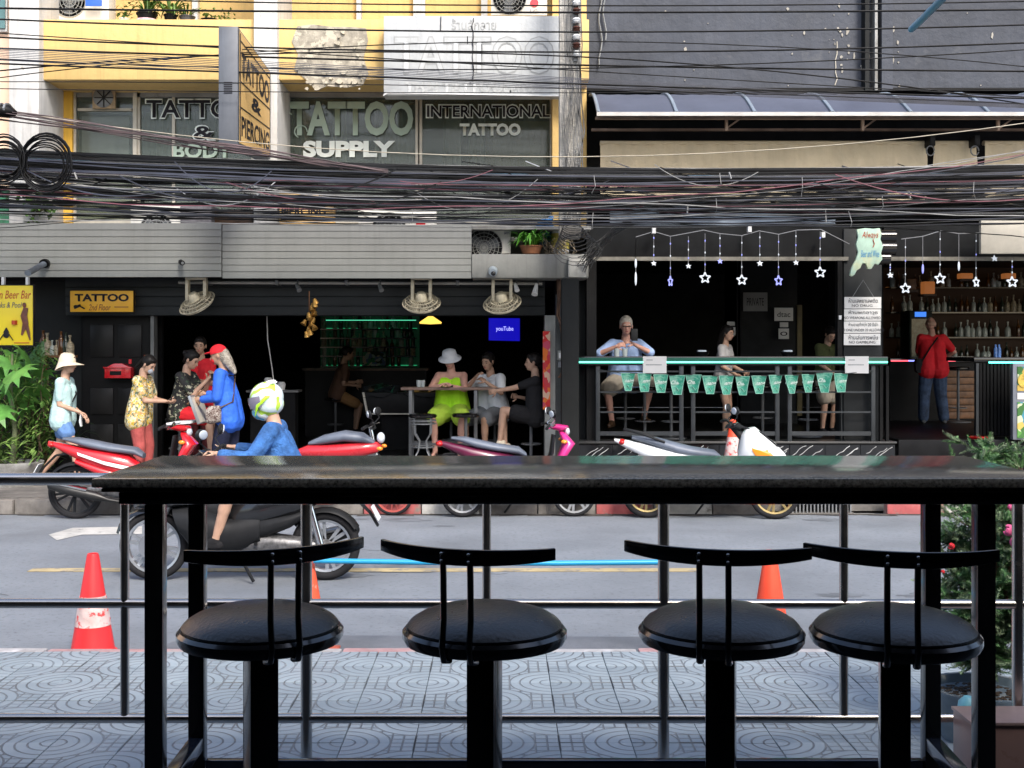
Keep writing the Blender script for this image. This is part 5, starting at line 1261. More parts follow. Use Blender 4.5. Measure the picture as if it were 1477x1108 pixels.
        MB().bar((.42, 0, .70), (.05, 0, .30), .05, .05, up=(0, 1, 0)).build('down_tube', silver, t, **k)
        MB().tube([(xf - .17, 0, .60), (xf - .24, 0, .92)], .022, 8).build('steering_column', chrome, t, smooth=50, **k)
        MB().ell((xf - .13, 0, .82), (.045, .06, .06), 12, 8).build('headlight', lens_w, t, smooth=60, **k)
        hb = (xf - .22, .92); tail = (xr + .12, .68)
    else:
        MB().loft([(xf + .15, .58, .03, .03, 10), (xf + .08, .62, .10, .07, 15), (xf - .04, .67, .17, .13, 20), (xf - .18, .73, .21, .17, 20), (xf - .27, .77, .20, .20, 20), (xf - .33, .78, .15, .17, 15), (xf - .36, .78, .08, .10, 10)]).build('front_cowl', body, t, smooth=55, **k)
        MB().loft([(xf - .20, .46, .15, .12, 20), (xf - .34, .40, .20, .19, 0), (xf - .6, .36, .19, .14, 0), (0, .37, .18, .15, 0), (-.18, .42, .16, .14, 0)]).build('floorboard', blk_pl, t, smooth=50, **k)
        MB().loft([(xf - .34, .56, .10, .10, 20), (.10, .50, .10, .13, 0), (-.05, .54, .12, .13, 0)]).build('tunnel', body2, t, smooth=50, **k)
        MB().loft([(.10, .50, .08, .08, 0), (.02, .52, .14, .13, 0), (-.2, .56, .17, .13, 0), (-.45, .62, .165, .11, 0), (xr - .05, .71, .12, .075, 0), (xr - .22, .77, .07, .045, 0), (xr - .34, .81, .03, .015, 0)]).build('side_panel', body, t, smooth=55, **k)
        MB().loft([(.0, .36, .10, .05, 0), (-.18, .42, .155, .10, 0), (-.4, .47, .15, .06, 0), (-.55, .54, .12, .03, 0)]).build('lower_cover', body2, t, smooth=50, **k)
        MB().loft([(.12, .61, .07, .03, 0), (.04, .67, .13, .045, 0), (-.2, .70, .16, .05, 0), (-.36, .73, .155, .06, 4), (-.55, .79, .14, .05, 5), (xr - .16, .84, .07, .018, 5)]).build('seat', seat, t, smooth=50, **k)
        for s_ in (-1, 1): MB().ell((xf - .02, s_ * .10, .70), (.08, .055, .035), 12, 6, Euler((0, .3, -s_ * .5))).build('headlight', lens_w, t, smooth=60, **k)
        MB().loft([(xf - .34, .94, .05, .03, 40), (xf - .40, .97, .11, .04, 40), (xf - .49, .96, .07, .03, 40)]).build('handlebar_cover', blk_pl, t, smooth=50, **k)
        MB().tube([(xf - .30, 0, .80), (xf - .43, 0, .96)], .035, 10).build('steering_column', blk_pl, t, smooth=50, **k)
        for s_ in (-1, 1): MB().tube([(xf - .33, s_ * .03, .95), (xf - .16, s_ * .10, .90), (xf + .02, s_ * .13, .76)], [.012, .016, .006], 6).build('cowl_trim', blk_pl, t, smooth=50, **k)
        hb = (xf - .45, .97); tail = (xr - .26, .79)
        if screen:
            MB().loft([(xf - .08, .86, .13, .004, 60), (xf - .18, 1.00, .14, .004, 60), (xf - .26, 1.12, .10, .004, 60)]).build('windscreen', mat('smoke_screen', (.04,.05,.06), .08, var=0, coat=.5), t, smooth=60, **k)
        for s_ in (-1, 1):   # grab rail
            MB().tube([(-.48, s_ * .14, .80), (xr - .05, s_ * .13, .88), (xr - .22, s_ * .05, .92), (xr - .24, 0, .92)], .013, 8).build('grab_rail', blk_pl, t, smooth=50, **k)
    if stripe:
        for s_ in (-1, 1):
            MB().add([(.0, s_ * .132, .54), (-.30, s_ * .155, .61), (xr + .05, s_ * .135, .70), (xr + .06, s_ * .14, .67), (-.28, s_ * .158, .57), (.0, s_ * .135, .50)], [(0, 1, 4, 5), (1, 2, 3, 4)]).build('side_stripe', stripe, t, fixn=False, **k)
    # controls
    MB().tube([(hb[0] - .05, -.34, hb[1] + .02), (hb[0] - .02, -.22, hb[1] + .04), (hb[0] + .02, -.08, hb[1]), (hb[0] + .02, .08, hb[1]), (hb[0] - .02, .22, hb[1] + .04), (hb[0] - .05, .34, hb[1] + .02)], .011, 8).build('handlebar', chrome if style == 'under' else blk_pl, t, smooth=60, **k)
    for s_ in (-1, 1):
        MB().tube([(hb[0] - .055, s_ * .35, hb[1] + .018), (hb[0] - .022, s_ * .23, hb[1] + .04)], .017, 10).build('grip', blk_pl, t, smooth=50, **k)
        MB().tube([(hb[0] - .0, s_ * .20, hb[1] + .035), (hb[0] + .04, s_ * .26, hb[1] + .045), (hb[0] + .0, s_ * .33, hb[1] + .03)], .005, 5).build('brake_lever', chrome, t, **k)
        if mirror:
            m_ = MB().tube([(hb[0] - .01, s_ * .20, hb[1] + .04), (hb[0] + .04, s_ * .24, hb[1] + .10), (hb[0] + .02, s_ * .31, hb[1] + .13)], .006, 6).build('mirror', chrome if style == 'under' else blk_pl, t, smooth=50, **k)
            MB().ell((hb[0] + .015, s_ * .32, hb[1] + .165), (.022, .070, .045), 14, 8, Euler((s_ * .2, -.2, -s_ * .35))).build('mirror_head', blk_pl, m_, smooth=60, **k)
            MB().ell((hb[0] - .006, s_ * .318, hb[1] + .165), (.010, .058, .036), 14, 8, Euler((s_ * .2, -.2, -s_ * .35))).build('mirror_glass', lens_w, m_, smooth=60, **k)
        MB().ell((xf - .12, s_ * .17, .80 if style == 'under' else .72), (.035, .025, .022), 10, 6).build('indicator', lens_o, t, smooth=60, **k)
    MB().ell((tail[0], 0, tail[1]), (.045, .075, .035), 12, 8).build('tail_light', lens_r, t, smooth=60, **k)
    MB().loft([(xr - .02, .68, .07, .012, 0), (xr - .20, .66, .075, .012, 25), (xr - .34, .52, .075, .010, 50), (xr - .40, .42, .07, .008, 60)]).build('rear_mudguard', blk_pl, t, smooth=50, **k)
    g = MB(); n = 9; vs_ = []
    for i in range(n + 1):       # hugger over the rear wheel
        a = R(35) + R(115) * i / n; rr_ = Rw + .028
        for y, d in ((-.065, -.03), (-.045, 0), (.045, 0), (.065, -.03)): vs_.append((xr + (rr_ + d) * math.cos(a), y, Rw + (rr_ + d) * math.sin(a)))
    g.add(vs_, [(4 * i + j, 4 * i + j + 1, 4 * i + j + 5, 4 * i + j + 4) for i in range(n) for j in range(3)]); g.build('rear_fender', blk_pl, t, smooth=60, fixn=False, **k)
    MB().cbox((xr - .385, 0, .52), (.006, .17, .12), Euler((0, .5, 0))).build('number_plate', white_p, t, **k)
    # engine, exhaust, suspension, stands
    g = MB(); g.loft([(.02, .30, .07, .06, 0), (-.12, .29, .10, .09, 0), (-.30, Rw + .02, .09, .075, 0), (xr + .02, Rw, .075, .055, 0), (xr - .07, Rw, .05, .03, 0)], y=.03)
    g.build('engine', eng, t, smooth=35, **k)
    g = MB()
    for q in range(6): g.cbox((-.02 - q * .022, -.06, .26 + .004 * q), (.008, .13, .11))
    g.build('cooling_fins', eng, t, **k)
    MB().tube([(.04, -.05, .22), (-.10, -.12, .18), (-.25, -.14, .21), (-.38, -.145, .25), (xr - .02, -.15, .31), (xr - .22, -.15, .37), (xr - .24, -.15, .375)], [.014, .014, .018, .048, .052, .046, .02], 12).build('exhaust', mat('exhaust_black', (.03,.03,.03), .4, .5, var=.3), t, smooth=50, **k)
    MB().tube([(xr + .16, -.150, .315), (xr - .10, -.152, .375)], .050, 10, flat=.5).build('heat_shield', chrome if style == 'under' else silver, t, smooth=50, **k)
    MB().tube([(xr + .02, .12, Rw + .02), (xr + .10, .12, .58)], .026, 10).build('shock_absorber', chrome, t, smooth=50, **k)
    MB().bar((-.02, .10, .20), (-.14, .17, .02), .018, .018).build('side_stand', blk_pl, t, **k)
    MB().bar((-.15, -.16, .30), (-.15, .16, .30), .022, .02, up=(0, 0, 1)).build('foot_peg', blk_pl, t, **k)
    return t
def mid(px0, px1, Z): return PXx((px0 + px1) / 2, Z)
ZP = 12.75
scooter('red and white scooter parked at the far kerb by the woman in the sun hat', (PXx(198, 12.65), 12.62, 0), R(3), red_p, seat=seat_gy, Rw=.282, WB=1.24, tyre_w=.048, stripe=white_p, spokes='cast', mirror=False)
gr = scooter('small grey and red scooter with a red wire wheel parked left of the pink one', (PXx(486, 12.8), 12.85, 0), R(-2), mat('scooter_rosso', (.50,.02,.03), .25, var=.05, coat=.5), body2=seat_gy, seat=seat_gy, Rw=.215, WB=1.18, style='mini', spokes='wire', rimm=mat('rim_rust', (.55,.12,.10), .35, .5), tyre_w=.040)
scooter('pink scooter with chrome handlebar parked in front of the pillar of the open bar', (PXx(748, 12.72), 12.72, 0), R(2), mat('scooter_pink', (.62,.03,.22), .2, var=.05, coat=.6), body2=blk_pl, side_m=mat('panel_plum', (.10,.008,.035), .3, var=.1, coat=.4), seat=seat_gy, Rw=.225, WB=1.17, rimm=silver, tyre_w=.045)
scooter('white scooter with red tail light parked below the green flags of the beer bar', (PXx(1025, 12.6), 12.6, 0), R(-4), mat('scooter_white', (.78,.80,.80), .2, var=.04, coat=.6), body2=mat('scooter_white', (.7,.7,.7)), seat=seat_gy, Rw=.26, WB=1.31, style='maxi', screen=False, rimm=mat('rim_gold', (.35,.27,.12), .35, .7), tyre_w=.06)
gloss_k = mat('scooter_black', (.012,.013,.015), .2, var=.1, coat=.6)
scooter('black maxi scooter with silver wheel rims being ridden along the road to the left', (PXx(346, 9.3), 9.3, 0), R(180), gloss_k, body2=blk_pl, Rw=.265, WB=1.315, style='maxi', rimm=mat('rim_silver', (.40,.43,.47), .3, .7), tyre_w=.062, screen=False, stripe=silver)

ws = bpy.data.objects['motor_scooter.003']
for s_ in (-1, 1): MB().loft([(.40, .74, .010, .02, 0), (.46, .70, .014, .05, 20), (.56, .66, .014, .05, 30), (.66, .60, .010, .02, 30)], y=s_ * .200).build('orange_panel', lens_o, ws, w=False, smooth=40)
# ------------------------------------------------------------------ people
def skinm(n, c): return mat(n, c, .55, var=.10, scale=9, spec=.35)
sk_a = skinm('skin_light', (.56,.36,.27)); sk_b = skinm('skin_tan', (.38,.23,.155)); sk_c = skinm('skin_warm', (.47,.29,.205)); sk_r = skinm('skin_ruddy', (.56,.31,.24))
hair_k = mat('hair_black', (.012,.010,.009), .4, var=.3, scale=30); hair_w = mat('hair_white', (.62,.58,.50), .7, var=.15, scale=30)
eye_m = mat('eye_dark', (.02,.015,.012), .3, var=0); lip_m = mat('lips', (.38,.10,.09), .5, var=0)
def remesh(g, vox, name, m, parent, sm=4, extra=None):
    me = bpy.data.meshes.new(name); me.from_pydata(g.v, [], g.f); me.update()
    o = bpy.data.objects.new('tmp_' + name, me); col.objects.link(o)
    r = o.modifiers.new('r', 'REMESH'); r.mode = 'VOXEL'; r.voxel_size = vox; r.adaptivity = 0
    s_ = o.modifiers.new('s', 'SMOOTH'); s_.factor = .5; s_.iterations = sm
    me2 = bpy.data.meshes.new_from_object(o.evaluated_get(bpy.context.evaluated_depsgraph_get()))
    bpy.data.objects.remove(o); bpy.data.meshes.remove(me)
    if extra and extra.v:
        bm = bmesh.new(); bm.from_mesh(me2); vv = [bm.verts.new(v) for v in extra.v]
        for f in extra.f: bm.faces.new([vv[i] for i in f])
        bmesh.ops.recalc_face_normals(bm, faces=bm.faces); bm.to_mesh(me2); bm.free()
    me2.materials.clear(); me2.materials.append(m); me2.shade_smooth(); me2.name = name
    ob = bpy.data.objects.new(name, me2); col.objects.link(ob); ob.parent = parent; ORG[ob.name] = ORG.get(parent.name, Vector())
    return ob
def cap(g, a, b_, ra, rb_, seg=10):
    a, b_ = Vector(a), Vector(b_); g.ell(a, ra, seg, 6); g.ell(b_, rb_, seg, 6)
    if (b_ - a).length > 1e-4: g.tube([a, b_], [ra, rb_], seg)
def ik(a, t, l1, l2, pole):
    a, t = Vector(a), Vector(t); d = t - a; L = max(min(d.length, (l1 + l2) * .999), abs(l1 - l2) + .01); u = d.normalized()
    if d.length > L: t = a + u * L
    x = (l1 * l1 - l2 * l2 + L * L) / (2 * L); h = math.sqrt(max(0, l1 * l1 - x * x))
    pv = Vector(pole); pv = pv - u * pv.dot(u); pv = pv.normalized() if pv.length > 1e-5 else u.orthogonal().normalized()
    return a + u * x + pv * h, t
def hand(g, w_, d, n, side, curl=.5, s=1.0):
    """w_ wrist, d direction of the hand, n palm normal, side +1/-1 for the thumb"""
    d = Vector(d).normalized(); n = Vector(n); n = (n - d * n.dot(d)).normalized(); b_ = d.cross(n) * side
    M = Matrix((d, b_, n)).transposed()
    g.ell(Vector(w_) + d * .045 * s, (.050 * s, .040 * s, .016 * s), 10, 6, M)
    for i, L in enumerate((.070, .078, .072, .058)):
        r0 = Vector(w_) + d * .075 * s + b_ * (.027 - .018 * i) * s; p = [r0]; a = 0
        for q in range(3): a += curl * .75; p.append(p[-1] + (d * math.cos(a) + n * math.sin(a)) * L * s * (.45, .32, .23)[q])
        g.tube(p, [.0092 * s, .0088 * s, .0080 * s, .0062 * s], 6)
    r0 = Vector(w_) + d * .02 * s + b_ * .028 * s
    g.tube([r0, r0 + (d * .6 + b_ * .7 + n * .25) * .035 * s, r0 + (d * .95 + b_ * .7 + n * .5) * .062 * s], [.012 * s, .0105 * s, .008 * s], 6)
def person(label, loc, rz, skin=sk_b, S=1.0, pel=(0, 0, .90), lean=4, roll=0, feet=((.02, .10, .07), (.02, -.10, .07)), toes=(0, 0), hands=None, knees=(1, 0, 0), elbows=None,
           head=(0, 0), top=None, bottom=None, hair='short', hair_m=None, shoes=None, hat=None, fat=1.0, palm=((0, -1, 0), (0, 1, 0)), curl=.6, torso=.50, beard=None, arm_dir=None, shadow=None):
    """local frame: +X forward, +Y left, Z up. top=(material, sleeve 0..1, hem z below pelvis, looseness); bottom=(material, leg fraction, looseness)"""
    t = thing('person', label, 'person', loc, rz, scale=S)
    p = Vector(pel); ln = R(lean); sp = Vector((math.sin(ln), math.sin(R(roll)), math.cos(ln))).normalized(); Y = Vector((0, 1, 0)); fw = Y.cross(sp)
    F = fat
    def T(h, y=0, x=0): return p + sp * h * torso / .5 + Y * y + fw * x
    nb = T(.50)
    hp, hy = head; hu = (sp * .5 + Vector((0, 0, 1)) * .5).normalized()
    Mh = Matrix.Rotation(R(hy), 3, 'Z') @ Matrix.Rotation(R(hp), 3, 'Y')
    hc = nb + hu * .07 + Mh @ Vector((.025, 0, .115))
    g = MB(); x = MB()
    # torso
    for s_ in (-1, 1):
        cap(g, T(-.02, s_ * .085 * F), T(.08, s_ * .075 * F), .105 * F, .098 * F); cap(g, T(.08, s_ * .075 * F), T(.20, s_ * .062 * F, .01), .098 * F, .092 * F)
        cap(g, T(.20, s_ * .062 * F, .01), T(.34, s_ * .082 * F, .015), .092 * F, .100); cap(g, T(.34, s_ * .082, .015), T(.44, s_ * .12), .100, .060)
    cap(g, T(.44, -.12), T(.44, .12), .058, .058); cap(g, T(.46), nb + hu * .07, .062, .052)
    # head
    hd = MB(); e = lambda v: hc + Mh @ Vector(v)
    g.ell(e((-.008, 0, .018)), (.098, .076, .098), 14, 10, Mh); g.ell(e((.028, 0, -.045)), (.062, .056, .070), 12, 8, Mh)
    g.ell(e((.062, 0, -.085)), (.026, .028, .022), 8, 6, Mh); cap(g, e((.088, 0, .008)), e((.106, 0, -.030)), .009, .014)
    g.ell(e((.075, 0, .020)), (.02, .055, .012), 8, 6, Mh); g.ell(e((.080, 0, -.060)), (.014, .024, .014), 8, 6, Mh)
    for s_ in (-1, 1): x.ell(e((-.005, s_ * .078, -.008)), (.018, .010, .030), 8, 6, Mh); g.ell(e((.062, s_ * .036, -.022)), (.022, .022, .022), 8, 6, Mh)
    # limbs
    arms, legs = [], []
    hands = hands or ((.05, .26, .80), (.05, -.26, .80)); elbows = elbows or ((-1, .4, -.4), (-1, -.4, -.4))
    for i, s_ in enumerate((1, -1)):
        sh_ = T(.445, s_ * .165); el, wr = ik(sh_, hands[i], .285, .245, elbows[i]); arms.append((sh_, el, wr))
        cap(g, T(.44, s_ * .12), sh_, .058, .056); cap(g, sh_, el, .052 * (F + 1) / 2, .038); cap(g, el, wr, .038, .025)
        dr_ = (wr - el).normalized() if arm_dir is None or arm_dir[i] is None else Vector(arm_dir[i])
        cap(g, wr, wr + dr_ * .03, .024, .024); hand(x, wr + dr_ * .012, dr_, palm[i], s_, curl)
        hpj = T(-.03, s_ * .095); kn, an = ik(hpj, feet[i], .43, .42, knees[i] if isinstance(knees[0], (tuple, list)) else knees); legs.append((hpj, kn, an))
        cap(g, hpj, kn, .090 * F, .055); cap(g, kn, an + Vector((0, 0, .0)), .053, .035); cap(g, kn + (an - kn) * .12, kn + (an - kn) * .45, .052, .050)
        ta = 0 if isinstance(toes[i], (tuple, list)) else R(toes[i]); fd = Vector((math.cos(ta), math.sin(ta), 0)) if not isinstance(toes[i], (tuple, list)) else Vector(toes[i])
        if not shoes:
            cap(g, an + Vector((-.03, 0, -.04)), an + fd * .15 + Vector((0, 0, -.045)), .030, .022); cap(g, an, an + fd * .10 + Vector((0, 0, -.035)), .034, .026)
        else: cap(g, an, an + fd * .08 + Vector((0, 0, -.035)), .034, .026)
    remesh(g, .0105, 'body', skin, t, extra=x)
    # face
    for s_ in (-1, 1):
        q = MB(); q.ell(e((.0835, s_ * .031, .004)), (.006, .011, .006), 8, 6, Mh).build('eye', eye_m, t, w=False, smooth=60)
        MB().tube([e((.090, s_ * .018, .024)), e((.088, s_ * .034, .028)), e((.078, s_ * .048, .022))], .004, 5).build('eyebrow', hair_m if hair_m and hair_m is hair_w else hair_k, t, w=False)
    MB().ell(e((.094, 0, -.058)), (.006, .022, .007), 8, 6, Mh).build('mouth', lip_m, t, w=False, smooth=60)
    # hair
    hm = hair_m or hair_k; g = MB()
    if hair:
        if hair != 'bald':
            g.ell(e((-.022, 0, .032)), (.103, .086, .102), 14, 10, Mh); g.ell(e((.035, 0, .085)), (.05, .062, .035), 10, 6, Mh)
        else: g.ell(e((-.06, 0, -.01)), (.052, .080, .05), 12, 8, Mh)
        if hair == 'long':
            for s_ in (-1, 0, 1): cap(g, e((-.06, s_ * .05, -.01)), e((-.085, s_ * .06, -.20)), .05, .035)
            for s_ in (-1, 1): cap(g, e((-.01, s_ * .078, .0)), e((-.03, s_ * .085, -.17)), .022, .02)
        if hair == 'bun': g.ell(e((-.12, 0, .04)), (.045, .05, .045), 10, 8, Mh); cap(g, e((-.07, 0, -.02)), e((-.09, 0, -.06)), .045, .03)
        if hair == 'pony': cap(g, e((-.10, 0, .02)), e((-.15, 0, -.14)), .035, .018)
        remesh(g, .010, 'hair', hm, t, sm=2)
    # clothes
    if bottom:
        m, fr, lo = bottom; g = MB()
        for s_ in (-1, 1): cap(g, T(-.03, s_ * .085 * F), T(.10, s_ * .070 * F), .102 * F + .008, .092 * F + .006)
        for (a, b_, c) in legs:
            if fr <= .5:
                q = fr / .5; m_ = a + (b_ - a) * q; cap(g, a, m_, .088 * F + .010 + lo * .7, (.090 * F) * (1 - q) + .055 * q + .014 + lo * 1.4)
            else:
                cap(g, a, b_, .088 * F + .008 + lo * .6, .057 + .012 + lo); q = (fr - .5) / .5; m_ = b_ + (c - b_) * q; cap(g, b_, m_, .055 + .012 + lo, .042 + .01 + lo * 1.2)
        remesh(g, .0115, 'shorts' if fr <= .55 else 'trousers', m, t)
    if top:
        m, sl_, hem, lo = top; g = MB()
        for s_ in (-1, 1):
            cap(g, T(-hem, s_ * .085 * F), T(.08, s_ * .078 * F), .106 * F + .016 + lo * .9, .100 * F + .014 + lo * .8); cap(g, T(.08, s_ * .078 * F), T(.20, s_ * .066 * F, .01), .098 * F + .012 + lo, .094 * F + .010 + lo)
            cap(g, T(.20, s_ * .066 * F, .01), T(.34, s_ * .086 * F, .015), .094 * F + .010 + lo, .112)
            if sl_ > 0: cap(g, T(.34, s_ * .086, .015), T(.435, s_ * .12), .112, .068)
            else: cap(g, T(.34, s_ * .082, .015), T(.455, s_ * .085), .110, .030)
        if sl_ > 0: cap(g, T(.44, -.12), T(.44, .12), .066, .066)
        for (a, b_, c) in arms:
            if sl_ > 0:
                s_ = 1 if a is arms[0][0] else -1
                cap(g, T(.44, s_ * .12), a, .066, .066)
                q = min(1, sl_ / .5); cap(g, a, a + (b_ - a) * q, .062 * (F + 1) / 2 + lo * .5, .054 * (1 - q * .15) + lo * .7)
                if sl_ > .5: q = (sl_ - .5) / .5; cap(g, b_, b_ + (c - b_) * q, .048 + lo * .5, .036 + lo * .5)
        remesh(g, .0115, 'shirt', m, t)
    if shoes:
        for i, (a, b_, c) in enumerate(legs):
            ta = R(toes[i]) if not isinstance(toes[i], (tuple, list)) else 0; fd = Vector((math.cos(ta), math.sin(ta), 0)) if not isinstance(toes[i], (tuple, list)) else Vector(toes[i]).normalized()
            up = Vector((0, 0, 1)) if abs(fd.z) < .9 else Vector((1, 0, 0)); up = (up - fd * up.dot(fd)).normalized()
            g = MB(); cap(g, c - fd * .03 - up * .035, c + fd * .15 - up * .042, .036, .030); cap(g, c, c + fd * .08 - up * .03, .040, .032)
            remesh(g, .009, 'shoe', shoes, t, sm=2)
    if hat: hat(t, e, Mh)
    t['_d'] = 0; del t['_d']
    return t, dict(T=T, e=e, Mh=Mh, arms=arms, legs=legs, nb=nb)
def bucket_hat(m, rad=.085, brim=.055, droop=.03, ribbed=False):
    def f(t, e, Mh):
        g = MB(); prof = [(.0, .125), (.06, .122), (.088, .105), (.100, .045), (.104, .03), (.100 + brim, .03 - droop), (.098 + brim, .024 - droop), (.10, .022)]
        o = e((-.01, 0, .01)); g.lathe(prof, o, 'Z', 24, M=Mh); g.build('hat', m, t, w=False, smooth=60)
    return f
def sunhat(m):
    def f(t, e, Mh):
        g = MB(); n = 24; vs_ = []; prof = [(.0, .135), (.05, .132), (.085, .11), (.105, .05), (.108, .02)]
        g.lathe(prof, e((-.015, 0, .01)), 'Z', n, M=Mh)
        for r_ in range(5):
            for j in range(n):
                a = j * 6.283 / n; fr = max(0, math.cos(a)); bk = max(0, -math.cos(a)); q = r_ / 4
                L = .105 + q * (.035 + .085 * fr ** 1.2 + .0 * bk); z = .02 - q * (.02 + .045 * (1 - fr) + .075 * bk)
                vs_.append(e((-.015 + L * math.cos(a), L * math.sin(a), .01 + z)))
        g.add(vs_, [(r_ * n + j, r_ * n + (j + 1) % n, (r_ + 1) * n + (j + 1) % n, (r_ + 1) * n + j) for r_ in range(4) for j in range(n)])
        g.build('hat', m, t, w=False, smooth=70, fixn=False)
    return f
PI = math.pi
denim = mat('denim_blue', (.10,.20,.42), .85, var=.35, scale=9, bump=.3, bscale=60)
aqua = mat('cloth_aqua', (.42,.60,.60), .85, var=.10, scale=7, bump=.3, bscale=9)
rust = mat('cloth_rust', (.36,.07,.065), .85, var=.15, scale=6, bump=.4, bscale=10)
floral = pattern_mat('floral_shirt', [(.55,.50,.30),(.62,.42,.05),(.10,.14,.09),(.50,.30,.12),(.65,.60,.45)], 42)
dotted = pattern_mat('dark_floral_shirt', [(.012,.012,.014),(.35,.34,.25),(.02,.02,.02),(.03,.05,.03)], 38, bias=[0, .62, .74, .88])
redcl = mat('cloth_red', (.62,.008,.018), .8, var=.12, scale=5, bump=.3, bscale=9)
bluecl = mat('cloth_blue', (.02,.12,.62), .75, var=.15, scale=5, bump=.4, bscale=9)
navycl = mat('cloth_navy', (.015,.018,.04), .85, var=.2)
lime = mat('cloth_lime', (.42,.80,.02), .8, var=.08, scale=5, bump=.3, bscale=10)
limey = mat('cloth_lime_shorts', (.42,.62,.06), .8, var=.12, scale=5, bump=.3, bscale=10)
whitecl = mat('cloth_white', (.60,.62,.64), .85, var=.08, scale=5, bump=.4, bscale=10)
blackcl = mat('cloth_black', (.018,.018,.02), .85, var=.2, bump=.3, bscale=10)
greycl = mat('cloth_grey', (.12,.13,.14), .85, var=.2)
khaki = mat('cloth_khaki', (.34,.30,.24), .85, var=.1)
sky_cl = mat('cloth_sky', (.30,.42,.68), .8, var=.15, scale=6, bump=.3, bscale=9)
olive = mat('cloth_olive', (.055,.065,.018), .85, var=.15)
jeans = mat('jeans', (.045,.075,.14), .85, var=.45, scale=6, bump=.3)
cream = mat('hat_cream', (.78,.66,.50), .8, var=.06, scale=8)
shoe_w = mat('shoe_cream', (.70,.62,.48), .7, var=.08)
KY = 1.75
# 1 woman in the sun hat, walking right
Z = 14.15
t, d = person('woman walking in cream sun hat, pale aqua t-shirt and denim shorts holding a mask', (PXx(91, Z), Z, .15), 0, sk_c, S=.90, pel=(0, 0, .91), lean=3, feet=((-.34, .08, .13), (.22, -.08, .075)), toes=(0, 0), knees=((1, 0, .2), (1, 0, 0)),
       hands=((.20, .12, .93), (.24, -.13, .98)), elbows=((-1, .3, -.6), (-1, -.3, -.7)), top=(aqua, .36, .06, .012), bottom=(denim, .22, .012), hair='short', shoes=greycl, hat=sunhat(cream), head=(6, -6), fat=1.08, palm=((0, 0, -1), (0, 0, -1)))
w_ = d['arms'][1][2]; MB().loft([(w_.x + .04, w_.z - .03, .03, .008, 90), (w_.x + .03, w_.z - .12, .045, .012, 90), (w_.x + .04, w_.z - .19, .03, .01, 90)], y=w_.y).build('face_mask', white_p, t, w=False, smooth=60)
MB().tube([d['T'](.42, .15, .03), d['T'](.30, .05, .14), d['T'](.20, -.06, .13)], .012, 6).build('bag_strap', blackcl, t, w=False)
# 2 woman in floral shirt
Z = 14.4
t, d = person('woman in yellow floral shirt and rust trousers looking down at a phone, face mask lowered', (PXx(201, Z), Z, .15), R(-8), sk_c, S=.89, pel=(0, 0, .945), lean=6, feet=((.05, .11, .075), (-.02, -.10, .075)),
       hands=((.38, .05, 1.10), (.36, -.03, 1.11)), elbows=((-.6, .4, -1), (-.6, -.5, -1)), top=(floral, .36, .10, .014), bottom=(rust, .93, .012), hair='pony', shoes=blackcl, head=(32, -10), fat=1.12, palm=((0, 0, 1), (0, 0, 1)), curl=.9)
a = d['arms'][1][2]; MB().cbox(a + Vector((.09, .04, .03)), (.13, .07, .010), Euler((0, -.3, 0))).build('phone', blk_pl, t, w=False)
e_ = d['e']; MB().ell(e_((.075, 0, -.055)), (.035, .05, .045), 12, 8, d['Mh']).build('face_mask', mat('mask_grey', (.35,.38,.42), .7), t, w=False, smooth=60)
MB().ell(e_((-.11, .03, .05)), (.03, .035, .03), 10, 6).build('hair_tie', lens_r, t, w=False)
# 3 seated woman in dark floral blouse and red shorts
Z = 14.9; sz = PZ(600, Z)
t, d = person('seated woman in black floral blouse and red shorts checking something in her hands', (PXx(262, Z), Z, .30), R(-12), sk_c, S=.95, pel=(0, 0, sz - .30 + .1), lean=8, feet=((.50, .10, .24), (.44, -.08, .22)), knees=(1, 0, 1),
       hands=((.36, .06, 1.13), (.36, -.04, 1.12)), elbows=((-.4, .4, -1), (-.4, -.6, -1)), top=(dotted, .42, .05, .014), bottom=(redcl, .44, .02), hair='bun', shoes=None, head=(26, -8), fat=1.10, palm=((0, 0, 1), (0, 0, 1)), curl=1.0)
MB().cbox(Vector((.45, 0, 1.17)), (.06, .05, .09)).build('wallet', blk_pl, t, w=False)
# 4 person in red behind
Z = 15.5
person('person in red t-shirt with short black hair standing behind the seated woman', (PXx(292, Z), Z, .30), R(-110), sk_b, S=.92, pel=(0, 0, .945), hands=((.28, .10, 1.15), (.28, -.08, 1.16)), top=(redcl, .36, .08, .012), bottom=(mat('cloth_maroon', (.10,.012,.015), .85), .9, .01), hair='short', shoes=blackcl, head=(8, 20), fat=1.05)
# 5 vendor
Z = 14.0
t, d = person('street vendor in blue shirt, red cap and grey headscarf holding a flat display case', (PXx(330, Z), Z, .15), R(176), sk_b, S=.95, pel=(0, 0, .945), lean=8, feet=((.06, .10, .075), (-.08, -.10, .075)),
       hands=((.30, .14, 1.08), (.32, -.12, 1.14)), elbows=((-.5, .5, -1), (-.6, -.5, -1)), top=(bluecl, .93, .13, .026), bottom=(navycl, .93, .03), hair=None, shoes=blackcl, head=(14, 4), fat=1.08, curl=.9)
e_, Mh = d['e'], d['Mh']
g = MB(); g.ell(e_((-.008, 0, .035)), (.108, .088, .098), 16, 10, Mh, zmin=-.1).build('cap', redcl, t, w=False, smooth=60)
MB().ell(e_((.11, 0, .055)), (.06, .06, .012), 12, 6, Mh).build('cap_visor', redcl, t, w=False, smooth=60)
MB().ell(e_((.068, 0, -.052)), (.036, .046, .042), 12, 8, Mh).build('face_mask', redcl, t, w=False, smooth=60)
scarf = pattern_mat('grey_scarf', [(.25,.22,.18),(.36,.33,.28),(.16,.14,.11)], 60)
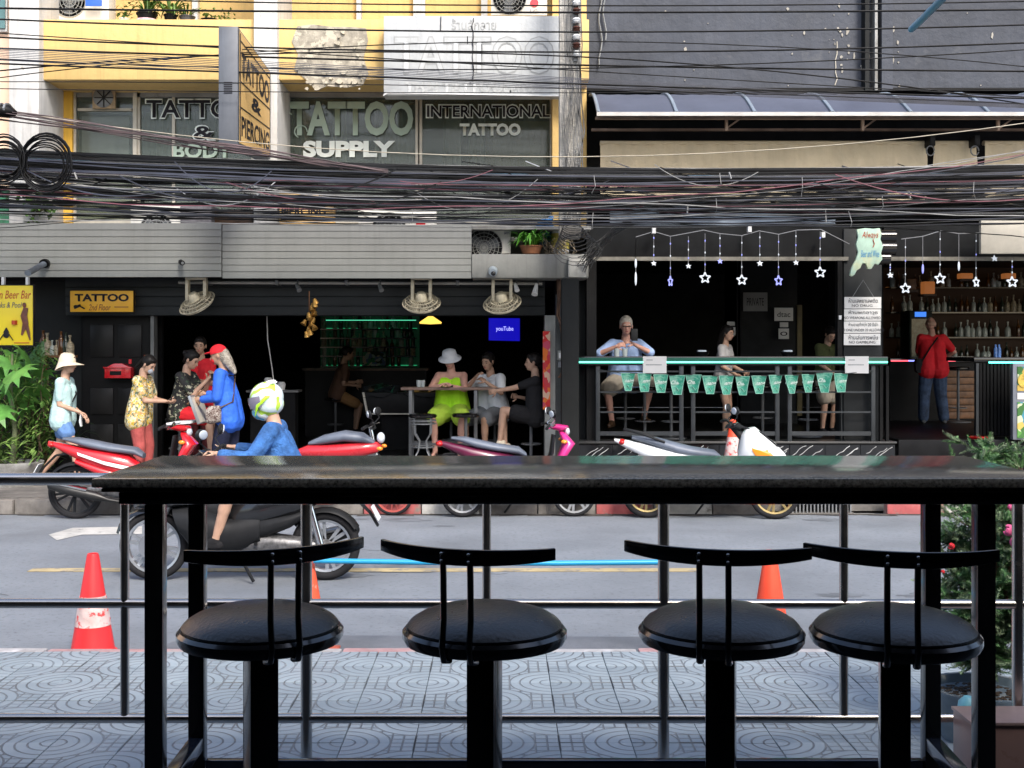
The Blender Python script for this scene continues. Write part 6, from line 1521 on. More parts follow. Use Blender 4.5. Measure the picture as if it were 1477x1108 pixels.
g = MB(); cap(g, e_((-.055, 0, .01)), e_((-.085, 0, -.10)), .078, .075); cap(g, e_((-.09, .04, -.10)), e_((-.15, .05, -.25)), .062, .03); cap(g, e_((-.09, -.04, -.10)), e_((-.13, -.06, -.23)), .062, .03)
remesh(g, .011, 'headscarf', scarf, t)
g = MB(); g.loft([(.02, .94, .01, .01, 0), (.03, .92, .05, .10, 5), (.15, .90, .06, .11, 5), (.20, .88, .03, .08, 5)], y=.24); g.build('shoulder_bag', pattern_mat('checked_bag', [(.25,.20,.17),(.10,.06,.05),(.38,.34,.30)], 50), t, w=False, smooth=50)
MB().tube([(.10, .26, .98), d['T'](.30, .16, .10), d['T'](.46, .10, .02), d['T'](.40, -.05, -.12), d['T'](.10, .18, -.12), (.05, .27, .98)], .010, 6).build('bag_strap', wood_d, t, w=False)
Mt = Euler((0, R(20), 0)); ct = Vector((.36, .02, .96))
tr = MB().cbox(ct, (.035, .42, .36), Mt).build('display_case', silver, t, w=False, bevel=.005)
MB().cbox(ct + Vector((-.018, 0, .0)), (.006, .38, .32), Mt).build('case_lining', beige, tr, w=False)
MB().cbox((.55, .02, .80), (.30, .40, .03), Euler((0, .08, 0))).build('display_tray', whitecl, t, w=False, bevel=.004)
MB().tube([(.30, .05, 1.20), (.50, .05, 1.02)], .008, 6).build('case_strap', wood, t, w=False)
# 6 rider
Z = 9.3; hx = PXx(392, Z)
t, d = person('scooter rider in denim shirt wearing a green, white and blue full face helmet', (PXx(418, Z), Z, 0), PI, sk_c, S=1.0, pel=(0, 0, .79), lean=17, feet=((.53, .17, .33), (.55, -.17, .31)), knees=((1, .25, 1), (1, -.25, 1)),
       hands=((.47, .30, .99), (.47, -.30, .99)), elbows=((-.5, .8, -1), (-.5, -.8, -1)), top=(mat('denim_rider', (.035,.13,.36), .85, var=.3, scale=9, bump=.8, bscale=12), .95, .06, .02), bottom=(mat('denim_bright', (.05,.17,.45), .85, var=.2), .52, .012), hair=None, shoes=blackcl, head=(12, 0), palm=((0, 0, -1), (0, 0, -1)), curl=1.0, torso=.43)
e_, Mh = d['e'], d['Mh']
def helmet_mat():
    m = pattern_mat('helmet_graphic', [(.60,.70,.70),(.42,.66,.06),(.62,.68,.66),(.10,.40,.62),(.03,.05,.05),(.36,.66,.10)], 9, .2, 'noise', [0, .36, .50, .66, .78, .84]); m.node_tree.nodes['Principled BSDF'].inputs['Coat Weight'].default_value = .6; return m
g = MB(); g.ell(e_((-.012, 0, .02)), (.132, .112, .122), 20, 14, Mh); cap(g, e_((.070, 0, -.080)), e_((.03, 0, -.085)), .058, .072); g.ell(e_((-.02, 0, -.04)), (.115, .102, .09), 16, 10, Mh)
hl = remesh(g, .009, 'helmet', helmet_mat(), t, sm=5)
vs_ = MB(); n = 14; L_ = []
for i in range(n + 1):
    a = R(-80) + R(160) * i / n
    for z, rr_ in ((-.045, .132), (-.015, .138), (.015, .139), (.042, .134)): L_.append(e_((-.005 + rr_ * 1.0 * math.cos(a), rr_ * .86 * math.sin(a), z)))
vs_.add(L_, [(4 * i + j, 4 * i + j + 1, 4 * i + j + 5, 4 * i + j + 4) for i in range(n) for j in range(3)])
vs_.build('visor', mat('visor_tint', (.20,.18,.24), .1, var=0, coat=.6), hl, w=False, smooth=70, fixn=False)
for i, y in enumerate((-.05, 0, .05)): MB().ell(e_((-.06, y, .132 - abs(y) * .25)), (.05, .012, .012), 8, 5, Mh).build('helmet_vent', white_p, hl, w=False, smooth=60)
MB().tube([e_((-.11, .06, .04)), e_((-.03, .107, .02)), e_((.05, .104, -.03)), e_((.09, .07, -.10))], [.004, .016, .014, .004], 6).build('helmet_stripe', mat('stripe_lime', (.40,.75,.03), .2, var=0, coat=.5), hl, w=False, smooth=60)

# people at the tall table: 7, 8, 9
Z = 16.2; sz = PZ(598, Z)
t, d = person('man in lime tank top, lime shorts and white bucket hat at the tall bar table', (PXx(652, Z), Z, .30), R(-96), sk_r, S=1.0, pel=(0, 0, sz - .22), lean=10, feet=((.40, .16, .12), (.42, -.16, .12)), knees=((1, .3, 1), (1, -.3, 1)), toes=(5, -5),
       hands=((.44, .02, sz + .10), (.44, -.06, sz + .11)), elbows=((-.2, 1, -.6), (-.2, -1, -.6)), top=(lime, 0, .04, .010), bottom=(limey, .40, .035), hair='short', shoes=None, hat=bucket_hat(whitecl), head=(24, -6), fat=1.22, palm=((0, 0, -1), (0, 0, -1)))
e_, Mh = d['e'], d['Mh']
MB().tube([e_((.092, -.06, .006)), e_((.105, 0, .008)), e_((.092, .06, .006))], [.014, .012, .014], 6).build('sunglasses', blk_pl, t, w=False)
MB().lathe([(.030, -.012), (.034, -.012), (.034, .012), (.030, .012)], d['arms'][0][2] - (d['arms'][0][2] - d['arms'][0][1]).normalized() * .03, 'Z', 12, closed=True).build('wristwatch', blk_pl, t, w=False)
for i in (0, 1):
    c = d['legs'][i][2]; MB().cbox(c + Vector((.06, 0, -.075)), (.27, .10, .022)).build('sandal', blackcl, t, w=False, bevel=.008); MB().tube([c + Vector((.08, -.05, -.06)), c + Vector((.07, 0, -.01)), c + Vector((.08, .05, -.06))], .012, 6).build('sandal_strap', blackcl, t, w=False)
Z = 16.1
t, d = person('person in white t-shirt and grey shorts seated at the tall table with raised hands', (PXx(712, Z), Z, .30), R(-128), sk_b, S=.97, pel=(0, 0, sz - .22), lean=8, feet=((.34, .12, .14), (.40, -.14, .12)), knees=((1, .3, 1), (1, -.3, 1)),
       hands=((.30, .12, sz + .17), (.36, -.02, sz + .24)), elbows=((-.2, 1, -.8), (-.2, -1, -.8)), top=(whitecl, .38, .05, .020), bottom=(greycl, .42, .025), hair='short', shoes=shoe_w, head=(16, 4), fat=1.18)
Z = 15.6
t, d = person('woman in black dress and cream shoes sitting at the right end of the tall table', (PXx(772, Z), Z, .30), R(180), sk_c, S=.97, pel=(0, 0, sz - .24), lean=0, feet=((.47, .07, .27), (.40, -.05, .22)), toes=((.8, 0, -.6), (.8, 0, -.6)), knees=(1, 0, 1),
       hands=((.50, .06, sz + .07), (.22, -.12, sz - .02)), elbows=((-.3, .6, -1), (-.5, -.6, -1)), top=(blackcl, .36, .04, .012), bottom=(blackcl, .30, .02), hair='bun', shoes=shoe_w, head=(2, 0), fat=1.10)
# right bar: 10, 11, 12, 13
Z = 16.3; sz = PZ(566, Z)
t, d = person('white-haired man in light blue shirt holding up a phone, seated behind the bar counter', (PXx(902, Z), Z, .58), R(-90), sk_r, S=1.05, pel=(0, 0, .73), lean=6, feet=((.30, .20, .26), (.30, -.20, .20)), knees=((1, .5, .6), (1, -.5, .6)), toes=(20, -20),
       hands=((.34, .08, 1.17), (.34, -.16, 1.14)), elbows=((-.2, 1, -.5), (-.2, -1, -.5)), top=(sky_cl, .48, .04, .018), bottom=(khaki, .44, .03), hair='short', hair_m=hair_w, shoes=wood_d, head=(8, 0), fat=1.15, curl=.9)
MB().cbox((.42, .07, 1.29), (.012, .08, .15)).build('phone', blk_pl, t, w=False, bevel=.004)
e_ = d['e']; MB().tube([e_((.096, -.055, .004)), e_((.106, 0, .006)), e_((.096, .055, .004))], .006, 6).build('glasses', blk_pl, t, w=False)
Z = 16.3
t, d = person('woman with long black hair and pale grey top standing behind the counter', (PXx(1043, Z), Z, .58), R(-30), sk_c, S=.85, pel=(0, 0, .945), feet=((.0, .09, .075), (.05, -.09, .075)), hands=((.30, .10, 1.02), (.26, -.16, .98)), top=(mat('cloth_silver', (.34,.33,.33), .8, var=.1), .44, .02, .012), bottom=(blackcl, .20, .012), hair='long', shoes=khaki, head=(10, -15), fat=.95)
Z = 16.7
t, d = person('man in olive t-shirt and beige shorts looking down behind the right end of the counter', (PXx(1192, Z), Z, .58), R(-70), sk_c, S=.86, pel=(0, 0, .94), feet=((.0, .10, .075), (.03, -.10, .075)), hands=((.26, .03, .98), (.26, -.05, .97)), elbows=((-.4, .7, -1), (-.4, -.7, -1)), top=(olive, .40, .06, .018), bottom=(khaki, .40, .03), hair='short', shoes=blackcl, head=(34, -6), fat=1.0)
Z = 18.9
t, d = person('bald man in red t-shirt and blue jeans seen from behind at the bar entrance', (PXx(1346, Z), Z, .58), R(82), sk_r, S=.97, pel=(0, 0, .935), lean=12, feet=((-.04, .16, .075), (-.04, -.16, .075)), hands=((.30, -.02, 1.12), (.28, -.22, 1.05)), elbows=((-.2, 1, -.9), (-.2, -1, -.9)), top=(redcl, .38, .08, .022), bottom=(jeans, .96, .03), hair='bald', hair_m=mat('hair_stubble', (.48,.30,.23), .8), shoes=greycl, head=(22, 5), fat=1.12)
MB().tube([d['T'](.44, -.07, -.10), d['T'](.25, .07, -.155), d['T'](.05, .19, -.12), d['T'](-.02, .21, .0)], .018, 6, flat=.5).build('bag_strap', blackcl, t, w=False)
MB().loft([(-.12, .96, .01, .02, 0), (-.10, .93, .06, .12, 0), (.06, .93, .06, .12, 0), (.08, .95, .02, .05, 0)], y=.23).build('shoulder_bag', blackcl, t, w=False, smooth=50)
# faint seated figure inside the left bar
Z = 19.5
person('dim figure in brown shorts seated deep inside the dark left bar', (PXx(486, Z), Z, .30), R(20), sk_b, S=.95, pel=(0, 0, .78), lean=14, feet=((.34, .10, .14), (.30, -.10, .14)), knees=(1, 0, 1), hands=((.34, .10, .95), (.30, -.1, .9)), top=(mat('cloth_brown', (.10,.05,.03), .85), .36, .04, .01), bottom=(mat('cloth_tan', (.30,.16,.06), .85), .4, .01), hair='short', shoes=blackcl, head=(16, 0))
# ------------------------------------------------------------------ inside and in front of the left bar
def zz(py, Z): return PZ(py, Z)
Z = 15.75
t = thing('tall_table', 'tall narrow bar table with grey steel legs where three people sit', 'table', (PXx(660, Z), Z, .30))
tm_ = mat('table_wood_grey', (.16,.10,.075), .5, var=.2, scale=6); stl = mat('painted_steel', (.13,.135,.14), .45, .3, var=.15)
x0, x1 = PXx(578, Z), PXx(742, Z); zt_ = zz(559, Z)
MB().box(x0, x1, Z - .02, Z + .40, zt_ - .035, zt_).build('table_top', tm_, t, bevel=.006)
for x in (PXx(592, Z), PXx(686, Z)):
    for y in (Z, Z + .32): MB().box(x - .022, x + .022, y, y + .044, .30, zt_ - .036).build('leg', stl, t, bevel=.003)
MB().box(PXx(592, Z) + .023, PXx(686, Z) - .023, Z + .01, Z + .035, .50, .53).build('foot_rail', stl, t); MB().box(PXx(592, Z) + .023, PXx(686, Z) - .023, Z + .33, Z + .355, .50, .53).build('foot_rail', stl, t)
for px, lab in ((603, 'small drinking glass at the left end of the tall table'), (609, 'second small glass beside the first on the tall table')):
    o = MB().lathe([(.0, 0), (.026, 0), (.032, .09), (.029, .09), (.024, .008), (0, .008)], (PXx(px, Z), Z + .12, zt_ + .001), seg=14).build('drinking_glass', mat('glass_pale', (.45,.50,.50), .1, var=0, alpha=.55), loc=(PXx(px, Z), Z + .12, zt_), smooth=40)
    tag(o, lab, 'glass', 'glasses on the tall table')
def bstool(lab, x, y, h, wire=False, fz=.30):
    t = thing('round_stool', lab, 'stool', (x, y, fz), group='round stools in the bars')
    MB().lathe([(0, h - .05), (.165, h - .05), (.18, h - .035), (.18, h - .015), (.16, h), (0, h + .004)], (0, 0, 0), seg=24).build('seat', black_g, t, w=False, smooth=40)
    if wire:
        for k in range(4):
            a = k * PI / 2 + .78; c, s_ = math.cos(a), math.sin(a)
            MB().tube([(.15 * c, .15 * s_, h - .05), (.14 * c, .14 * s_, h * .6), (.06 * c, .06 * s_, h * .45), (.08 * c, .08 * s_, h * .25), (.19 * c, .19 * s_, 0)], .011, 6).build('leg', grey_metal, t, w=False, smooth=60)
        g = MB()
        for hh, rr_ in ((h - .09, .165), (h - .13, .16), (.20, .14)): MB().lathe([(rr_ - .008, hh), (rr_ + .008, hh), (rr_ + .008, hh + .014), (rr_ - .008, hh + .014)], seg=20, closed=True).build('ring', grey_metal, t, w=False)
    else:
        MB().lathe([(.022, .03), (.022, h - .05)], seg=12).build('column', stl, t, w=False); MB().lathe([(0, 0), (.2, 0), (.19, .02), (.03, .035), (0, .035)], seg=24).build('base', stl, t, w=False, smooth=40)
        MB().lathe([(.12, .22), (.135, .22), (.135, .235), (.12, .235)], seg=20, closed=True).build('foot_ring', stl, t, w=False)
    return t
fzs = .30
for (px, Y_, py, wr, lab) in ((610, 15.45, 597, True, 'wire framed round stool in front of the left end of the tall table'), (672, 15.55, 596, False, 'black round stool in front of the tall table between two people'),
                              (651, 16.35, 602, False, 'stool under the man in the lime tank top'), (714, 16.2, 603, False, 'stool under the person in the white t-shirt'), (766, 15.65, 602, False, 'stool under the woman in the black dress')):
    bstool(lab, PXx(px, Y_), Y_, zz(py, Y_) - .30, wr)
bstool('stool under the woman in red shorts by the black door', PXx(258, 14.95), 15.0, zz(603, 14.95) - .30)
bstool('stool of the dim figure deep inside the left bar', PXx(484, 19.5), 19.5, .66)
# pool table with folded cover
Z = 17.3
t = thing('pool_table', 'dark pool table with white corner edge and crumpled black cover', 'pool table', (PXx(570, Z), Z, .30))
x0, x1 = PXx(524, Z), PXx(640, Z); z1 = zz(566, Z); z0 = zz(597, Z)
MB().box(x0, x1, Z, Z + 1.1, z0, z1).build('body', black, t, bevel=.02); MB().box(x0 + .25, x1 - .2, Z + .1, Z + 1.0, .30, z0 - .002).build('pedestal', black_m, t)
MB().bar((x0 + .0, Z - .01, z1), (x0 + .06, Z - .01, z0), .03, .02, up=(0, 1, 0)).bar((x0 + .04, Z - .012, z0), (x1, Z - .012, z0), .015, .02).build('corner_trim', alu, t)
rr = random.Random(4); g = MB(); n = 16; vs_ = []
for j in range(4):
    for i in range(n + 1): vs_.append((x0 - .03 + (x1 - x0 + .05) * i / n, Z - .03 + j * .35, z1 + .03 + rr.uniform(-.02, .07) - (.10 if j == 0 else 0)))
g.add(vs_, [(j * (n + 1) + i, j * (n + 1) + i + 1, (j + 1) * (n + 1) + i + 1, (j + 1) * (n + 1) + i) for j in range(3) for i in range(n)])
g.build('cover', mat('plastic_cover', (.03,.035,.04), .18, var=.3, coat=.5), t, fixn=False)
# television, lamp
Z = 17.5
t = thing('television', 'television showing a bright blue screen under the bar ceiling', 'television', P(728, 477, Z))
MB().add([(PXx(704, Z), Z, zz(492, Z)), (PXx(751, Z), Z + .12, zz(493, Z)), (PXx(751, Z), Z + .12, zz(458, Z)), (PXx(704, Z), Z, zz(458, Z)),
          (PXx(704, Z), Z + .06, zz(492, Z)), (PXx(751, Z), Z + .18, zz(493, Z)), (PXx(751, Z), Z + .18, zz(458, Z)), (PXx(704, Z), Z + .06, zz(458, Z))],
         [(0,1,2,3),(4,7,6,5),(0,4,5,1),(3,2,6,7),(0,3,7,4),(1,5,6,2)]).build('case', black, t)
a, b_ = Vector((PXx(705, Z), Z - .004, 0)), Vector((PXx(750, Z), Z + .114, 0))
MB().add([(a.x, a.y, zz(491, Z)), (b_.x, b_.y, zz(492, Z)), (b_.x, b_.y, zz(459, Z)), (a.x, a.y, zz(459, Z))], [(0,1,2,3)]).build('screen', glow('screen_blue', (.004,.003,.26), .75), t, fixn=False)
text('youTube', 'screen_text', glow('screen_text', (.4,.4,.9), .8), t, P(728, 475, Z) + Vector((0, .04, 0)), .26, .08, right=b_ - a)
MB().box(PXx(726, Z), PXx(730, Z), Z + .1, Z + .16, zz(458, Z), 2.6).build('bracket', black, t)
Z = 18.5
t = thing('pendant_lamp', 'flat yellow glowing lamp under the bar ceiling right of the bottles', 'lamp', P(620, 462, Z))
MB().lathe([(0, .10), (.04, .09), (.17, .0), (.165, -.02), (0, -.03)], P(621, 465, Z), seg=24).build('lamp_shade', glow('lamp_yellow', (.85,.50,.08), .9), t, smooth=50); MB().tube([P(621, 460, Z), P(621, 440, Z)], .01, 5).build('cord', black, t)
# bottle wall
def bottle_mesh(m, kind):
    p = [(0, 0), (.036, 0), (.038, .01), (.038, .16), (.030, .19), (.013, .215), (.013, .275), (.015, .278), (.015, .29), (0, .29)] if kind == 0 else [(0, 0), (.045, 0), (.047, .01), (.047, .12), (.035, .16), (.012, .18), (.012, .235), (.018, .238), (.018, .262), (0, .262)]
    return MB().lathe(p, seg=10).build('bottle', m, mesh=True, smooth=40)
bms = [bottle_mesh(mat('bottle_green', (.04,.20,.08), .12, var=.2), 0), bottle_mesh(mat('bottle_amber', (.10,.04,.01), .12, var=.2), 0), bottle_mesh(mat('bottle_clear', (.40,.45,.42), .12, var=.2), 1),
       bottle_mesh(mat('bottle_dark', (.02,.03,.02), .12, var=.2), 0), bottle_mesh(mat('bottle_label', (.35,.30,.20), .4, var=.5, scale=30), 1)]
def shelves(nm, lab, px0, px1, pys, Z, led, lstr, glab, bt_lab, rs, dens=.9, bdens=1.0, bp=(0, 1, 2, 3, 4)):
    t = thing('bottle_shelf', lab, 'shelf', P((px0 + px1) / 2, pys[-1], Z)); r_ = random.Random(rs); x0, x1 = PXx(px0, Z), PXx(px1, Z)
    MB().box(x0 - .04, x1 + .04, Z + .30, Z + .33, zz(pys[-1], Z) - .05, zz(pys[0], Z) + .45).build('back_panel', glow('back_glow_' + nm, (.03,.16,.08) if nm == 'a' else (.05,.022,.008), .02), t)  # panel given a faint emission of its own, added so the bottles show
    for i, py in enumerate(pys):
        z = zz(py, Z); MB().box(x0, x1, Z, Z + .28, z - .025, z - .001).build('shelf_board', black_g, t)
        if led and i in (0, len(pys) - 1): MB().box(x0, x1, Z + .285, Z + .298, z + .002, z + .012).build('led_strip', led, t)
        x = x0 + .05
        while x < x1 - .04:
            if r_.random() < dens:
                s_ = r_.uniform(.85, 1.12)
                o = link('bottle', bms[r_.choice(bp)], None, (x, Z + r_.uniform(.06, .12), z), (0, 0, r_.uniform(0, 6)), (s_, s_, s_ * r_.uniform(.9, 1.1)))
                tag(o, bt_lab.replace('shelves', ('top', 'second', 'third', 'fourth', 'bottom')[i] + ' shelf'), 'bottle', glab)
            x += r_.uniform(.088, .115)
    return t
shelves('a', 'wall of green lit bottle shelves at the back of the left bar', 462, 600, (474, 487, 500, 513, 528), 21.0, glow('led_green', (.05,.9,.35), .18), 1, 'bottles on the left bar shelves', 'liquor bottle on the green lit shelves of the left bar', 5)
MB_ = thing('led_tube', 'thin green light tube above the bottle shelves', 'light', P(560, 461, 20.8)); MB().box(PXx(470, 20.8), PXx(600, 20.8), 20.8, 20.83, zz(462.5, 20.8), zz(461.5, 20.8)).build('tube', glow('led_green2', (.12,.9,.5), .45), MB_)
t = thing('framed_picture', 'glowing framed picture among the bottles in the left bar', 'picture', P(541, 517, 20.9)); MB().box(PXx(523, 20.9), PXx(556, 20.9), 20.9, 20.92, zz(528, 20.9), zz(508, 20.9)).build('panel', pattern_mat('pic_mix', [(.30,.40,.38),(.03,.20,.10),(.10,.16,.30),(.45,.40,.30),(.02,.05,.03)], 18), t); MB().box(PXx(522, 20.9), PXx(557, 20.9), 20.921, 20.94, zz(529, 20.9), zz(507, 20.9)).build('frame', black, t)
t = thing('bar_counter', 'dark bar counter below the bottle shelves in the left bar', 'counter', P(540, 590, 20)); MB().box(PXx(440, 20), PXx(615, 20), 20, 20.5, .30, 1.38).build('body', black, t); MB().box(PXx(436, 20), PXx(618, 20), 19.95, 20.55, 1.381, 1.42).build('top', wood_d, t)
# white cup and tissue holders on a dark shelf
Z = 16.6
t = thing('side_counter', 'narrow counter with paper cups behind the rider', 'counter', P(390, 565, Z)); MB().box(PXx(355, Z), PXx(430, Z), Z, Z + .35, zz(563, Z) - .03, zz(563, Z)).build('top', mat('grey_top', (.12,.12,.12), .4), t); MB().box(PXx(360, Z), PXx(425, Z), Z + .05, Z + .3, .3, zz(563, Z) - .031).build('body', black_m, t)
for px, h, lab in ((385, .14, 'white paper tissue cup, taller one, on the narrow counter'), (404, .08, 'smaller white paper cup on the narrow counter')):
    o = MB().lathe([(0, 0), (.045, 0), (.06, h), (.04, h + .03), (0, h + .02)], (PXx(px, Z), Z + .1, zz(563, Z) + .001), seg=14).build('paper_cup', paper, loc=(PXx(px, Z), Z + .1, zz(563, Z)), smooth=40); tag(o, lab, 'cup', 'cups on the narrow counter')
# hanging lamp cord
o = MB().tube([P(385, 455, 15.9), P(386, 490, 15.9), P(390, 515, 15.9), P(393, 535, 15.9), P(395, 553, 15.9)], .008, 5).build('dangling_wire', mat('white_cord', (.5,.5,.48), .6), loc=P(385, 455, 15.9), smooth=60); tag(o, 'thin white cord dangling in the open bar front above the rider', 'cord')
# red vertical banner on the pillar
Z = 15.3
t = thing('vertical_banner', 'narrow vertical red and orange banner on the pillar of the left bar', 'banner', P(788, 590, Z))
MB().box(PXx(782.5, Z), PXx(793, Z), Z - .12, Z - .10, zz(590, Z), zz(478, Z)).build('cloth', pattern_mat('banner_red', [(.50,.02,.02),(.60,.14,.02),(.45,.03,.04),(.45,.05,.10),(.55,.35,.25)], 14), t)
# shelf and bottles by the plant at far left
Z = 15.2
t = thing('wall_shelf', 'small brown wall shelf with bottles beside the yellow banner', 'shelf', P(75, 515, Z)); MB().box(PXx(52, Z), PXx(100, Z), Z, Z + .3, zz(516, Z), zz(512.5, Z)).build('board', wood, t)
for px in (64, 97): MB().box(PXx(px, Z), PXx(px + 2, Z), Z + .02, Z + .05, .15, zz(516, Z) - .001).build('leg', wood, t)
rr = random.Random(2)
for i, px in enumerate((57, 63, 70, 77, 83, 90, 96)):
    s_ = rr.uniform(.7, 1.1); o = link('bottle', bms[(1, 4, 2, 4, 1, 3, 4)[i]], None, (PXx(px, Z), Z + .12, zz(512.5, Z)), None, (s_ * 1.2, s_ * 1.2, s_)); tag(o, 'small bottle on the brown shelf beside the yellow banner', 'bottle', 'bottles on the brown shelf')
t = thing('red_box', 'small red case standing under the brown shelf beside the papaya leaves', 'box', P(57, 547, 15.1)); MB().box(PXx(50, 15.1), PXx(62, 15.1), 15.1, 15.25, zz(546, 15.1), zz(527, 15.1)).build('case', lens_r, t, bevel=.01); MB().box(PXx(54, 15.1), PXx(58, 15.1), 15.09, 15.1, zz(542, 15.1), zz(532, 15.1)).build('label_patch', cream, t); MB().box(PXx(46, 15.1), PXx(66, 15.1), 15.08, 15.3, zz(546, 15.1) - .03, zz(546, 15.1) - .001).build('stand', wood_d, t); MB().box(PXx(48, 15.1), PXx(50, 15.1), 15.1, 15.13, .15, zz(546, 15.1) - .031).box(PXx(62, 15.1), PXx(64, 15.1), 15.1, 15.13, .15, zz(546, 15.1) - .031).build('stand_legs', wood_d, t)

# ------------------------------------------------------------------ big potted plants at the left
Z = 14.3
t = thing('potted_papaya', 'tall papaya with broad lobed leaves in a round planter at the left edge', 'potted plant', (PXx(20, Z), Z, .15))
MB().lathe([(0, 0), (.26, 0), (.31, .20), (.34, .25), (.34, .28), (.30, .28), (.29, .24), (0, .24)], (PXx(20, Z), Z, .15), seg=28).build('pot', concrete, t, smooth=40)
g = MB(); lf = MB(); st_ = MB(); rr = random.Random(17); cx = PXx(18, Z)
g.tube([(cx, Z, .38), (cx + .03, Z, .8), (cx - .02, Z, 1.25), (cx, Z, 1.7)], [.035, .03, .022, .012], 8); g.build('stem', mat('papaya_stem', (.14,.16,.08), .8, var=.3), t, smooth=60)
for (px, py, dy, L) in ((8, 515, 0, .30), (36, 535, -.25, .34), (12, 552, -.2, .33), (50, 560, .1, .26), (-12, 530, .1, .3), (28, 508, .15, .26), (6, 590, -.25, .30), (40, 590, -.1, .24), (-15, 575, 0, .3), (22, 570, .25, .28), (54, 535, .2, .2)):
    c = P(px, py, Z) + Vector((0, dy, 0)); palm_leaf(lf, c, 9, L, R(rr.uniform(25, 60)), rr)
    st_.tube([(cx, Z, min(c.z - .15, 1.5)), (cx + (c.x - cx) * .5, Z + dy * .5, c.z + .02), tuple(c)], [.008, .006, .005], 5)
lf.build('leaves', mat('papaya_green', (.085,.24,.045), .45, var=.35, scale=5), t, fixn=False); st_.build('leaf_stalks', leaf_l, t, smooth=60)
Z = 14.6
t = thing('leafy_shrub', 'bushy narrow-leaved shrub filling the space under the papaya leaves', 'shrub', (PXx(30, Z), Z, .15))
lf = MB(); lf2 = MB(); st_ = MB()
for i in range(26):
    x = PXx(rr.uniform(-30, 66), Z); y = Z + rr.uniform(-.25, .25); top = rr.uniform(.6, 1.55); q = [Vector((x * .35 + PXx(25, Z) * .65, y * .4 + Z * .6, .30))]
    for k in range(1, 6): q.append(Vector((x + rr.gauss(0, .03), y, .30 + (top - .1) * k / 5)))
    st_.tube(q, [.010, .009, .008, .007, .006, .004], 5)
    for p in q[1:]:
        for k in range(15): leafbit(lf if rr.random() < .6 else lf2, p + Vector((rr.gauss(0, .07), rr.gauss(0, .07), rr.gauss(0, .09))), rr.uniform(.09, .17), rr.uniform(.012, .022), rr)
for k in range(60): leafbit(lf2, P(rr.uniform(0, 55), rr.uniform(620, 668), 14.0 + rr.random() * .2), .14, .02, rr)
st_.build('stems', mat('stem_brown', (.1,.07,.04)), t, smooth=60)
tag(lf.build('foliage', leaf, t, fixn=False), kind='stuff'); tag(lf2.build('foliage_light', leaf_l, t, fixn=False), kind='stuff')
MB().lathe([(0, 0), (.20, 0), (.24, .22), (.22, .22), (0, .18)], (PXx(38, Z), Z, .15), seg=20).build('pot', terracotta, t, smooth=40)
Z = 15.0
t = thing('banana_plant', 'young plant with two long upright paddle leaves behind the papaya', 'plant', (PXx(52, Z), Z, .15))
lf = MB(); st_ = MB()
for (bx_, tx, tz, wd) in ((44, 66, 492, .11), (46, 72, 548, .13), (40, 30, 505, .09)):
    a, b_ = Vector((PXx(bx_, Z), Z, zz(565, Z))), Vector((PXx(tx, Z), Z - .1, zz(tz, Z))); s_ = Vector((-(b_ - a).z, 0, (b_ - a).x)).normalized(); vs_ = []
    for i in range(9):
        q = i / 8; p = a + (b_ - a) * q + Vector((0, -.1 * math.sin(q * 3), .0)); w_ = wd * math.sin(PI * min(.98, q * .92 + .04)); vs_ += [p - s_ * w_ + Vector((0, .03, 0)), p, p + s_ * w_ + Vector((0, .03, 0))]
    lf.add(vs_, [(3 * i + j, 3 * i + j + 1, 3 * i + j + 4, 3 * i + j + 3) for i in range(8) for j in (0, 1)]); st_.tube([(PXx(42, Z), Z, .2), tuple(a), tuple(a + (b_ - a) * .9 + Vector((0, -.06, 0)))], [.02, .014, .004], 6)
lf.build('leaves', mat('banana_green', (.07,.20,.05), .4, var=.3), t, fixn=False, smooth=60); st_.build('stalks', leaf_l, t, smooth=60)
Z = 15.3
pot_plant('dim spiky potted plant on the floor beside the black door', PXx(92, Z), Z, .15, .15, .3, black, leaf_d, 30, .5, seed=9)

# ------------------------------------------------------------------ beer bar counter, railing, bunting
Z = 15.05; FZ = .605
ct = thing('bar_counter', 'long black street-side counter edged with a glowing teal light strip', 'counter', (PXx(1055, Z), Z, FZ))
zc1, zc0 = zz(514.5, Z), zz(527, Z); x0, x1 = PXx(829, Z), PXx(1281, Z)
MB().box(x0, x1, Z + .005, Z + .55, zc0, zc1).build('counter_top', black_g, ct, bevel=.008)
MB().box(x0 + .01, x1 - .01, Z - .012, Z + .003, zz(519.5, Z), zz(516, Z)).build('edge_trim', mat('teal_dark', (.01,.12,.08), .3), ct)
MB().box(x0 + .01, x1 - .01, Z - .014, Z + .003, zz(523.6, Z), zz(521.2, Z)).build('light_strip', teal_led, ct)
gl = mat('rail_grey', (.2,.2,.2)); gd = mat('frame_dark', (.05,.055,.06), .4, .3, var=.2)
rl = thing('counter_railing', 'grey steel bar framework under the street-side counter', 'railing', (PXx(1055, Z), Z + .1, FZ))
for px in (863, 984, 1001, 1123, 1141, 1262): MB().box(PXx(px - 3, Z), PXx(px + 3, Z), Z + .06, Z + .10, FZ, zc0 - .002).build('upright', mat('upright_grey', (.042,.048,.054), .4, .3, var=.15), rl, bevel=.003)
for (a, b_) in ((866, 981), (1004, 1120), (1144, 1259)):
    for py, h in ((536, 1.2), (566, 1.2), (595, 1.2), (626, 3)): MB().box(PXx(a, Z) + .001, PXx(b_, Z) - .001, Z + .07, Z + .09, zz(py + h, Z), zz(py - h, Z)).build('cross_bar', mat('upright_grey', (.1,.1,.1)), rl)
for px in (1272, 1281): MB().box(PXx(px - 2, Z), PXx(px + 2, Z), Z + .02, Z + .08, FZ - .02, zc0 - .002 if px < 1279 else zz(528, Z)).build('end_post', black, rl)
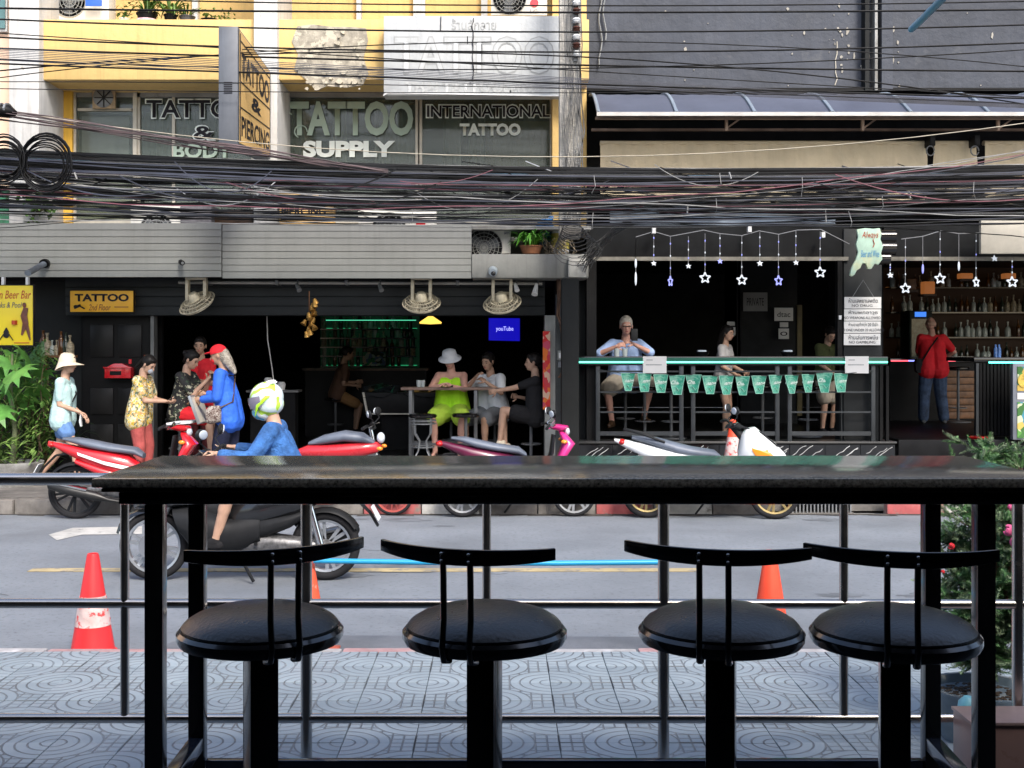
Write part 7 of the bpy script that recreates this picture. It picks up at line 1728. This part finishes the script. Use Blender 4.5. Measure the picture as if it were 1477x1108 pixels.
for i, px in enumerate((944, 1235)):
    t = thing('paper_notice', ('left' if i == 0 else 'right') + ' white paper notice taped over the counter edge', 'notice', P(px, 526, Z - .03), group='paper notices on the counter')
    MB().box(PXx(px - 17, Z), PXx(px + 17, Z), Z - .028, Z - .024, zz(538.5, Z), zz(514, Z)).build('sheet', paper, t)
    MB().box(PXx(px - 12, Z), PXx(px - 3, Z), Z - .0305, Z - .0285, zz(520, Z), zz(518.6, Z)).build('printed_line', letter_gr, t); MB().box(PXx(px - 13, Z), PXx(px + 10, Z), Z - .0305, Z - .0285, zz(527, Z), zz(525.5, Z)).build('printed_line', letter_gr, t)
# green pennants
gr_ = mat('pennant_green', (.04,.36,.24), .7, var=.25, scale=10, c2=(.25,.55,.42), c2s=9, c2t=.5); pw = mat('pennant_white', (.75,.85,.78), .7, var=0); pe = mat('pennant_edge', (.30,.62,.48), .7, var=.1)
cord = MB(); ends = [(895 + 23.6 * i + 11) for i in range(14)]
rr = random.Random(6); cpts = []
for i, px in enumerate(ends):
    sag = 5 * math.sin(math.pi * i / 13); y0 = 538 + sag * .9 + rr.uniform(-1, 1); Yc = Z - .06 + rr.uniform(-.02, .02); wd = rr.uniform(9.6, 11.2); bot = rr.uniform(3.6, 6.5); h = rr.uniform(25, 28); tw = rr.uniform(-.05, .05)
    lab = 'green pennant with white lettering, ' + ('leftmost of the row' if i == 0 else 'rightmost of the row' if i == 13 else 'number %s from the left, hanging under the counter' % ('one two three four five six seven eight nine ten eleven twelve thirteen'.split()[i]))
    t = thing('pennant', lab, 'pennant', P(px, y0, Yc), group='green pennants under the counter')
    def pq(a, b_, dy=0): return P(px + a, y0 + b_, Yc) + Vector((0, dy + tw * a / 10 + .02 * math.sin(b_ / 7), 0))
    pts = [pq(-wd, 0), pq(wd, 0), pq(bot + (wd - bot) * .45, h * .55), pq(bot, h), pq(-bot, h), pq(-bot - (wd - bot) * .45, h * .55)]
    bk = [p + Vector((0, .004, 0)) for p in pts]
    MB().add(pts + bk, [(0, 5, 2, 1), (5, 4, 3, 2), (6, 7, 8, 11), (11, 8, 9, 10), (0, 1, 7, 6), (1, 2, 8, 7), (2, 3, 9, 8), (3, 4, 10, 9), (4, 5, 11, 10), (5, 0, 6, 11)]).build('cloth', gr_, t)
    g = MB(); g.tube([p + Vector((0, -.004, 0)) for p in pts + pts[:1]], .006, 4); g.build('hem', pe, t)
    text('Chang', 'lettering', pw, t, pq(0, 11, -.012), wd * 2 * Z / FX * .82, .062, right=(1, 0, 0), up=(.1, 0, 1), off=.02, shear=.25)
    MB().tube([pq(-4, 20, -.010), pq(-1, 17, -.010), pq(2, 22, -.010), pq(4, 19, -.010)], [.004, .012, .014, .004], 5, flat=.4).build('emblem', pe, t); MB().tube([pq(-6, 4, -.010), pq(0, 3, -.010), pq(6, 5, -.010)], [.003, .010, .003], 5, flat=.4).build('top_mark', pe, t)
    cpts += [P(px - wd, y0 - .3, Yc), P(px + wd, y0 - .3, Yc)]
o = MB().tube([P(863, 533, Z + .02)] + cpts + [P(1262, 534, Z + .02)], .005, 5).build('bunting_line', gd, loc=P(895, 538, Z), smooth=60); tag(o, 'thin cord carrying the row of green pennants', 'cord')
# low things on the counter
for px, lab in ((1017, 'left black tray with a white tissue box on the counter'), (1143, 'right black tray with a white tissue box on the counter')):
    t = thing('tissue_tray', lab, 'tray', P(px, 514, Z + .2), group='trays on the counter')
    MB().lathe([(0, 0), (.06, 0), (.09, .05), (.10, .055), (.095, .06), (0, .05)], P(px, 514.5, Z) + Vector((0, .25, .0)), seg=20).build('tray', black_g, t, smooth=40); MB().cbox(P(px, 508, Z) + Vector((0, .25, .0)), (.11, .08, .05)).build('tissue_box', mat('tissue_white', (.5,.56,.62), .6), t, bevel=.012)
for px in (893, 905):
    o = MB().lathe([(0, 0), (.03, 0), (.036, .10), (.03, .10), (.026, .01), (0, .01)], P(px, 514.5, Z) + Vector((0, .3, 0)), seg=14).build('beer_cup', mat('cup_pale', (.55,.60,.58), .3), loc=P(px, 514.5, Z) + Vector((0, .3, 0)), smooth=40); tag(o, 'pale cup on the counter in front of the white-haired man', 'cup', 'pale cups by the white-haired man')
bstool('stool under the white-haired man', PXx(902, 16.45), 16.45, .70, fz=.58)
for px, Y_, lab in ((930, 15.9, 'empty stool right of the white-haired man, behind the counter bars'), (968, 15.8, 'empty stool behind the left double upright of the counter'), (1100, 16.6, 'empty stool behind the middle of the counter'), (1165, 16.2, 'empty stool left of the man in olive')): bstool(lab, PXx(px, Y_), Y_, .68, fz=.58)

# string lights: stars and drops
sm_ = glow('star_white', (.80,.86,.95), .28); sb_ = glow('star_blue', (.35,.38,1.0), .4); wr_ = mat('light_wire', (.28,.29,.31), .5)
def star(px, py, r, Y, blue=False, thin=1.0, wire_top=337, lab=''):
    t = thing('star_light', lab, 'star light', P(px, py, Y), group='star lights hanging over the bars'); c = P(px, py, Y); s_ = Y / FX; q = []
    for i in range(10):
        a = math.pi / 2 + i * math.pi / 5; rad = r * .9 * s_ * (1 if i % 2 == 0 else .45); q.append(c + Vector((math.cos(a) * rad * thin, math.sin(a) * .01, math.sin(a) * rad)))
    if r > 8:
        g = MB()
        for i in range(10): g.tube([q[i], q[(i + 1) % 10]], .0085, 6)
        g.build('star_frame', sb_ if blue else sm_, t)
    else:
        g = MB(); g.add([v + Vector((0, -.015, 0)) for v in q] + [v + Vector((0, .015, 0)) for v in q] , [tuple(range(10)), tuple(range(19, 9, -1))] + [(i, i + 10, (i + 1) % 10 + 10, (i + 1) % 10) for i in range(10)]); g.build('star_plate', sb_ if blue else sm_, t)
    g = MB(); g.tube([P(px, wire_top, Y), q[0]], .0035, 4); g.build('wire', wr_, t)
    for k in range(3):
        yy = wire_top + (py - r - wire_top) * (k + .6) / 3.2; MB().ell(P(px, yy, Y), (.008, .008, .014), 6, 4).build('bulb', sb_ if (k + int(px)) % 2 else sm_, t)
Y = 15.1
S_ = [(943, 380, 4.5, 0, 1, 336), (1017, 401, 9, 0, 1, 337), (967, 406, 8.5, 1, .45, 341), (993, 384, 4.5, 0, 1, 341), (1038.5, 377, 4.5, 1, 1, 337), (1070, 404, 8.5, 0, 1, 340), (1096, 380, 5, 0, 1, 335), (1123, 405, 8.5, 1, .75, 338), (1148, 379, 4.5, 0, 1, 333), (1183, 393, 9, 0, 1, 334)]
for i, (px, py, r, bl, th, wt) in enumerate(S_):
    star(px, py, r, Y, bool(bl), th, wt, ('large outlined' if r > 8 else 'small') + (' blue-tinted' if bl else ' white') + ' star light, %s in the row over the counter' % 'first second third fourth fifth sixth seventh eighth ninth tenth'.split()[[943, 967, 993, 1017, 1038.5, 1070, 1096, 1123, 1148, 1183].index(px)])
for i, (px, py, r, bl, th, wt) in enumerate(((1284, 397, 5, 0, 1, 380), (1306, 416, 8.5, 0, 1, 345), (1356, 402, 9, 0, 1, 334), (1408, 407, 8.5, 0, .6, 336), (1434.5, 373, 5, 0, 1, 340), (1460, 407, 9, 0, 1, 372))):
    star(px, py, r, Y, False, th, wt, ('small' if r < 8 else 'outlined') + ' star light right of the cloud sign, ' + 'first second third fourth fifth sixth'.split()[i] + ' from the left')
for i, (px, py, L, wt) in enumerate(((917, 402, 10, 342), (917, 380, 7, 342), (1331, 388, 7, 340), (1383, 384, 7, 338))):
    t = thing('drop_light', ('lower pale drop light at the left end of the star row', 'upper pale drop light at the left end of the star row', 'blue drop light between the second and third star right of the cloud sign', 'white drop light left of the narrow star near the bottle shelves')[i], 'drop light', P(px, py, Y), group='drop lights')
    MB().ell(P(px, py, Y), (.014, .014, L * Y / FX), 10, 8).build('drop', sb_ if i == 2 else sm_, t, smooth=60); g = MB(); g.tube([P(px, wt, Y), P(px, py - L, Y)], .0035, 4); g.build('wire', wr_, t)
o = MB().tube([P(a, b_, Y) for a, b_ in ((917, 342), (943, 334), (967, 341), (1015, 332), (1038, 337), (1070, 340), (1095, 333), (1123, 338), (1150, 332), (1184, 331), (1225, 352))], .005, 5).build('light_string', wr_, loc=P(917, 342, Y), smooth=60); tag(o, 'wavy wire that carries the star lights over the counter', 'wire')
o = MB().tube([P(a, b_, Y) for a, b_ in ((1300, 345), (1331, 341), (1357, 333), (1383, 337), (1415, 336), (1440, 330), (1500, 340))], .005, 5).build('light_string', wr_, loc=P(1300, 345, Y), smooth=60); tag(o, 'wire that carries the star lights right of the cloud sign', 'wire')
for px, py in ((943, 333), (1081, 331), (1187, 339)):
    o = bx('hook', white_p, None, px - 2.5, px + 2.5, Y - .03, Y + .05, py - 4, py + 4, Z=Y); o.name = 'wall_hook'; tag(o, {943: 'small white hook at the left end of the star wire', 1081: 'small white hook in the middle of the star wire', 1187: 'white plug box near the right end of the star wire'}[px], 'hook', 'hooks of the star wire')

# cloud shaped sign
Z = 14.55
t = thing('cloud_sign', 'pale green cloud-shaped bar sign with red and blue script projecting from the pillar', 'sign', P(1258, 365, Z))
cl = [(1236,331),(1248,329),(1260,330),(1269,329),(1272,337),(1270,345),(1274,355),(1271,365),(1273,374),(1267,382),(1262,380),(1257,388),(1252,388),(1249,380),(1244,380),(1241,387),(1236,390),(1233,396),(1229,399),(1226,397),(1228,388),(1231,381),(1235,374),(1238,364),(1235,352),(1238,342)]
pl_ = [(PXx(a, Z), zz(b_, Z)) for a, b_ in cl]
MB().prism(pl_, Z, Z + .05).build('face', mat('cloud_green', (.50,.72,.60), .4, var=.12, scale=4, c2=(.66,.74,.50), c2s=2.5), t, bevel=.005)
for j, (cy, rr_) in enumerate(((340, .082), (357, .088), (372, .075))):
    g = MB(); g.tube([P(1256, cy, Z) + Vector((0, .14, 0)), P(1296 - (8 if j == 2 else 0), cy, Z) + Vector((0, .14, 0))], rr_, 16); g.build('roller_tube', black_g, t, smooth=50)
g = MB(); g.box(PXx(1240, Z), PXx(1268, Z), Z + .052, Z + .14, zz(380, Z), zz(332, Z)); g.build('mount', black, t)
ft('Always', lr, t, 1243, 1267, 334, 346, Z - .004, shear=.3); ft('Beer and Wine', mat('letter_blue', (.05,.30,.60), .5, var=0), t, 1242, 1268, 361, 371, Z - .004, shear=.2)
o_ = MB().tube([P(1259, 346, Z) + Vector((0, -.008, 0)), P(1261, 352, Z) + Vector((0, -.008, 0)), P(1259, 357, Z) + Vector((0, -.008, 0))], .005, 5).build('script_tail', lr, t)
# warning plates
Z = 15.2
WP = [('ห้ามเสพยาเสพติด', 'NO DRUG'), ('ห้ามพกอาวุธ', 'NO WEAPONS ALLOWED'), ('ห้ามอายุต่ำกว่า 20 ปีเข้า', 'NO ONE UNDER 20 ALLOWED'), ('ห้ามเล่นการพนัน', 'NO GAMBLING')]
for i, (a, b_) in enumerate(WP):
    y0 = 428.5 + i * 17.6
    t = thing('warning_plate', 'white plate reading ' + ('no drug, topmost of the four on the pillar', 'no weapons, second of the four on the pillar', 'no one under twenty, third of the four on the pillar', 'no gambling, lowest of the four on the pillar')[i], 'sign', P(1244, y0, Z), group='warning plates on the pillar')
    MB().box(PXx(1218.2 - i * .3, Z), PXx(1271 - i * .3, Z), Z, Z + .018, zz(y0 + 16.6, Z), zz(y0, Z)).build('plate', paper, t)
    ft(a, letter_k, t, 1224, 1266, y0 + 1.5, y0 + 8.5, Z - .003); ft(b_, letter_k, t, 1244 - (8 + 1.05 * len(b_)) , 1244 + (8 + 1.05 * len(b_)) - 1, y0 + 10.5, y0 + 14.3, Z - .003)
t = thing('triangle_hanger', 'thin cord triangle above the warning plates', 'cord', P(1245, 404, Z)); MB().tube([P(1230, 428, Z - .01), P(1245, 404, Z - .01), P(1260, 428, Z - .01)], .004, 5).build('cord', grey_metal, t)
t = thing('wall_switch', 'small white switch on the post left of the warning plates', 'switch', P(1212, 458, 15.25)); MB().box(PXx(1210, 15.2), PXx(1214, 15.2), 15.20, 15.22, zz(461, 15.2), zz(455, 15.2)).build('plate', white_p, t, bevel=.003)
MB().box(PXx(1209, 15.2), PXx(1215.5, 15.2), 15.221, 15.30, zz(520, 15.2), zz(376, 15.2)).build('post', black, t)
# notices on inner walls
Z = 18.8
for (a, b_, c, d_, lab, tx) in ((1072, 1107, 422, 449, 'grey printed notice with black lettering on the inner pier', 'PRIVATE'), (1117, 1144, 444, 463, 'white paper with a small logo on the inner pier', 'dtac'),
                         (1125, 1137, 465, 472, 'small white card above the round symbol on the inner pier', None), (1123, 1138, 474, 489, 'white card with a round no smoking symbol on the inner pier', 'o'),
                         (1049, 1060, 464, 470, 'small white card in the dark left of the grey notice', None), (1049, 1061, 472, 484, 'white card with a small symbol in the dark left of the grey notice', 'o')):
    ZZ = Z if a > 1065 else 18.5
    t = thing('wall_notice', lab, 'notice', P((a + b_) / 2, (c + d_) / 2, ZZ), group='notices on the inner walls')
    MB().box(PXx(a, ZZ), PXx(b_, ZZ), ZZ, ZZ + .01, zz(d_, ZZ), zz(c, ZZ)).build('sheet', mat('notice_grey', (.30,.30,.30), .8) if tx == 'PRIVATE' else paper, t)
    if tx: ft(tx, letter_k, t, a + (b_ - a) * .15, b_ - (b_ - a) * .15, c + (d_ - c) * .3, d_ - (d_ - c) * .3, ZZ)
    if ZZ != Z: MB().box(PXx(a - 3, ZZ), PXx(b_ + 3, ZZ), ZZ + .012, ZZ + .05, FZ, 3.1).build('panel', mat('pier_black', (.02,.02,.02)), t)
# ------------------------------------------------------------------ right-hand bar
shelves('b', 'tall dark bottle shelves with amber lights at the back of the beer bar', 1285, 1520, (414, 450, 486, 520), 21.6, glow('led_amber', (.7,.28,.08), .07), 1, 'bottles on the right bar shelves', 'liquor bottle on the amber lit shelves of the right bar', 8, dens=.85, bp=(1, 2, 2, 3, 4))
for i, (px, py, w_, h_, m) in enumerate(((1315, 410, 14, 16, wood), (1341, 415, 16, 18, None), (1395, 398, 18, 8, None), (1458, 398, 16, 8, None))):
    t = thing('display_box', ('brown wooden box in the dark bar, leftmost', 'amber lit glass box behind the bald man', 'amber glowing lamp tray above the bottles, left one', 'amber glowing lamp tray above the bottles, right one')[i], 'box', P(px, py, 21.3), group='amber boxes over the bottles')
    MB().box(PXx(px - w_ / 2, 21.3), PXx(px + w_ / 2, 21.3), 21.3, 21.5, zz(py + h_ / 2, 21.3), zz(py - h_ / 2, 21.3)).build('box', m or glow('amber_box', (.45,.15,.04), .22), t, bevel=.02)
    MB().box(PXx(px - w_ / 2, 21.3) - .02, PXx(px + w_ / 2, 21.3) + .02, 21.28, 21.55, zz(py + h_ / 2, 21.3) - .04, zz(py + h_ / 2, 21.3) - .002).build('tray', wood_d, t)
t = thing('drinks_fridge', 'glass fridge with a small blue lit sign behind the bald man', 'fridge', P(1330, 520, 21.0)); MB().box(PXx(1312, 21), PXx(1345, 21), 21.0, 21.5, .58, zz(448, 21)).build('body', mat('fridge_green', (.02,.03,.027), .5, var=.3), t, bevel=.02)
MB().box(PXx(1320, 20.98), PXx(1336, 20.98), 20.98, 20.999, zz(457, 20.98), zz(450, 20.98)).build('lit_sign', glow('fridge_blue', (.03,.14,.55), .8), t); MB().box(PXx(1315, 20.98), PXx(1342, 20.98), 20.985, 20.999, zz(515, 20.98), zz(460, 20.98)).build('glass_door', mat('fridge_glass', (.06,.085,.075), .1, var=.5, scale=12), t)
Z = 19.6
cc = thing('inner_counter', 'black inner bar counter with red, white and blue light line and wooden front', 'counter', (PXx(1370, Z), Z, .58))
zc = zz(517, Z); MB().box(PXx(1284, Z), PXx(1430, Z), Z, Z + .6, zc - .06, zc).build('counter_top', black_g, cc, bevel=.008)
MB().box(PXx(1285, Z), PXx(1429, Z), Z + .06, Z + .5, .58, zc - .061).build('body', black, cc)
for (a, b_, m) in ((1285, 1310, glow('led_red', (.9,.10,.14), 1.0)), (1310, 1322, glow('led_blue', (.25,.28,.95), 1.0)), (1350, 1378, glow('led_red', (.9,.1,.14), 1.0))): MB().box(PXx(a, Z), PXx(b_, Z), Z - .012, Z - .001, zz(521.5, Z), zz(519.5, Z)).build('light_strip', m, cc)
for i in range(7): MB().box(PXx(1358, Z), PXx(1408, Z), Z + .035, Z + .058, zz(535 + i * 10 + 9, Z), zz(535 + i * 10, Z)).build('wood_board', wood, cc, bevel=.004)
o = MB().box(PXx(1368, Z), PXx(1408, Z), Z + .1, Z + .35, zc + .001, zc + .03).build('counter_mat', mat('mat_grey', (.35,.34,.32), .6), loc=(PXx(1390, Z), Z + .2, zc)); tag(o, 'pale flat mat lying on the inner counter right of the bald man', 'mat')
bstool('stool in front of the wooden counter right of the bald man', PXx(1382, 19.2), 19.2, .88, fz=.58)
t = thing('blue_bottle', 'pair of blue and white plastic bottles on the inner counter', 'bottles', P(1438, 517, 16.6))
for px in (1436, 1441): MB().lathe([(0, 0), (.026, 0), (.026, .12), (.012, .15), (.012, .18), (0, .18)], (PXx(px, 16.6), 16.6, zz(516, 16.6)), seg=12).build('bottle', mat('bottle_blue', (.10,.25,.62), .3, var=.5, scale=12), t, smooth=40)
Z = 15.9
sg = thing('slatted_gate', 'black slatted bar front with teal light line beside the menu board', 'bar front', (PXx(1435, Z), Z, .58))
MB().box(PXx(1405, Z), PXx(1560, Z), Z, Z + .5 + .5, zz(522, Z), zz(516, Z)).build('counter_top', black_g, sg, bevel=.006); MB().box(PXx(1426, Z), PXx(1560, Z), Z - .014, Z - .002, zz(524, Z), zz(521.6, Z)).build('light_strip', teal_led, sg)
MB().box(PXx(1408, Z), PXx(1412, Z), Z, Z + .06, .58, zz(524.2, Z)).build('post', mat('upright_grey', (.1,.1,.1)), sg)
for i in range(9): MB().box(PXx(1414 + i * 5.2, Z), PXx(1417.6 + i * 5.2, Z), Z + .02, Z + .05, .62, zz(524.2, Z)).build('slat', black, sg)
MB().box(PXx(1412, Z), PXx(1462, Z), Z + .12, Z + .16, .60, zz(524.2, Z)).build('back_panel', black_m, sg)
Z = 15.4
mb2 = thing('menu_board', 'tall menu board with food and drink pictures at the right edge of the photo', 'menu board', (PXx(1490, Z), Z, .58))
MB().box(PXx(1461, Z), PXx(1560, Z), Z, Z + .08, .60, zz(524, Z)).build('frame', mat('frame_grey', (.20,.22,.26), .4, .3), mb2, bevel=.006)
pm = pattern_mat('menu_print', [(.10,.28,.06),(.55,.60,.40),(.05,.16,.04),(.60,.42,.10),(.06,.25,.35)], 11)
MB().box(PXx(1467, Z), PXx(1555, Z), Z - .012, Z - .001, zz(564, Z), zz(529, Z)).build('upper_picture', pm, mb2); MB().box(PXx(1467, Z), PXx(1555, Z), Z - .012, Z - .001, zz(632, Z), zz(580, Z)).build('lower_picture', pm, mb2)
MB().box(PXx(1467, Z), PXx(1555, Z), Z - .012, Z - .001, zz(576, Z), zz(567, Z)).build('caption_strip', paper, mb2); MB().lathe([(0, 0), (.09, 0), (.09, -.01), (0, -.01)], P(1478, 549, Z - .013), 'Y', 20).build('plate_print', mat('plate_print', (.70,.50,.08), .5, var=.3, scale=20), mb2)
o = MB().lathe([(0, 0), (.10, 0), (.13, .02), (.13, .035), (0, .03)], (PXx(1413, 15.5), 15.5, .6), seg=6).build('red_dish', lens_r, loc=(PXx(1413, 15.5), 15.5, .6)); tag(o, 'shallow red dish on the entrance step near the shrub tip', 'dish')
